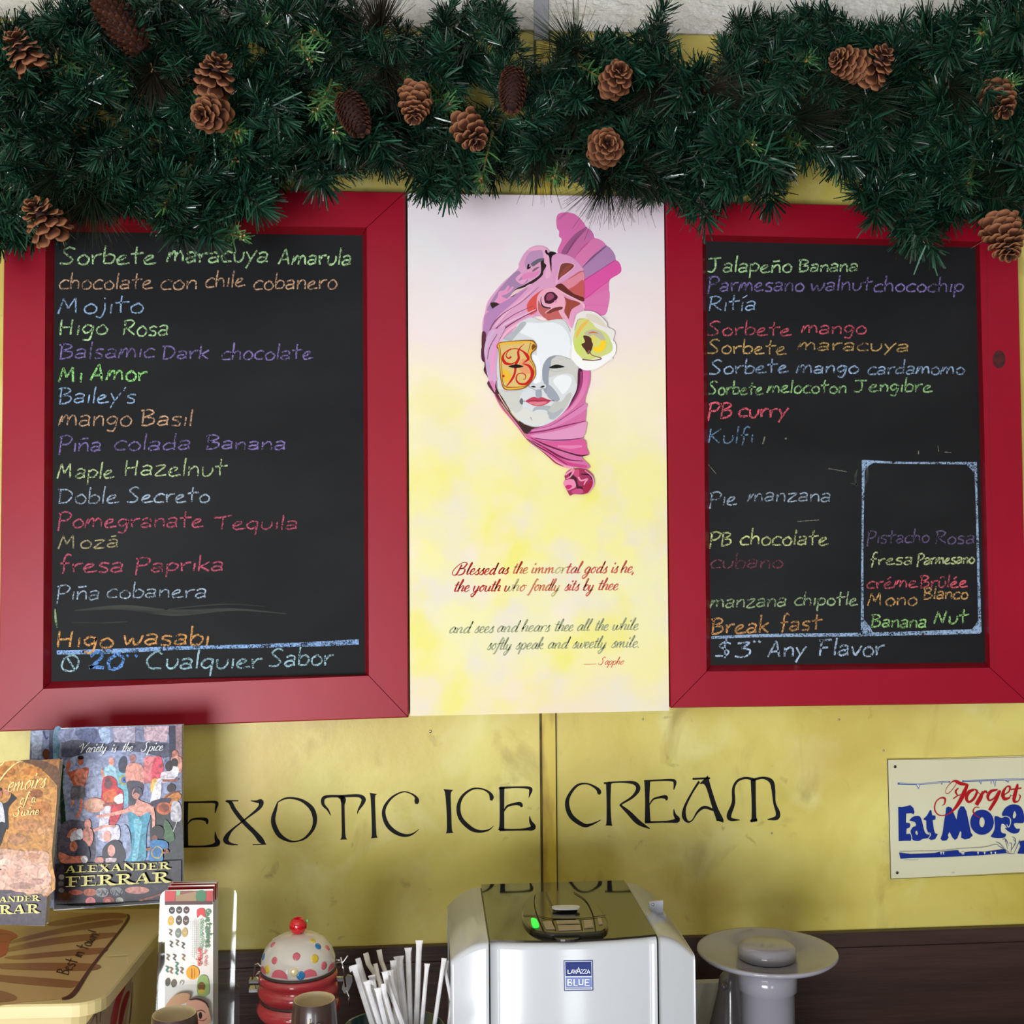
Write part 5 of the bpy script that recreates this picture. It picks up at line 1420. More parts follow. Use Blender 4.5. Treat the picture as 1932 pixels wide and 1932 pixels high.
# the man
A.f([(20, 850), (70, 830), (100, 770), (90, 750), (140, 790), (145, 810), (75, 900), (75, 1075), (40, 1080), (-60, 1080), (-80, 860)], (22, 24, 36))
A.f([(-30, 850), (20, 850), (45, 1010), (20, 1015), (-30, 1010)], (214, 214, 226)); A.f([(-60, 1040), (45, 1075), (30, 1150), (-10, 1250), (-80, 1230)], (20, 22, 34))
A.e(-6, 760, 26, 50, (196, 124, 96)); A.e(-10, 722, 28, 16, (40, 26, 22)); A.f([(30, 740), (40, 715), (60, 720), (85, 750), (70, 775)], (200, 130, 104)); A.r([(-40, 1460, 12), (10, 1450, 12)], (30, 24, 26))
Y1 = (246, 222, 150)
for st in text_strokes('emoirs', SCRIPT, (62, 745), (345, -42), (30, -88), 5, (12, 5)):
    A.r(st, Y1, smooth=False)
A.r([(-60, 720, 6), (0, 640, 12), (60, 560, 12), (150, 480, 8), (215, 465, 4)], Y1); A.r([(-30, 520, 8), (10, 500, 10), (40, 470, 8)], Y1)
for t, o_, wv, up_, pn in (('of', (178, 855), (66, -6), (14, -56), (11, 5)), ('a', (282, 842), (40, -2), (8, -48), (11, 5)), ('Swine', (130, 965), (222, -12), (12, -46), (11, 5))):
    for st in text_strokes(t, SCRIPT, o_, wv, up_, 5, pn):
        A.r(st, Y1, smooth=False)
SY = (232, 224, 134)
for st in text_strokes('ANDER', SERIF, (-8, 1750), (372, -14), (2, -50)):
    A.r(st, SY, smooth=False)
for st in text_strokes('RAR', SERIF, (-12, 1858), (376, -12), (2, -80)):
    A.r(st, SY, smooth=False)
A.mb.build('cover_art', M['cover'], frA)

bkB, frB, plB = book([(115, 1374), (342, 1367), (341, 1702), (101, 1718)], -0.165, zl, 0.016, 'crowded market scene paperback standing right of the orange book', math.radians(6))
A = Art(plB); A.view(0, 1340, 4.8306)
A.f([(555, 168), (1658, 130), (1652, 1745), (490, 1818)], (122, 128, 160), False)
A.f([(560, 270), (1000, 275), (1560, 300), (1560, 420), (1480, 440), (560, 430)], (74, 76, 98), False)
A.f([(560, 175), (1000, 160), (1000, 300), (700, 265), (560, 290)], (136, 146, 186)); A.f([(1030, 160), (1230, 155), (1230, 300), (1040, 290)], (176, 168, 192), False)
A.f([(1310, 150), (1540, 145), (1520, 290), (1320, 280)], (196, 168, 184), False); A.f([(1540, 140), (1605, 140), (1600, 400), (1545, 480)], (50, 52, 76), False)
A.f([(1600, 140), (1658, 138), (1655, 500), (1605, 420)], (150, 120, 130), False); A.f([(700, 180), (900, 170), (980, 240), (860, 300), (720, 260)], (96, 106, 150)); A.f([(900, 170), (1000, 180), (990, 300), (930, 280)], (164, 186, 222))
A.f([(560, 520), (610, 560), (640, 700), (640, 1000), (620, 1035), (555, 1035)], (24, 52, 36), True)
for q in ((590, 650), (610, 750), (580, 830), (600, 920)): A.r([(q[0]-20, q[1], 5), (q[0], q[1]-25, 8), (q[0]+22, q[1]+5, 5)], (60, 110, 70))
A.f([(650, 430), (1480, 430), (1520, 900), (1380, 1400), (620, 1380), (600, 1000)], (140, 150, 186)); A.f([(780, 480), (920, 480), (940, 800), (800, 1000), (700, 1100), (790, 800)], (162, 172, 206))
A.f([(560, 1040), (760, 1010), (860, 1100), (840, 1400), (540, 1390)], (96, 92, 112)); A.f([(1390, 900), (1640, 900), (1650, 1700), (1400, 1400)], (48, 52, 56))
SK, SK2, SK3 = (214, 130, 110), (228, 156, 142), (176, 92, 66)
# man with raised arm
A.f([(610, 480), (635, 465), (645, 500), (625, 560), (700, 540), (790, 520), (810, 560), (770, 700), (740, 720), (680, 700), (640, 620), (605, 560)], SK3); A.e(735, 460, 28, 42, (168, 96, 74)); A.e(735, 432, 28, 18, (40, 28, 30))
A.e(735, 610, 60, 80, SK); A.r([(790, 550, 26), (770, 650, 26), (700, 740, 22)], SK); A.f([(655, 700), (770, 700), (765, 820), (730, 800), (650, 820)], (110, 108, 120)); A.r([(740, 810, 30), (735, 900, 26), (700, 980, 30)], SK); A.r([(665, 820, 26), (660, 870, 22)], SK)
# back figures
A.e(1015, 470, 26, 42, SK2); A.f([(950, 540), (1000, 500), (1060, 540), (1060, 700), (940, 640)], (156, 198, 220)); A.r([(930, 540, 22), (950, 620, 24), (990, 640, 20)], SK2)
A.f([(1085, 460), (1110, 425), (1150, 440), (1150, 540), (1180, 560), (1180, 820), (1080, 860), (1070, 620)], (110, 176, 196)); A.f([(1080, 480), (1115, 420), (1155, 440), (1150, 560), (1090, 560)], (56, 62, 82)); A.e(1130, 635, 45, 45, (180, 168, 90)); A.e(1132, 635, 28, 30, (60, 120, 190)); A.e(1132, 635, 12, 12, (20, 36, 80))
A.e(1210, 440, 30, 40, (160, 110, 110)); A.f([(1150, 520), (1200, 480), (1290, 500), (1320, 600), (1300, 680), (1160, 660)], SK2); A.r([(1280, 510, 30), (1310, 600, 26), (1270, 680, 24)], SK2); A.f([(1160, 650), (1300, 660), (1290, 780), (1180, 900), (1170, 760)], (70, 66, 84))
A.f([(1320, 430), (1400, 420), (1470, 440), (1490, 560), (1420, 640), (1320, 660), (1310, 520)], (222, 126, 130)); A.f([(1400, 460), (1460, 420), (1490, 540), (1440, 660), (1380, 640)], (214, 74, 96))
# right edge figures
A.e(1595, 400, 28, 36, (186, 116, 96)); A.f([(1560, 430), (1650, 430), (1650, 560), (1580, 540)], (206, 142, 126)); A.e(1590, 480, 34, 44, (42, 34, 44)); A.f([(1550, 520), (1620, 520), (1620, 600), (1550, 600)], (222, 220, 230))
A.e(1540, 510, 36, 46, (48, 36, 40)); A.f([(1470, 570), (1570, 560), (1600, 620), (1480, 660)], (216, 210, 222)); A.r([(1480, 640, 22), (1560, 640, 22), (1630, 630, 16)], (150, 84, 60)); A.e(1560, 710, 40, 40, (44, 32, 36)); A.f([(1500, 780), (1610, 740), (1650, 800), (1560, 860), (1490, 840)], (196, 120, 44)); A.r([(1480, 820, 12), (1560, 760, 14), (1640, 740, 10)], (110, 60, 30))
A.e(1415, 700, 45, 80, (232, 180, 90)); A.f([(1370, 820), (1430, 640), (1470, 640), (1460, 800), (1400, 850)], (230, 226, 240)); A.f([(1380, 830), (1560, 800), (1500, 900), (1400, 890)], (50, 40, 66))
A.e(1495, 895, 70, 58, (190, 96, 50)); A.e(1495, 890, 48, 38, (140, 60, 34)); A.f([(1570, 840), (1640, 850), (1650, 1000), (1560, 1000)], (186, 184, 196)); A.r([(1560, 1140, 10), (1610, 1020, 8), (1620, 860, 6)], (196, 190, 190)); A.f([(1500, 1000), (1560, 1060), (1590, 1180), (1500, 1180)], (60, 100, 60))
# hooded woman with basket
A.f([(930, 660), (950, 610), (1010, 600), (1060, 640), (1070, 700), (1120, 740), (1120, 880), (1060, 1030), (1000, 1030), (990, 900), (920, 850), (925, 760)], (196, 50, 66)); A.e(985, 665, 36, 52, (110, 70, 78)); A.f([(940, 760), (1050, 720), (1050, 820), (980, 860)], (214, 100, 60)); A.f([(1040, 800), (1110, 760), (1120, 840), (1060, 850)], (236, 230, 238))
A.f([(920, 900), (1010, 880), (990, 1050), (1080, 1050), (1080, 1180), (900, 1180), (910, 1000)], (214, 210, 230)); A.e(860, 865, 100, 66, (216, 152, 130)); A.e(860, 858, 84, 50, (232, 178, 158)); A.r([(940, 870, 26), (1000, 850, 24), (1060, 850, 18)], (150, 90, 70))
# woman in turquoise
A.e(1240, 760, 36, 50, SK2); A.f([(1210, 770), (1240, 700), (1290, 720), (1290, 780), (1240, 750)], (70, 70, 90)); A.f([(1170, 880), (1230, 860), (1250, 810), (1290, 830), (1380, 870), (1390, 950), (1180, 960)], SK2)
A.r([(1200, 900, 44), (1100, 930, 34), (980, 955, 28), (880, 970, 22)], SK2); A.r([(1380, 880, 40), (1400, 980, 30), (1400, 1070, 24)], SK2)
A.f([(1165, 930), (1220, 940), (1270, 970), (1350, 930), (1370, 960), (1340, 1080), (1330, 1200), (1320, 1370), (1150, 1370), (1200, 1200), (1180, 1060)], (70, 150, 180)); A.f([(1220, 1000), (1290, 1020), (1270, 1200), (1250, 1360), (1200, 1360), (1230, 1180)], (120, 194, 220)); A.f([(1120, 1060), (1180, 1100), (1190, 1300), (1130, 1360)], (150, 164, 200))
# lower figures
A.e(800, 1040, 30, 46, SK2); A.f([(760, 1090), (830, 1080), (850, 1160), (820, 1240), (760, 1200)], SK2); A.r([(850, 1100, 28), (950, 1060, 22), (1050, 1050, 18)], SK2); A.f([(650, 1120), (740, 1080), (750, 1170), (650, 1200)], (222, 220, 236)); A.r([(620, 1160, 30), (650, 1100, 26), (700, 1080, 20)], SK)
A.f([(640, 1220), (700, 1180), (780, 1200), (820, 1300), (800, 1380), (700, 1380), (690, 1280)], (76, 80, 96)); A.e(670, 1240, 36, 48, SK); A.f([(540, 1290), (640, 1330), (760, 1330), (740, 1390), (560, 1390)], SK); A.e(770, 1360, 30, 34, (236, 232, 240))
A.f([(960, 1230), (1040, 1180), (1110, 1220), (1150, 1330), (1100, 1390), (960, 1390), (930, 1300)], (44, 44, 58)); A.e(1015, 1280, 34, 54, (226, 160, 148)); A.f([(870, 1350), (930, 1340), (940, 1390), (870, 1390)], SK2); A.f([(970, 1350), (1060, 1350), (1040, 1390), (970, 1390)], (214, 190, 200)); A.e(975, 1150, 36, 50, (222, 160, 150))
A.e(1435, 1110, 60, 60, (28, 24, 28)); A.e(1410, 1170, 26, 30, (120, 66, 50)); A.f([(1370, 1200), (1440, 1180), (1520, 1200), (1530, 1260), (1480, 1270), (1480, 1370), (1360, 1370), (1370, 1280)], (30, 118, 180)); A.r([(1330, 1270, 24), (1380, 1260, 20)], (150, 86, 60)); A.r([(1500, 1260, 22), (1530, 1290, 20), (1470, 1300, 16)], (150, 86, 60)); A.r([(1380, 1290, 10), (1400, 1340, 12), (1460, 1340, 12), (1480, 1280, 8), (1430, 1240, 8), (1380, 1290, 10)], (190, 160, 70))
# bottom: name band and fruit
A.f([(500, 1400), (1560, 1370), (1652, 1368), (1650, 1735), (492, 1818)], (56, 50, 64), False)
A.f([(585, 1405), (1560, 1370), (1560, 1590), (590, 1620)], (34, 28, 36), False)
for (x, y, rx, ry, c) in [(560, 1520, 26, 24, (150, 146, 150)), (555, 1580, 24, 24, (120, 118, 126)), (560, 1640, 26, 22, (140, 136, 140)), (690, 1660, 66, 24, (186, 92, 74)), (600, 1700, 60, 46, (90, 56, 36)), (820, 1660, 60, 34, (196, 104, 80)), (930, 1660, 60, 44, (150, 150, 156)), (1060, 1650, 60, 40, (132, 136, 146)),
                          (1250, 1640, 110, 34, (206, 140, 130)), (825, 1745, 46, 42, (226, 128, 136)), (990, 1740, 56, 42, (150, 70, 66)), (985, 1745, 28, 24, (206, 120, 110)), (1090, 1735, 36, 30, (170, 172, 164)), (820, 1790, 90, 16, (120, 110, 140))]:
    A.e(x, y, rx, ry, c)
for q in range(16): A.r([(880+q*14, 1640+(q % 4)*18, 3), (892+q*14, 1650+(q % 3)*16, 6), (900+q*14, 1640+(q % 5)*12, 3)], (70, 70, 78))
A.r([(1270, 1735, 18), (1400, 1700, 20), (1500, 1665, 14)], (150, 84, 74)); A.f([(500, 1770), (900, 1800), (1500, 1745), (1500, 1730), (495, 1810)], (18, 16, 20), False)
WH = (232, 236, 240)
for t, o_, wv, up_ in (('Variety', (722, 392), (240, -18), (18, -46)), ('is', (1012, 385), (40, -3), (14, -44)), ('the', (1108, 378), (95, -4), (18, -46)), ('Spice', (1290, 374), (190, -6), (18, -46))):
    for st in text_strokes(t, SCRIPT, o_, wv, up_, 4, (8, 3)):
        A.r(st, WH, smooth=False)
for st in text_strokes('ALEXANDER', SERIF, (592, 1482), (965, -36), (1, -62)):
    A.r(st, SY, smooth=False)
for st in text_strokes('FERRAR', SERIF, (598, 1610), (958, -44), (1, -92)):
    A.r(st, SY, smooth=False)
A.mb.build('cover_art', M['cover'], frB)

bkC, frC, plC = book([(58, 1380), (118, 1377), (112, 1712), (44, 1716)], -0.135, zl, 0.008, 'blue toned book mostly hidden behind the two paperbacks', math.radians(5))
A = Art(plC); A.view(0, 1340, 4.8306)
A.f([(280, 185), (570, 175), (540, 1800), (212, 1815)], (128, 142, 186), False); A.f([(285, 190), (395, 185), (370, 440), (290, 440)], (176, 190, 226), False); A.f([(450, 180), (490, 180), (480, 560), (440, 560)], (70, 78, 110), False)
A.f([(490, 180), (570, 178), (560, 440), (490, 470)], (106, 150, 186)); A.r([(395, 190, 20), (420, 260, 16), (440, 240, 10)], (50, 60, 110)); A.e(420, 400, 34, 50, (96, 54, 40))
A.mb.build('cover_art', M['cover'], frC)

# ---- leaflet holder and leaflets
YL = -0.30
hold = empty('leaflet_holder', P(375, 1932, YL+0.03)*1.0, 'clear acrylic holder with a rounded back plate, right of the tub', 'holder')
hold.location.z = ZC


def acrylic_plate(x0, x1, ytop, Y, r, th, zbot, name, lean=0.0):
    mb = MB(); a = P(x0, ytop, Y); b = P(x1, ytop, Y); rr = r*(b.x-a.x)/(x1-x0); z1 = (a.z+b.z)/2
    pts_ = []
    for k in range(7):
        t = math.pi-math.pi/2*k/6; pts_.append((a.x+rr+rr*math.cos(t), z1-rr+rr*math.sin(t)))
    for k in range(7):
        t = math.pi/2-math.pi/2*k/6; pts_.append((b.x-rr+rr*math.cos(t), z1-rr+rr*math.sin(t)))
    pts_ += [(b.x, zbot), (a.x, zbot)]
    n = len(pts_)
    mb.add([(x, Y+(z-z1)*lean, z) for x, z in pts_]+[(x, Y+th+(z-z1)*lean, z) for x, z in pts_], [tuple(range(n))] + [tuple(range(2*n-1, n-1, -1))] + [(i, (i+1) % n, n+(i+1) % n, n+i) for i in range(n)])
    return mb.build(name, M['acrylic'], hold)


acrylic_plate(302, 447, 1678, YL+0.075, 14, 0.003, ZC+0.002, 'back_plate', 0.16)
acrylic_plate(296, 452, 1858, YL-0.012, 14, 0.003, ZC+0.002, 'front_plate')
mb = MB(); a = P(296, 1900, YL-0.012); b = P(452, 1900, YL-.012)
mb.box((a.x, YL-0.009, ZC), (b.x, YL+0.035, ZC+0.002)); mb.build('floor_plate', M['acrylic'], hold)


def leaflet(x0, x1, ytop, Y, label, tone, art=False):
    a = P(x0, ytop, Y); b = P(x1, ytop, Y); root = empty('leaflet', ((a.x+b.x)/2, Y, ZC+.003), label, 'leaflet', 'leaflets in the holder')
    mb = MB(); mb.box((a.x, Y, ZC+.0035), (b.x, Y+0.0016, a.z)); s = mb.build('sheet', M['leaflet'], root)
    pl = wallplane(Y); A = Art(pl)
    A.f([(x0, ytop+.3), (x1, ytop+.3), (x1-.5, 1706), (x0-.3, 1706)] if art else [(x0+.2, ytop+.3), (x1-.2, ytop+.3), (x1-.8, ytop+30), (x0-.6, ytop+30)], tone, False)
    return root, s, A


_, s, A = leaflet(324, 411, 1664, YL+.022, 'rearmost leaflet with a plain dark red top', (150, 24, 26)); A.mb.build('leaflet_print', M['gloss_print'], s)
_, s, A = leaflet(321, 409, 1667, YL+.014, 'middle leaflet showing a thin red edge', (166, 30, 30)); A.mb.build('leaflet_print', M['gloss_print'], s)
_, s, A = leaflet(317, 405, 1672, YL+.006, 'leaflet directly behind the front one', (140, 22, 26)); A.mb.build('leaflet_print', M['gloss_print'], s)
_, s, A = leaflet(311, 402, 1680, YL-.002, 'front leaflet covered with small round pictures and sideways lettering', (120, 60, 46), True)
A.view(0, 1660, 4.025)
A.f([(1252, 82), (1335, 85), (1325, 160), (1252, 165)], (190, 40, 44), False); A.f([(1338, 85), (1370, 85), (1365, 118), (1338, 118)], (120, 180, 130), False); A.f([(1335, 120), (1490, 88), (1490, 160), (1335, 162)], (150, 120, 80), False)
A.f([(1500, 85), (1560, 88), (1555, 160), (1490, 150)], (40, 110, 70)); A.f([(1568, 82), (1614, 82), (1612, 162), (1566, 162)], (180, 40, 40), False); A.f([(1250, 166), (1612, 163), (1612, 188), (1250, 192)], (70, 20, 24), False)
for (x, y, c) in [(1305, 232, (40, 34, 36)), (1360, 230, (50, 38, 34)), (1415, 230, (70, 26, 28)), (1296, 312, (216, 166, 40)), (1358, 308, (70, 58, 50)), (1411, 310, (80, 58, 50)), (1352, 405, (120, 128, 120)), (1403, 400, (190, 160, 90))]:
    A.e(x, y, 23, 27 if y < 250 else 36, c)
    A.r([(x-12, y-6, 3), (x, y+6, 6), (x+12, y-4, 3)], (200, 190, 180))
for (x, y) in [(1295, 400), (1300, 490), (1345, 480), (1390, 500), (1275, 590), (1325, 590), (1393, 590), (1270, 680), (1300, 690), (1342, 650), (1380, 690), (1342, 700)]:
    c = random.Random(x*y).choice([(120, 110, 96), (150, 120, 90), (90, 84, 80), (60, 130, 110), (150, 150, 150)])
    A.r([(x-14, y-26, 4), (x+8, y-10, 12), (x-8, y+6, 10), (x+10, y+24, 5)], c)
A.f([(1498, 225), (1550, 222), (1556, 285), (1525, 265), (1498, 288)], (206, 50, 46)); A.e(1463, 705, 50, 52, (236, 166, 44)); A.r([(1455, 670, 8), (1458, 705, 10), (1456, 745, 8)], (180, 110, 30)); A.r([(1475, 672, 6), (1478, 705, 8), (1476, 742, 6)], (196, 120, 30))
A.f([(1508, 740), (1575, 738), (1584, 870), (1500, 872)], (150, 176, 110)); A.e(1530, 810, 30, 34, (120, 80, 36)); A.e(1530, 850, 26, 18, (206, 176, 70))
A.e(1272, 778, 18, 30, (90, 84, 76)); A.e(1318, 788, 20, 30, (110, 100, 86)); A.r([(1365, 795, 5), (1372, 768, 6), (1392, 775, 6), (1385, 798, 5)], (150, 160, 150))
for t, o_, wv, c, up_, w_ in (('Quetzalines', (1562, 225), (0, 292), (80, 130, 90), (26, 0), 9), ('de Khalil', (1552, 530), (0, 125), (214, 110, 90), (12, 0), 4), ('descuentos', (1520, 300), (0, 225), (110, 160, 120), (20, 0), 6), ('antigua', (1503, 520), (0, 135), (214, 70, 66), (24, 0), 7)):
    for st in text_strokes(t, CHALK, o_, wv, up_, w_):
        A.r([(p[0], p[1], w_) for p in st], c, smooth=False)
for (x, y0, y1) in [(1505, 310, 520), (1492, 310, 560), (1477, 310, 600), (1465, 310, 590), (1450, 310, 370)]:
    for yy in range(y0, y1, 14): A.r([(x, yy, 6), (x-2, yy+9, 6)], (150, 150, 146), smooth=False)
A.f([(1235, 1000), (1300, 900), (1370, 862), (1440, 870), (1420, 930), (1360, 960), (1300, 1095), (1228, 1095)], (196, 150, 110)); A.f([(1420, 930), (1500, 910), (1560, 930), (1588, 1000), (1586, 1095), (1400, 1095)], (214, 160, 136))
A.r([(1440, 912, 8), (1500, 904, 16), (1560, 930, 14), (1584, 970, 8)], (70, 40, 36)); A.e(1522, 1030, 14, 26, (40, 28, 28)); A.r([(1490, 1000, 5), (1530, 990, 8), (1560, 1010, 5)], (90, 60, 50)); A.r([(1495, 1060, 4), (1540, 1070, 8), (1570, 1050, 5)], (170, 80, 74))
A.mb.build('leaflet_print', M['gloss_print'], s)

# ---- small black box with a torn label
mb = MB(); a = P(254, 1845, -0.12); b = P(302, 1845, -0.12)
bb = empty('black_box', ((a.x+b.x)/2, -0.09, ZC), 'black box with a torn pale label between tub and leaflets', 'box')
mb.box((a.x, -0.12, ZC), (b.x, -0.05, a.z)); s = mb.build('box_shell', M['darkplastic'], bb)
A = Art(wallplane(-0.12)); A.view(0, 1660, 4.025)
A.f([(1070, 840), (1110, 775), (1160, 780), (1155, 850), (1120, 1010), (1065, 1000), (1075, 900)], (112, 108, 108), False)
for t, o_, up_ in (('4', (1088, 885), (0, -45)), ('F', (1085, 985), (0, -38))):
    if t == '4':
        for st in ([(1115, 895, 10), (1118, 840, 10)], [(1118, 842, 8), (1088, 878, 8)], [(1086, 880, 9), (1135, 876, 9)]): A.r(st, (22, 22, 24), smooth=False)
    else:
        for st in ([(1092, 985, 12), (1095, 930, 12)], [(1090, 932, 10), (1125, 930, 10)], [(1092, 957, 9), (1118, 955, 9)]): A.r(st, (22, 22, 24), smooth=False)
A.mb.build('torn_label', M['paint'], s)

# ---- ice-cream jar
YJ = -0.285
rim = P(563, 1822, YJ); s_ = (rim-CAM).dot(Fw)/F_PX
jar = empty('cookie_jar', (rim.x, YJ, ZC), 'ceramic ice cream jar with spotted white dome lid and cherry on top', 'jar')
jc = tuple(rim)
mb = MB(); mb.lathe([(0, 62*s_), (12*s_, 62*s_), (30*s_, 58.5*s_), (48*s_, 50*s_), (62*s_, 35*s_), (69*s_, 16*s_), (70*s_, 0), (69*s_, -3*s_), (0, -3*s_)], jc, 48); lidj = mb.build('dome_lid', M['dome'], jar, True)
Rd = lambda z: 70*math.cos(math.asin(min(1, z/62.0)))**0.85 if z < 62 else 0
prof_d = [(70, 0), (69, 16), (62, 35), (48, 50), (30, 58.5), (12, 62)]


def dome_pt(ang, z):
    for (r0, z0), (r1, z1) in zip(prof_d, prof_d[1:]):
        if z0 <= z <= z1:
            t = (z-z0)/(z1-z0); r = r0+(r1-r0)*t; n = Vector(((z1-z0)*math.cos(ang), (z1-z0)*math.sin(ang), (r0-r1))).normalized(); break
    return Vector((jc[0]+r*s_*math.cos(ang), jc[1]+r*s_*math.sin(ang), jc[2]+z*s_)), n


def dot(ang, z, r, mkey, name='spot'):
    p, n = dome_pt(ang, z); x = n.orthogonal().normalized(); y = n.cross(x); mb = MB()
    vs = []; fs = []
    for j, (rr, hh) in enumerate(((1, -1.0), (.92, .25), (.5, .5), (0.001, .6))):
        for i in range(14):
            a = 2*math.pi*i/14; vs.append(p+(x*math.cos(a)+y*math.sin(a))*rr*r*s_+n*hh*s_)
    for j in range(3):
        for i in range(14):
            i2 = (i+1) % 14; fs.append((j*14+i, j*14+i2, (j+1)*14+i2, (j+1)*14+i))
    mb.add(vs, fs); o = mb.build(name, M[mkey], lidj, True); return o


for px, z, r, mk_ in [(-62, 26, 7, 'blue'), (-38, 29, 7, 'pink'), (-52, 11, 8, 'dotyellow'), (3, 38, 7.5, 'pink'), (0, 12, 8, 'pale'), (12, 6, 8.5, 'blue'), (36, 30, 8, 'dotyellow'), (40, 46, 7, 'blue'), (52, 14, 7.5, 'pink'), (30, 54, 6, 'dotyellow'), (56, 38, 6, 'pink'), (-45, 48, 6, 'pink'), (67, 6, 6, 'pink')]:
    for (r0, z0), (r1, z1) in zip(prof_d, prof_d[1:]):
        if z0 <= z <= z1: rr = r0+(r1-r0)*(z-z0)/(z1-z0)
    cs = max(-.98, min(.98, px/rr)); ang = -math.acos(cs)
    dot(ang, z, r, mk_)
for px, r in ((-62, 13), (-28, 17), (26, 16), (64, 12)):
    ang = -math.acos(max(-.98, min(.98, px/70))); p, n = dome_pt(ang, 1.5); mb = MB(); x = Vector((-math.sin(ang), math.cos(ang), 0)); y = Vector((0, 0, 1)); k = []
    vs = [p+n*1.0*s_]
    for i in range(15):
        a = math.pi*i/14; q = ang + math.cos(a)*r/70; zz = max(0.1, math.sin(a)*r*.95); pp_, nn = dome_pt(q, zz); vs.append(pp_+nn*0.5*s_)
    mb.add(vs, [(0, i, i+1) for i in range(1, 15)]); mb.build('drip', M['pink'], lidj, True)
mb = MB(); mb.sphere((jc[0], jc[1]-2*s_, jc[2]+76*s_), 16.5*s_, 24, 16); ch = mb.build('cherry', M['cherry'], jar, True)
mb = MB(); cx, cy, cz = jc[0], jc[1], jc[2]+76*s_; mb.tube([(cx+13*s_, cy, cz+6*s_), (cx+18*s_, cy, cz+8*s_), (cx+19.5*s_, cy, cz+8*s_)], [2*s_, 4*s_, 2*s_], 8); mb.build('cherry_stalk', M['leaf'], ch, True)
mb = MB(); mb.lathe([(68*s_, -3*s_), (71*s_, -4*s_), (71*s_, -8*s_), (68*s_, -9*s_)], jc, 48); mb.build('gasket', M['gasket'], jar, True)
mb = MB(); mb.lathe([(60*s_, -8*s_), (71*s_, -9*s_), (74*s_, -16*s_), (73*s_, -22*s_), (69*s_, -27*s_), (72*s_, -33*s_), (76*s_, -40*s_), (75*s_, -48*s_), (69*s_, -54*s_), (68*s_, -58*s_), (74*s_, -65*s_), (78*s_, -73*s_), (76*s_, -82*s_), (68*s_, -92*s_), (60*s_, -98*s_), (56*s_, -100*s_)], jc, 48)
mb.build('scoop_body', M['jarred'], jar, True)
zb = (ZC-jc[2])
mb = MB(); mb.lathe([(56*s_, -98*s_), (55*s_, -110*s_), (40*s_, zb+4*s_), (38*s_, zb), (0, zb)], jc, 40); mb.build('cone_base', M['jartan'], jar, True)
for hz in (-13, -62): pass
mb = MB(); mb.lathe([(69.2*s_, -55*s_), (70.5*s_, -56*s_), (70.5*s_, -60*s_), (69.2*s_, -61*s_)], jc, 40); mb.build('clamp_band', M['gasket'], jar, True)
W_ = lambda px, py, dy=0.0: tuple(P(px, py, YJ+dy))
mb = MB()
mb.tube([W_(494, 1826, -.01), W_(486, 1818, -.01), W_(482, 1820, -.01), W_(476, 1848, -.01)], .0011, 6); mb.tube([W_(494, 1832, .01), W_(488, 1834, .01), W_(484, 1840, .01), W_(478, 1866, .01)], .0011, 6)
mb.box(tuple(Vector(W_(471, 1852))-Vector((0, .006, 0))), tuple(Vector(W_(489, 1846))+Vector((0, .006, 0)))); mb.box(tuple(Vector(W_(471, 1869))-Vector((0, .006, 0))), tuple(Vector(W_(493, 1862))+Vector((0, .006, 0))))
mb.build('hinge', M['chrome'], jar)
mb = MB(); mb.tube([W_(634, 1817), W_(648, 1815), W_(653, 1808), W_(656, 1803)], .0011, 6); mb.tube([W_(643, 1806), W_(648, 1830), W_(652, 1862)], .0011, 6); mb.tube([W_(634, 1811), W_(645, 1812)], .0011, 6)
mb.tube([W_(653, 1870), W_(659, 1880), W_(658, 1886), W_(659, 1896)], .0010, 6); mb.build('clasp_wire', M['chrome'], jar, True)
mb = MB(); pts_ = [W_(*q) for q in ((645, 1866), (648, 1850), (656, 1839), (664, 1842), (665, 1852), (660, 1865), (655, 1875), (649, 1874))]
mb.add(pts_+[tuple(Vector(p)+Vector((0, .002, 0))) for p in pts_], [tuple(range(8)), tuple(range(15, 7, -1))]+[(i, (i+1) % 8, 8+(i+1) % 8, 8+i) for i in range(8)])
mb.box(tuple(Vector(W_(634, 1852))), tuple(Vector(W_(648, 1844))+Vector((0, .004, 0)))); mb.build('clasp_plate', M['chrome'], jar)

# ---- stacked mugs on a low riser
Y1m = -0.49
m1 = P(593, 1884, Y1m); k1 = (m1-CAM).dot(Fw)/F_PX
Y2m = -0.535
m2 = P(329, 1911, Y2m); k2 = (m2-CAM).dot(Fw)/F_PX
zr = min(m1.z, m2.z)-0.085-0.001
mb = MB(); mb.box((m2.x-.07, -0.60, zr-0.016), (m1.x+.06, -0.43, zr))
for x in (m2.x-.06, m1.x+.04):
    mb.box((x, -0.59, ZC), (x+.015, -0.44, zr-.016))
rs = mb.build('mug_riser', M['counter']); tagp(rs, 'low wooden riser at the counter front under the brown mugs', 'riser')


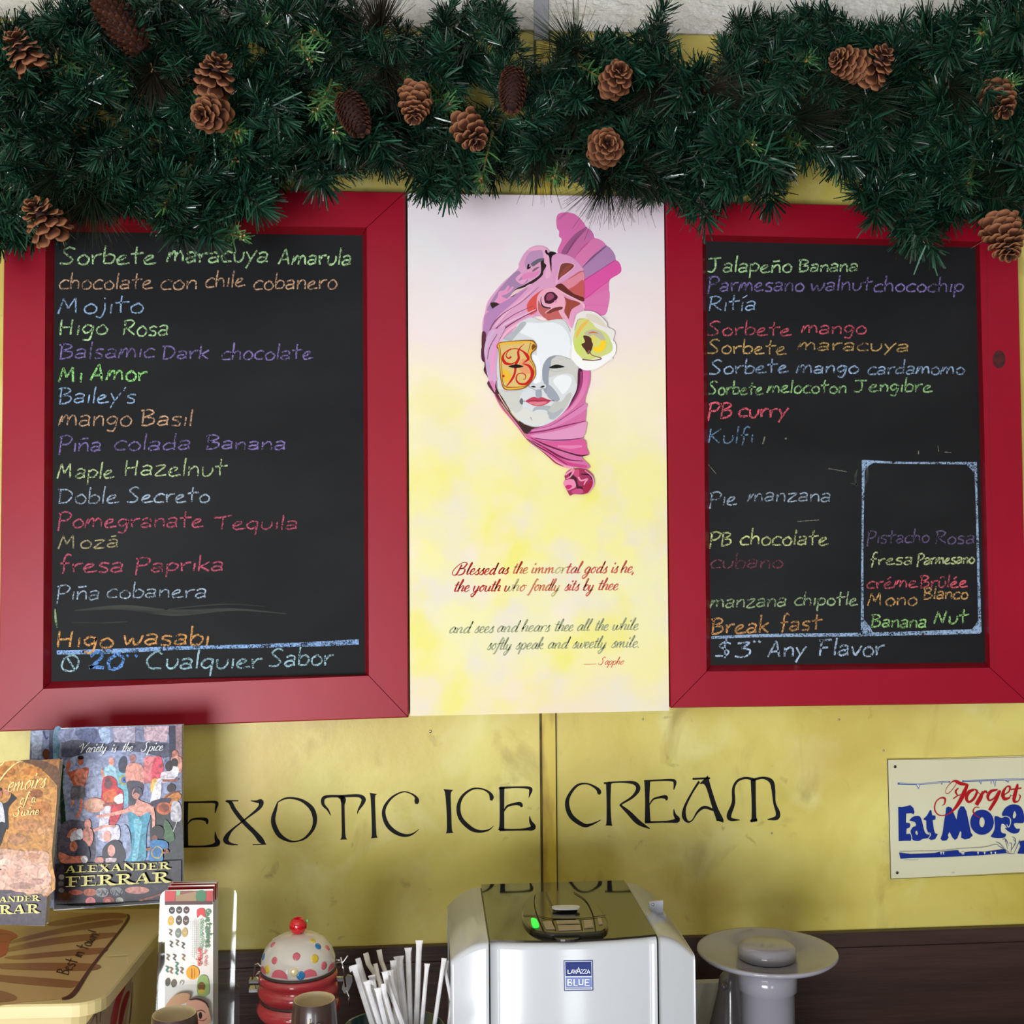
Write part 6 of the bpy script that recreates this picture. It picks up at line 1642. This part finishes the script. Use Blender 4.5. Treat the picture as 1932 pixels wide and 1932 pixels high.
def mug(c, k, R, label, txt=False):
    root = empty('mug', (c.x, c.y, zr+.0005), label, 'mug', 'brown mugs with cream insides'); H = c.z-zr-.0005
    mb = MB(); mb.lathe([(R*k*.97, -.0004), (R*k*1.0, -.0014), (R*k*1.06, -.014), (R*k*1.16, -.045), (R*k*1.14, -H*.8), (R*k*1.0, -H+.002), (R*k*.95, -H), (0, -H)], c, 48); s = mb.build('mug_body', M['mug'], root, True)
    mb = MB(); mb.lathe([(R*k*.97, -.0004), (R*k*.90, -.0008), (R*k*.90, -.006), (R*k*.96, -.03), (R*k*.9, -H*.8), (R*k*.5, -H*.92), (0, -H*.92)], c, 48); mb.build('mug_lining', M['cream'], root, True)
    mb = MB(); x0 = c.x-R*k*1.05
    mb.tube(catmull([(x0, c.y+.004, c.z-.02), (x0-.016, c.y+.01, c.z-.022), (x0-.02, c.y+.012, c.z-.042), (x0-.012, c.y+.01, c.z-.06), (x0+.002, c.y+.004, c.z-.062)], 4), .0035, 8)
    if not txt: mb.build('handle', M['mug'], root, True)
    if txt:
        mb2 = MB()
        for (ox, t) in ((-13, 'h'), (2, 'a')):
            for st in text_strokes(t, CHALK, (593+ox, 1942), (13, 0), (1, -9), 2):
                ribbon(mb2, [(p[0], p[1], 2) for p in st], wallplane(c.y-R*k*1.165), .0004, (1, 1, 1), smooth=False)
        mb2.build('mug_mark', M['cream'], s)


mug(m1, k1, 39.5, 'brown mug with a cream inside in front of the ice cream jar', True)
mug(m2, k2, 41.5, 'brown mug with a cream inside in front of the leaflets')

# ---- straws
sh = P(742, 1932, -0.40); zhold = P(742, 1942, -0.40).z
cup = empty('straw_holder', (sh.x, -0.40, ZC), 'dark teal cup holding the paper wrapped straws beside the coffee machine', 'cup')
mb = MB(); mb.lathe([(.052, 0), (.052, .002), (.058, zhold-ZC-.002), (.0585, zhold-ZC), (.0555, zhold-ZC), (.050, .006), (0, .006)], (sh.x, -0.40, ZC), 40); mb.build('cup_body', M['teal'], cup, True)
STR = [((668, 1822), (703, 1932), -.44, 1, 1.15), ((675, 1808), (712, 1932), -.41, 1, 1), ((690, 1798), (716, 1850), -.375, 2, 1), ((715, 1792), (745, 1880), -.37, 2, .9), ((752, 1804), (763, 1932), -.385, 1, 1.5), ((770, 1788), (774, 1932), -.375, 1, 1.1),
       ((791, 1774), (786, 1932), -.38, 1, 1.1), ((806, 1818), (796, 1932), -.40, 0, .8), ((838, 1808), (820, 1932), -.395, 0, .85), ((842, 1812), (852, 1890), -.385, 0, .75), ((701, 1840), (722, 1932), -.445, 1, 1), ((726, 1834), (760, 1932), -.45, 1, 1.05),
       ((742, 1812), (748, 1932), -.40, 1, 1.1), ((692, 1852), (716, 1932), -.455, 1, 1), ((713, 1864), (728, 1932), -.45, 1, 1.1), ((708, 1818), (722, 1870), -.39, 2, .8), ((737, 1830), (748, 1880), -.41, 0, .8), ((723, 1856), (742, 1932), -.46, 1, .9)]
DESC = ['leftmost straw with a bent over paper tip', 'second straw from the left, tall and leaning', 'shaded straw leaning behind the left ones', 'shaded straw leaning at the back left of the bundle', 'thick crumpled straw wrapper upright in the middle', 'upright straw just left of the tallest one',
        'tallest upright straw in the bundle', 'short straw right of the tallest with a flared tip', 'slanting straw nearest the coffee machine forming half of a tent', 'straw behind the machine corner, leaning the other way', 'short front straw low at the left of the bundle',
        'front straw crossing toward the right at the bundle centre', 'straight white straw behind the crossing front straw', 'lowest front straw on the left side', 'squat front straw in the lower centre', 'short hidden straw at the back left centre', 'short hidden straw at the back centre', 'front straw leaning right under the crossing one']
for (t, b, Y, tone, wd), ds in zip(STR, DESC):
    T = P(t[0], t[1], Y); Bq = P(b[0], b[1], Y*.6+-.40*.4); d = (Bq-T)
    kk = (T.z-(ZC+.03))/(T.z-Bq.z); E = T+d*kk
    # keep the foot inside the cup
    off = Vector((E.x-sh.x, E.y+.40, 0))
    if off.length > .04: E = Vector((sh.x+off.x/off.length*.04, -.40+off.y/off.length*.04, E.z))
    ra = .0029*wd; ax_ = (T-E).normalized(); sx = ax_.cross(Vector((0, 1, 0))).normalized(); sy = sx.cross(ax_)
    mb = MB(); N_ = 8
    Bq2 = Bq
    path = [(E, 1, 1), (Bq2 if kk > 1.05 else E.lerp(T, .5), 1, 1), (T-ax_*.012, 1, .9), (T-ax_*.005, 1.05, .35), (T, 1.0+.35*((t[0]*7) % 3)/2, .16)]
    vs = []; fs = []
    for (p, wx, wy) in path:
        for i in range(N_):
            a = 2*math.pi*i/N_; vs.append(p+sx*ra*wx*math.cos(a)+sy*ra*wy*math.sin(a))
    for j in range(4):
        for i in range(N_): fs.append((j*N_+i, j*N_+(i+1) % N_, (j+1)*N_+(i+1) % N_, (j+1)*N_+i))
    fs.append(tuple(range(N_-1, -1, -1))); fs.append(tuple(4*N_+i for i in range(N_)))
    if ds.startswith('leftmost') or 'lowest' in ds or 'crossing toward' in ds:
        tp = T+ax_*.0005; fl = tp+sx*.006*(1 if ds.startswith('left') else -1)-ax_*.004
        b0 = len(vs); vs += [tp-sx*ra*1.4, tp+sx*ra*1.4, fl+ax_*.003, fl-ax_*.003, tp-sx*ra*1.4+sy*.001, tp+sx*ra*1.4+sy*.001, fl+ax_*.003+sy*.001, fl-ax_*.003+sy*.001]
        fs += [(b0, b0+1, b0+2, b0+3), (b0+7, b0+6, b0+5, b0+4)]
    mb.add(vs, fs)
    o = mb.build('paper_straw', M['straw_shaded'] if tone == 2 else M['paper']); tagp(o, ds, 'straw', 'wrapped straws in the cup')

# ---- coffee machine
zt_ = PZ(923, 1778, 1.172)
zM = 1.172
Af, Bf, Cb, Db = PZ(923, 1778, zM), PZ(1242, 1772, zM), PZ(905, 1672, zM), PZ(1175, 1664, zM)
Yf_ = (Af.y+Bf.y)/2; Yb_ = (Cb.y+Db.y)/2
xL, xR = Af.x, Bf.x
oL = P(850, 1815, Yf_+.012); oR = P(1312, 1803, Yf_+.012)
mach = empty('coffee_machine', ((xL+xR)/2, (Yf_+Yb_)/2, ZC), 'white capsule coffee machine with a smoked glossy top in the centre of the counter', 'coffee machine')
xc_ = (xL+xR)/2; hw_ = (xR-xL)/2


def top_z(x):
    if xL <= x <= xR: return zM
    if x < xL:
        t = (xL-x)/(xL-oL.x); drop = zM-oL.z
    else:
        t = (x-xR)/(oR.x-xR); drop = zM-oR.z
    return zM - drop*(t**2.0)


def front_y(x):
    t = (x-xc_)/hw_
    return Yf_ - 0.010*(1-min(1, t*t)) + (0.012*max(0, abs(t)-1)/0.45)


def shell(mb, xs_, zlo, top=True, front=True, fr=.007, dz=0, dy=0, ends=True):
    prof = []
    for x in xs_:
        z = top_z(x)+dz; y = front_y(x)+dy; ring = [(x, Yb_, zlo), (x, Yb_, z-.004), (x, Yb_-.004, z)]
        for k in range(6):
            a = math.pi/2*k/5; ring.append((x, y+fr-fr*math.sin(a), z-fr+fr*math.cos(a)))
        ring.append((x, y, zlo)); prof.append(ring)
    n = len(prof[0]); vs = [p for r in prof for p in r]; fs = []
    for i in range(len(prof)-1):
        for j in range(n-1): fs.append((i*n+j, i*n+j+1, (i+1)*n+j+1, (i+1)*n+j))
    if ends: fs.append(tuple(range(n))); fs.append(tuple((len(prof)-1)*n+j for j in reversed(range(n))))
    mb.add(vs, fs)


lin_ = lambda a, b, n: [a+(b-a)*i/n for i in range(n+1)]
g = .0008
for xs_, nm in ((lin_(oL.x, xL-g, 12), 'side_panel'), (lin_(xR+g, oR.x, 12), 'side_panel')):
    mb = MB(); shell(mb, xs_, ZC); mb.build(nm, M['white'], mach, True)
mb = MB(); shell(mb, lin_(xL+g, xR-g, 16), ZC); fp = mb.build('front_panel', M['white'], mach, True)
mb = MB(); mb.box((xL-g, Yf_+.004, ZC+.01), (xL+g, Yb_-.002, zM-.002)); mb.box((xR-g, Yf_+.004, ZC+.01), (xR+g, Yb_-.002, zM-.002)); mb.build('seam', M['blackgloss'], mach)
# smoked top plate
vs = []; xs_ = lin_(xL+g, xR-g, 20)
for x in xs_: vs += [(x, front_y(x)+.006, zM+.0001), (x, front_y(x)+.006, zM+.0022), (x, Yb_, zM+.0022), (x, Yb_, zM+.0001)]
fs = []
for i in range(20):
    for j in range(4): fs.append((i*4+j, i*4+(j+1) % 4, (i+1)*4+(j+1) % 4, (i+1)*4+j))
fs += [(0, 1, 2, 3), (83, 82, 81, 80)]
mb = MB(); mb.add(vs, fs); tp = mb.build('top_plate', M['smoke'], mach)
zp = zM+.0022
tpl = Plane((0, 0, zp), (0, 0, 1))
VM = lambda p: (820+p[0]/3.7154, 1640+p[1]/3.7154)


def slab(pts_, z0, z1, mtl, name, parent, smooth_pts=True, bev=0.0):
    q = catmull([VM(p) for p in pts_], 5, True) if smooth_pts else [VM(p) for p in pts_]
    pts3 = [PZ(a, b, z1) for a, b in q]; mb = MB()
    prism(mb, pts3, z0, z1, bev, 0); return mb.build(name, mtl, parent)


POD = [(640, 210), (700, 165), (800, 150), (960, 150), (1060, 185), (1130, 230), (1190, 310), (1218, 380), (1190, 425), (1120, 440), (900, 450), (760, 440), (670, 410), (615, 340), (615, 260)]
pod = slab(POD, zp, zp+.005, M['pod'], 'control_pod', mach, True, .002)
zq = zp+.005; z2 = zq+.0012
for pts_, mt_, nm, h in (([(780, 150), (960, 150), (1000, 262), (830, 262)], 'pod', 'capsule_lever', .0035),):
    slab(pts_, zq, zq+h, M[mt_], nm, pod, False, .001)
slab([(835, 255), (1000, 252), (998, 274), (850, 276)], zq+.0034, zq+.0050, M['silver'], 'chrome_edge', pod, True)
slab([(800, 272), (985, 270), (990, 350), (830, 352)], zq, zq+.0006, M['blackgloss'], 'capsule_slot', pod, False)
for pts_ in ([(755, 365), (815, 360), (845, 415), (780, 415)], [(850, 358), (1010, 356), (1018, 380), (860, 384)], [(862, 392), (1020, 388), (1026, 418), (870, 424)], [(1045, 355), (1105, 352), (1112, 402), (1050, 408)], [(1140, 340), (1165, 338), (1178, 380), (1150, 384)]):
    slab(pts_, zq, z2, M['button'], 'button', pod, False, .0004)
slab([(676, 346), (712, 348), (732, 398), (690, 400)], zq, z2, M['led'], 'indicator_lamp', pod, True)
A = Art(Plane((0, 0, zq), (0, 0, 1)), base=8e-4); A.view(820, 1640, 3.7154)
for st in ([(705, 175, 4), (698, 230, 5), (715, 310, 6), (770, 442, 6)], [(975, 160, 4), (1060, 220, 6), (1110, 320, 7), (1130, 438, 6)], [(620, 322, 4), (720, 325, 4), (820, 345, 5), (1020, 345, 5), (1200, 322, 4)], [(825, 350, 6), (850, 425, 6)], [(1022, 350, 5), (1036, 422, 6)], [(870, 384, 3), (1024, 384, 3)]):
    A.r(st, (8, 8, 8))
A.mb.build('pod_seams', M['paint'], pod)
slab([(835, 455), (1000, 452), (1000, 488), (860, 490)], zp, zp+.002, M['blackgloss'], 'release_tab', mach, True)
# badge
pb = Plane((0, Yf_-.0104, 0), (0, -1, 0)); A = Art(pb, base=1e-4); A.view(820, 1640, 3.7154)
NV = (38, 52, 116)
A.f([(904, 640), (1108, 638), (1112, 850), (908, 854)], NV, False); A.f([(910, 646), (1102, 644), (1106, 844), (914, 848)], (214, 218, 232), False); A.f([(915, 650), (1098, 648), (1100, 748), (918, 750)], NV, False)
A.f([(918, 758), (1100, 756), (1104, 826), (920, 828)], (120, 134, 190), False)
for st in ([(935, 705, 7), (935, 730, 7), (952, 731, 6)], [(955, 731, 6), (965, 703, 7), (974, 731, 6)], [(958, 722, 5), (972, 722, 5)], [(976, 703, 6), (984, 731, 8), (994, 703, 5)], [(994, 732, 7), (1010, 688, 9), (1024, 732, 7)], [(1002, 718, 5), (1018, 718, 5)],
           [(1026, 704, 5), (1046, 704, 5), (1028, 730, 5), (1048, 730, 5)], [(1048, 704, 5), (1066, 704, 5), (1050, 730, 5), (1068, 730, 5)], [(1069, 731, 6), (1078, 703, 7), (1088, 731, 6)], [(1072, 722, 5), (1086, 722, 5)],
           [(935, 770, 9), (935, 815, 9)], [(935, 772, 6), (960, 775, 8), (955, 790, 6), (937, 792, 5)], [(937, 792, 5), (963, 798, 8), (958, 814, 7), (935, 815, 5)], [(978, 770, 9), (978, 815, 9), (1002, 816, 7)], [(1012, 770, 8), (1014, 808, 9), (1038, 808, 9), (1040, 770, 8)],
           [(1056, 770, 8), (1056, 816, 8)], [(1056, 773, 6), (1085, 773, 6)], [(1056, 793, 6), (1080, 793, 6)], [(1056, 814, 6), (1086, 814, 6)]):
    A.r(st, (232, 236, 244), smooth=False)
for yy in (834, 841): A.r([(920, yy, 2), (1098, yy-1, 2)], (90, 100, 150), smooth=False)
A.mb.build('badge', M['gloss_print'], fp)
# metal tab at the right shoulder
ps = [P(*q, Yf_+.10) for q in ((1224, 1702), (1251, 1699), (1251, 1727), (1237, 1725), (1225, 1714))]
mb = MB(); mb.add([tuple(p) for p in ps]+[tuple(p+Vector((0, .003, 0))) for p in ps], [tuple(range(5)), (9, 8, 7, 6, 5)]+[(i, (i+1) % 5, 5+(i+1) % 5, 5+i) for i in range(5)])
mb.sphere(P(1232, 1707, Yf_+.099), .0016, 8, 6); p = P(1244, 1727, Yf_+.10); mb.box((p.x-.006, Yf_+.09, p.z-.016), (p.x+.006, Yf_+.11, p.z+.003)); mb.build('metal_tab', M['steel'], mach)

# ---- ceramic stand with plate
YS_ = -0.225
pc = P(1447, 1801, YS_); k = (pc-CAM).dot(Fw)/F_PX; c_ = tuple(pc)
st_ = empty('cake_stand', (pc.x, YS_, ZC), 'grey white ceramic stand with a wide shallow dish and round knob', 'stand')
mb = MB(); mb.lathe([(0, -8*k), (40*k, -8*k), (70*k, -4*k), (110*k, 4*k), (126*k, 9*k), (130*k, 9*k), (131*k, 5*k), (124*k, -1*k), (90*k, -12*k), (50*k, -22*k), (0, -24*k)], c_, 64)
pd = mb.build('dish', M['ceramic'], st_, True)
mb = MB(); mb.lathe([(0, 22*k), (40*k, 22*k), (50*k, 18*k), (55*k, 8*k), (54*k, -4*k), (46*k, -8*k)], c_, 48); mb.build('knob', M['ceramic'], st_, True)
mb = MB(); mb.lathe([(40*k, -20*k), (55*k, -21*k), (55*k, -62*k), (50*k, -65*k), (50*k, ZC-c_[2]+.01), (56*k, ZC-c_[2]), (0, ZC-c_[2])], c_, 48); mb.build('pillar', M['ceramic'], st_, True)
# ---- grey bell behind it
pv = P(1378, 1838, -0.12); k = (pv-CAM).dot(Fw)/F_PX; H = pv.z-ZC
bl = empty('ceramic_funnel', (pv.x, -.12, ZC), 'grey glazed bell shaped vessel half behind the dish stand', 'vessel')
mb = MB(); mb.lathe([(0, .004), (12*k, .004), (20*k, -.002), (24*k, -.02), (34*k, -.05), (48*k, -.09), (60*k, -.13), (66*k, -H+.01), (66*k, -H), (0, -H)], tuple(pv), 40); mb.build('vessel_body', M['grey_ceramic'], bl, True)
p = P(1368, 1864, -.12-30*k); mb = MB(); mb.sphere(tuple(p+Vector((0, .004, 0))), .005, 10, 8, sc=(1, .7, 1)); mb.build('spout_stub', M['grey_ceramic'], bl, True)
# ---- pale card
a = P(1309, 1856, -.06); b = P(1362, 1854, -.06)
mb = MB(); mb.box((a.x, -.06, ZC), (b.x, -.045, a.z)); o = mb.build('folder', M['card']); tagp(o, 'pale grey folder standing between coffee machine and ceramic vessel', 'folder')

# ---- enamel sign
S0 = [P(1675, 1434, -.004), P(2110, 1421, -.004), P(2118, 1636, -.004), P(1681, 1658, -.004)]
sg = empty('wall_sign', (S0[0].x+.17, -.002, S0[3].z), 'cream enamel sign with red and blue lettering on the right wall', 'sign')
mb = MB(); mb.hexa(S0, [Vector((v.x, -.0002, v.z)) for v in S0]); sb = mb.build('sign_plate', M['sign'], sg)
A = Art(wallplane(-.004)); A.view(1640, 1400, 6.438)
A.r([(215, 212, 8), (1000, 205, 6), (1900, 180, 6)], (120, 104, 44), smooth=False); A.r([(222, 215, 10), (262, 1660, 8)], (48, 42, 30), smooth=False); A.r([(262, 1662, 6), (1880, 1598, 6)], (96, 90, 56), smooth=False)
SB, SR, LB_ = (22, 46, 132), (170, 20, 28), (76, 96, 158)
A.r([(345, 505, 26), (600, 510, 22), (900, 485, 20), (985, 485, 16)], LB_); A.r([(1130, 475, 22), (1500, 462, 22), (1900, 450, 22)], LB_); A.r([(370, 503, 6), (700, 500, 8), (960, 480, 6)], (200, 204, 190)); A.r([(1150, 470, 5), (1900, 448, 7)], (200, 204, 190))
for q in ([(565, 515), (600, 575), (620, 515)], [(870, 500), (882, 522), (892, 500)], [(1335, 480), (1360, 518), (1368, 475)], [(1475, 480), (1480, 520), (1490, 475)], [(1505, 470), (1530, 552), (1542, 470)], [(1650, 470), (1690, 495), (1700, 465)]):
    A.f(q, LB_, False)
    A.f([(q[0][0]+10, q[0][1]), (q[1][0], q[1][1]-18), (q[2][0]-8, q[2][1])], (214, 216, 200), False)
HL = (214, 216, 196)
A.f([(352, 790), (400, 792), (450, 780), (500, 768), (535, 800), (550, 850), (540, 880), (510, 865), (450, 868), (445, 980), (490, 985), (500, 1010), (490, 1040), (455, 1052), (450, 1118), (510, 1115), (515, 1160), (505, 1200), (430, 1200), (358, 1205), (355, 1000)], SB, False)
A.f([(490, 950), (540, 905), (610, 903), (640, 960), (670, 1080), (700, 1120), (735, 1130), (715, 1165), (650, 1178), (600, 1202), (530, 1190), (508, 1140), (498, 1085), (520, 1040), (566, 1018), (556, 975), (520, 962)], SB, True, [[(560, 1100), (575, 1075), (590, 1110), (578, 1132)]])
A.r([(495, 985, 6), (535, 980, 7), (555, 1000, 6), (520, 1040, 6), (498, 1085, 6), (515, 1150, 7), (520, 1195, 5)], HL)
A.f([(655, 940), (700, 895), (740, 825), (755, 830), (765, 890), (805, 895), (805, 940), (770, 950), (785, 1060), (800, 1110), (835, 1120), (800, 1180), (750, 1192), (715, 1165), (745, 1130), (715, 1100), (695, 1050), (692, 955)], SB, False)
A.r([(690, 1100, 6), (735, 1105, 7), (745, 1130, 7), (720, 1165, 6)], HL)
A.f([(935, 800), (960, 785), (1000, 800), (1060, 945), (1080, 830), (1110, 782), (1150, 785), (1180, 840), (1215, 1000), (1235, 1100), (1258, 1135), (1220, 1170), (1160, 1185), (1115, 1160), (1120, 1100), (1105, 1080), (1070, 1170), (1040, 1190), (1010, 1160), (975, 1090), (955, 1130), (965, 1160), (940, 1195), (890, 1200), (865, 1175), (890, 1110), (910, 960), (928, 860)], SB, False)
A.f(ell(1370, 975, 143, 152, 16), SB, True, [ell(1370, 975, 32, 62, 10)])
A.r([(1510, 900, 7), (1522, 960, 7), (1500, 1060, 7), (1470, 1120, 6)], HL)
A.f([(1520, 915), (1560, 905), (1610, 925), (1650, 905), (1700, 920), (1718, 970), (1700, 1030), (1680, 1045), (1640, 1000), (1605, 1000), (1600, 1080), (1620, 1108), (1662, 1120), (1640, 1160), (1550, 1166), (1478, 1150), (1500, 1110), (1525, 1040)], SB)
A.f([(1612, 890), (1655, 800), (1740, 760), (1830, 780), (1875, 860), (1882, 960), (1860, 985), (1770, 985), (1760, 1015), (1790, 1055), (1830, 1055), (1810, 1100), (1750, 1112), (1690, 1085), (1650, 1045), (1700, 1040), (1725, 960), (1700, 910)], SB, True, [[(1745, 895), (1765, 838), (1785, 880), (1775, 918), (1752, 930)]])
A.r([(1612, 912, 7), (1660, 900, 8), (1705, 925, 8), (1715, 985, 8), (1690, 1035, 8), (1670, 1000, 6)], HL)
for st in ([(1150, 520, 10), (1060, 475, 26), (1000, 490, 10), (940, 560, 6), (930, 620, 6), (970, 620, 7), (1040, 540, 7), (1060, 500, 6)], [(1050, 480, 24), (1110, 505, 40), (1200, 520, 20)], [(1195, 515, 30), (1150, 620, 50), (1090, 740, 46), (1010, 840, 22), (920, 890, 10), (840, 885, 12), (795, 820, 16), (810, 730, 14), (870, 680, 14), (920, 690, 24), (915, 750, 14), (885, 772, 5)],
           [(1085, 560, 10), (1050, 600, 24), (1075, 650, 12), (1110, 640, 8)], [(1020, 690, 12), (1080, 650, 12), (1130, 640, 6)],
           [(1270, 580, 26), (1210, 610, 40), (1180, 680, 40), (1210, 730, 26), (1270, 690, 30), (1310, 600, 26), (1270, 575, 12)], [(1310, 600, 8), (1360, 640, 8), (1400, 590, 10)],
           [(1380, 600, 20), (1350, 680, 50), (1300, 765, 44)], [(1370, 650, 10), (1410, 600, 20), (1430, 620, 24)], [(1560, 580, 16), (1480, 600, 34), (1440, 660, 36), (1460, 710, 20), (1520, 680, 16), (1570, 600, 16)], [(1590, 590, 30), (1540, 700, 40), (1460, 830, 34)], [(1340, 800, 6), (1290, 795, 8), (1262, 840, 16), (1290, 890, 12), (1350, 920, 5)],
           [(1600, 660, 10), (1690, 610, 14), (1710, 550, 26), (1670, 545, 14), (1625, 620, 40), (1640, 690, 40), (1700, 680, 18), (1720, 640, 6)], [(1790, 520, 10), (1800, 530, 30), (1770, 640, 46), (1760, 720, 34), (1810, 720, 12), (1835, 660, 16), (1815, 640, 6)], [(1720, 580, 16), (1850, 560, 14)], [(1720, 655, 5), (1760, 650, 5)]):
    A.r(st, SR)
A.r([(370, 1332, 4), (600, 1325, 4), (850, 1320, 4), (1100, 1295, 4), (1400, 1275, 5), (1520, 1245, 5), (1570, 1250, 4)], (90, 96, 120))
A.f([(362, 1345), (500, 1362), (640, 1358), (800, 1350), (860, 1335), (950, 1325), (1080, 1315), (1100, 1350), (1240, 1330), (1400, 1335), (1650, 1300), (1670, 1350), (1300, 1380), (900, 1398), (500, 1410), (380, 1418)], SB, False)
for x in (870, 900, 1125, 1145, 1320, 1400, 1480, 1530): A.f([(x-10, 1335), (x+4, 1372), (x+12, 1333)], HL, False)
A.f([(1820, 1210), (1900, 1195), (1900, 1360), (1800, 1355), (1835, 1270)], SB, False)
for q in ([(1540, 1215), (1580, 1230), (1640, 1290)], [(1620, 1190), (1650, 1180), (1680, 1300)], [(1650, 1210), (1665, 1190), (1690, 1260)], [(1735, 1150), (1780, 1190), (1750, 1280)], [(1750, 1180), (1775, 1230), (1720, 1320)], [(1830, 1190), (1800, 1260), (1760, 1350)], [(1600, 1300), (1680, 1350), (1770, 1360)], [(1700, 1230), (1730, 1240), (1720, 1340)], [(1560, 1260), (1620, 1290), (1700, 1340)]):
    A.r([(q[0][0], q[0][1], 4), (q[1][0], q[1][1], 7), (q[2][0], q[2][1], 4)], (52, 64, 116))
for i in range(9): A.r([(430+i*19, 1434, 4), (442+i*19, 1432, 5)], (96, 110, 160), smooth=False)
A.r([(1000, 1590, 3), (1038, 1588, 3)], (110, 110, 90), smooth=False)
A.mb.build('sign_print', M['paint'], sb)
for (x, y) in ((315, 300), (340, 1588)):
    p = Plane((0, -.0045, 0), (0, -1, 0)).at(1640+x/6.438, 1400+y/6.438); mb = MB(); mb.sphere(p, .0022, 10, 6, sc=(1, .5, 1)); mb.build('sign_screw', M['darkplastic'], sg, True)
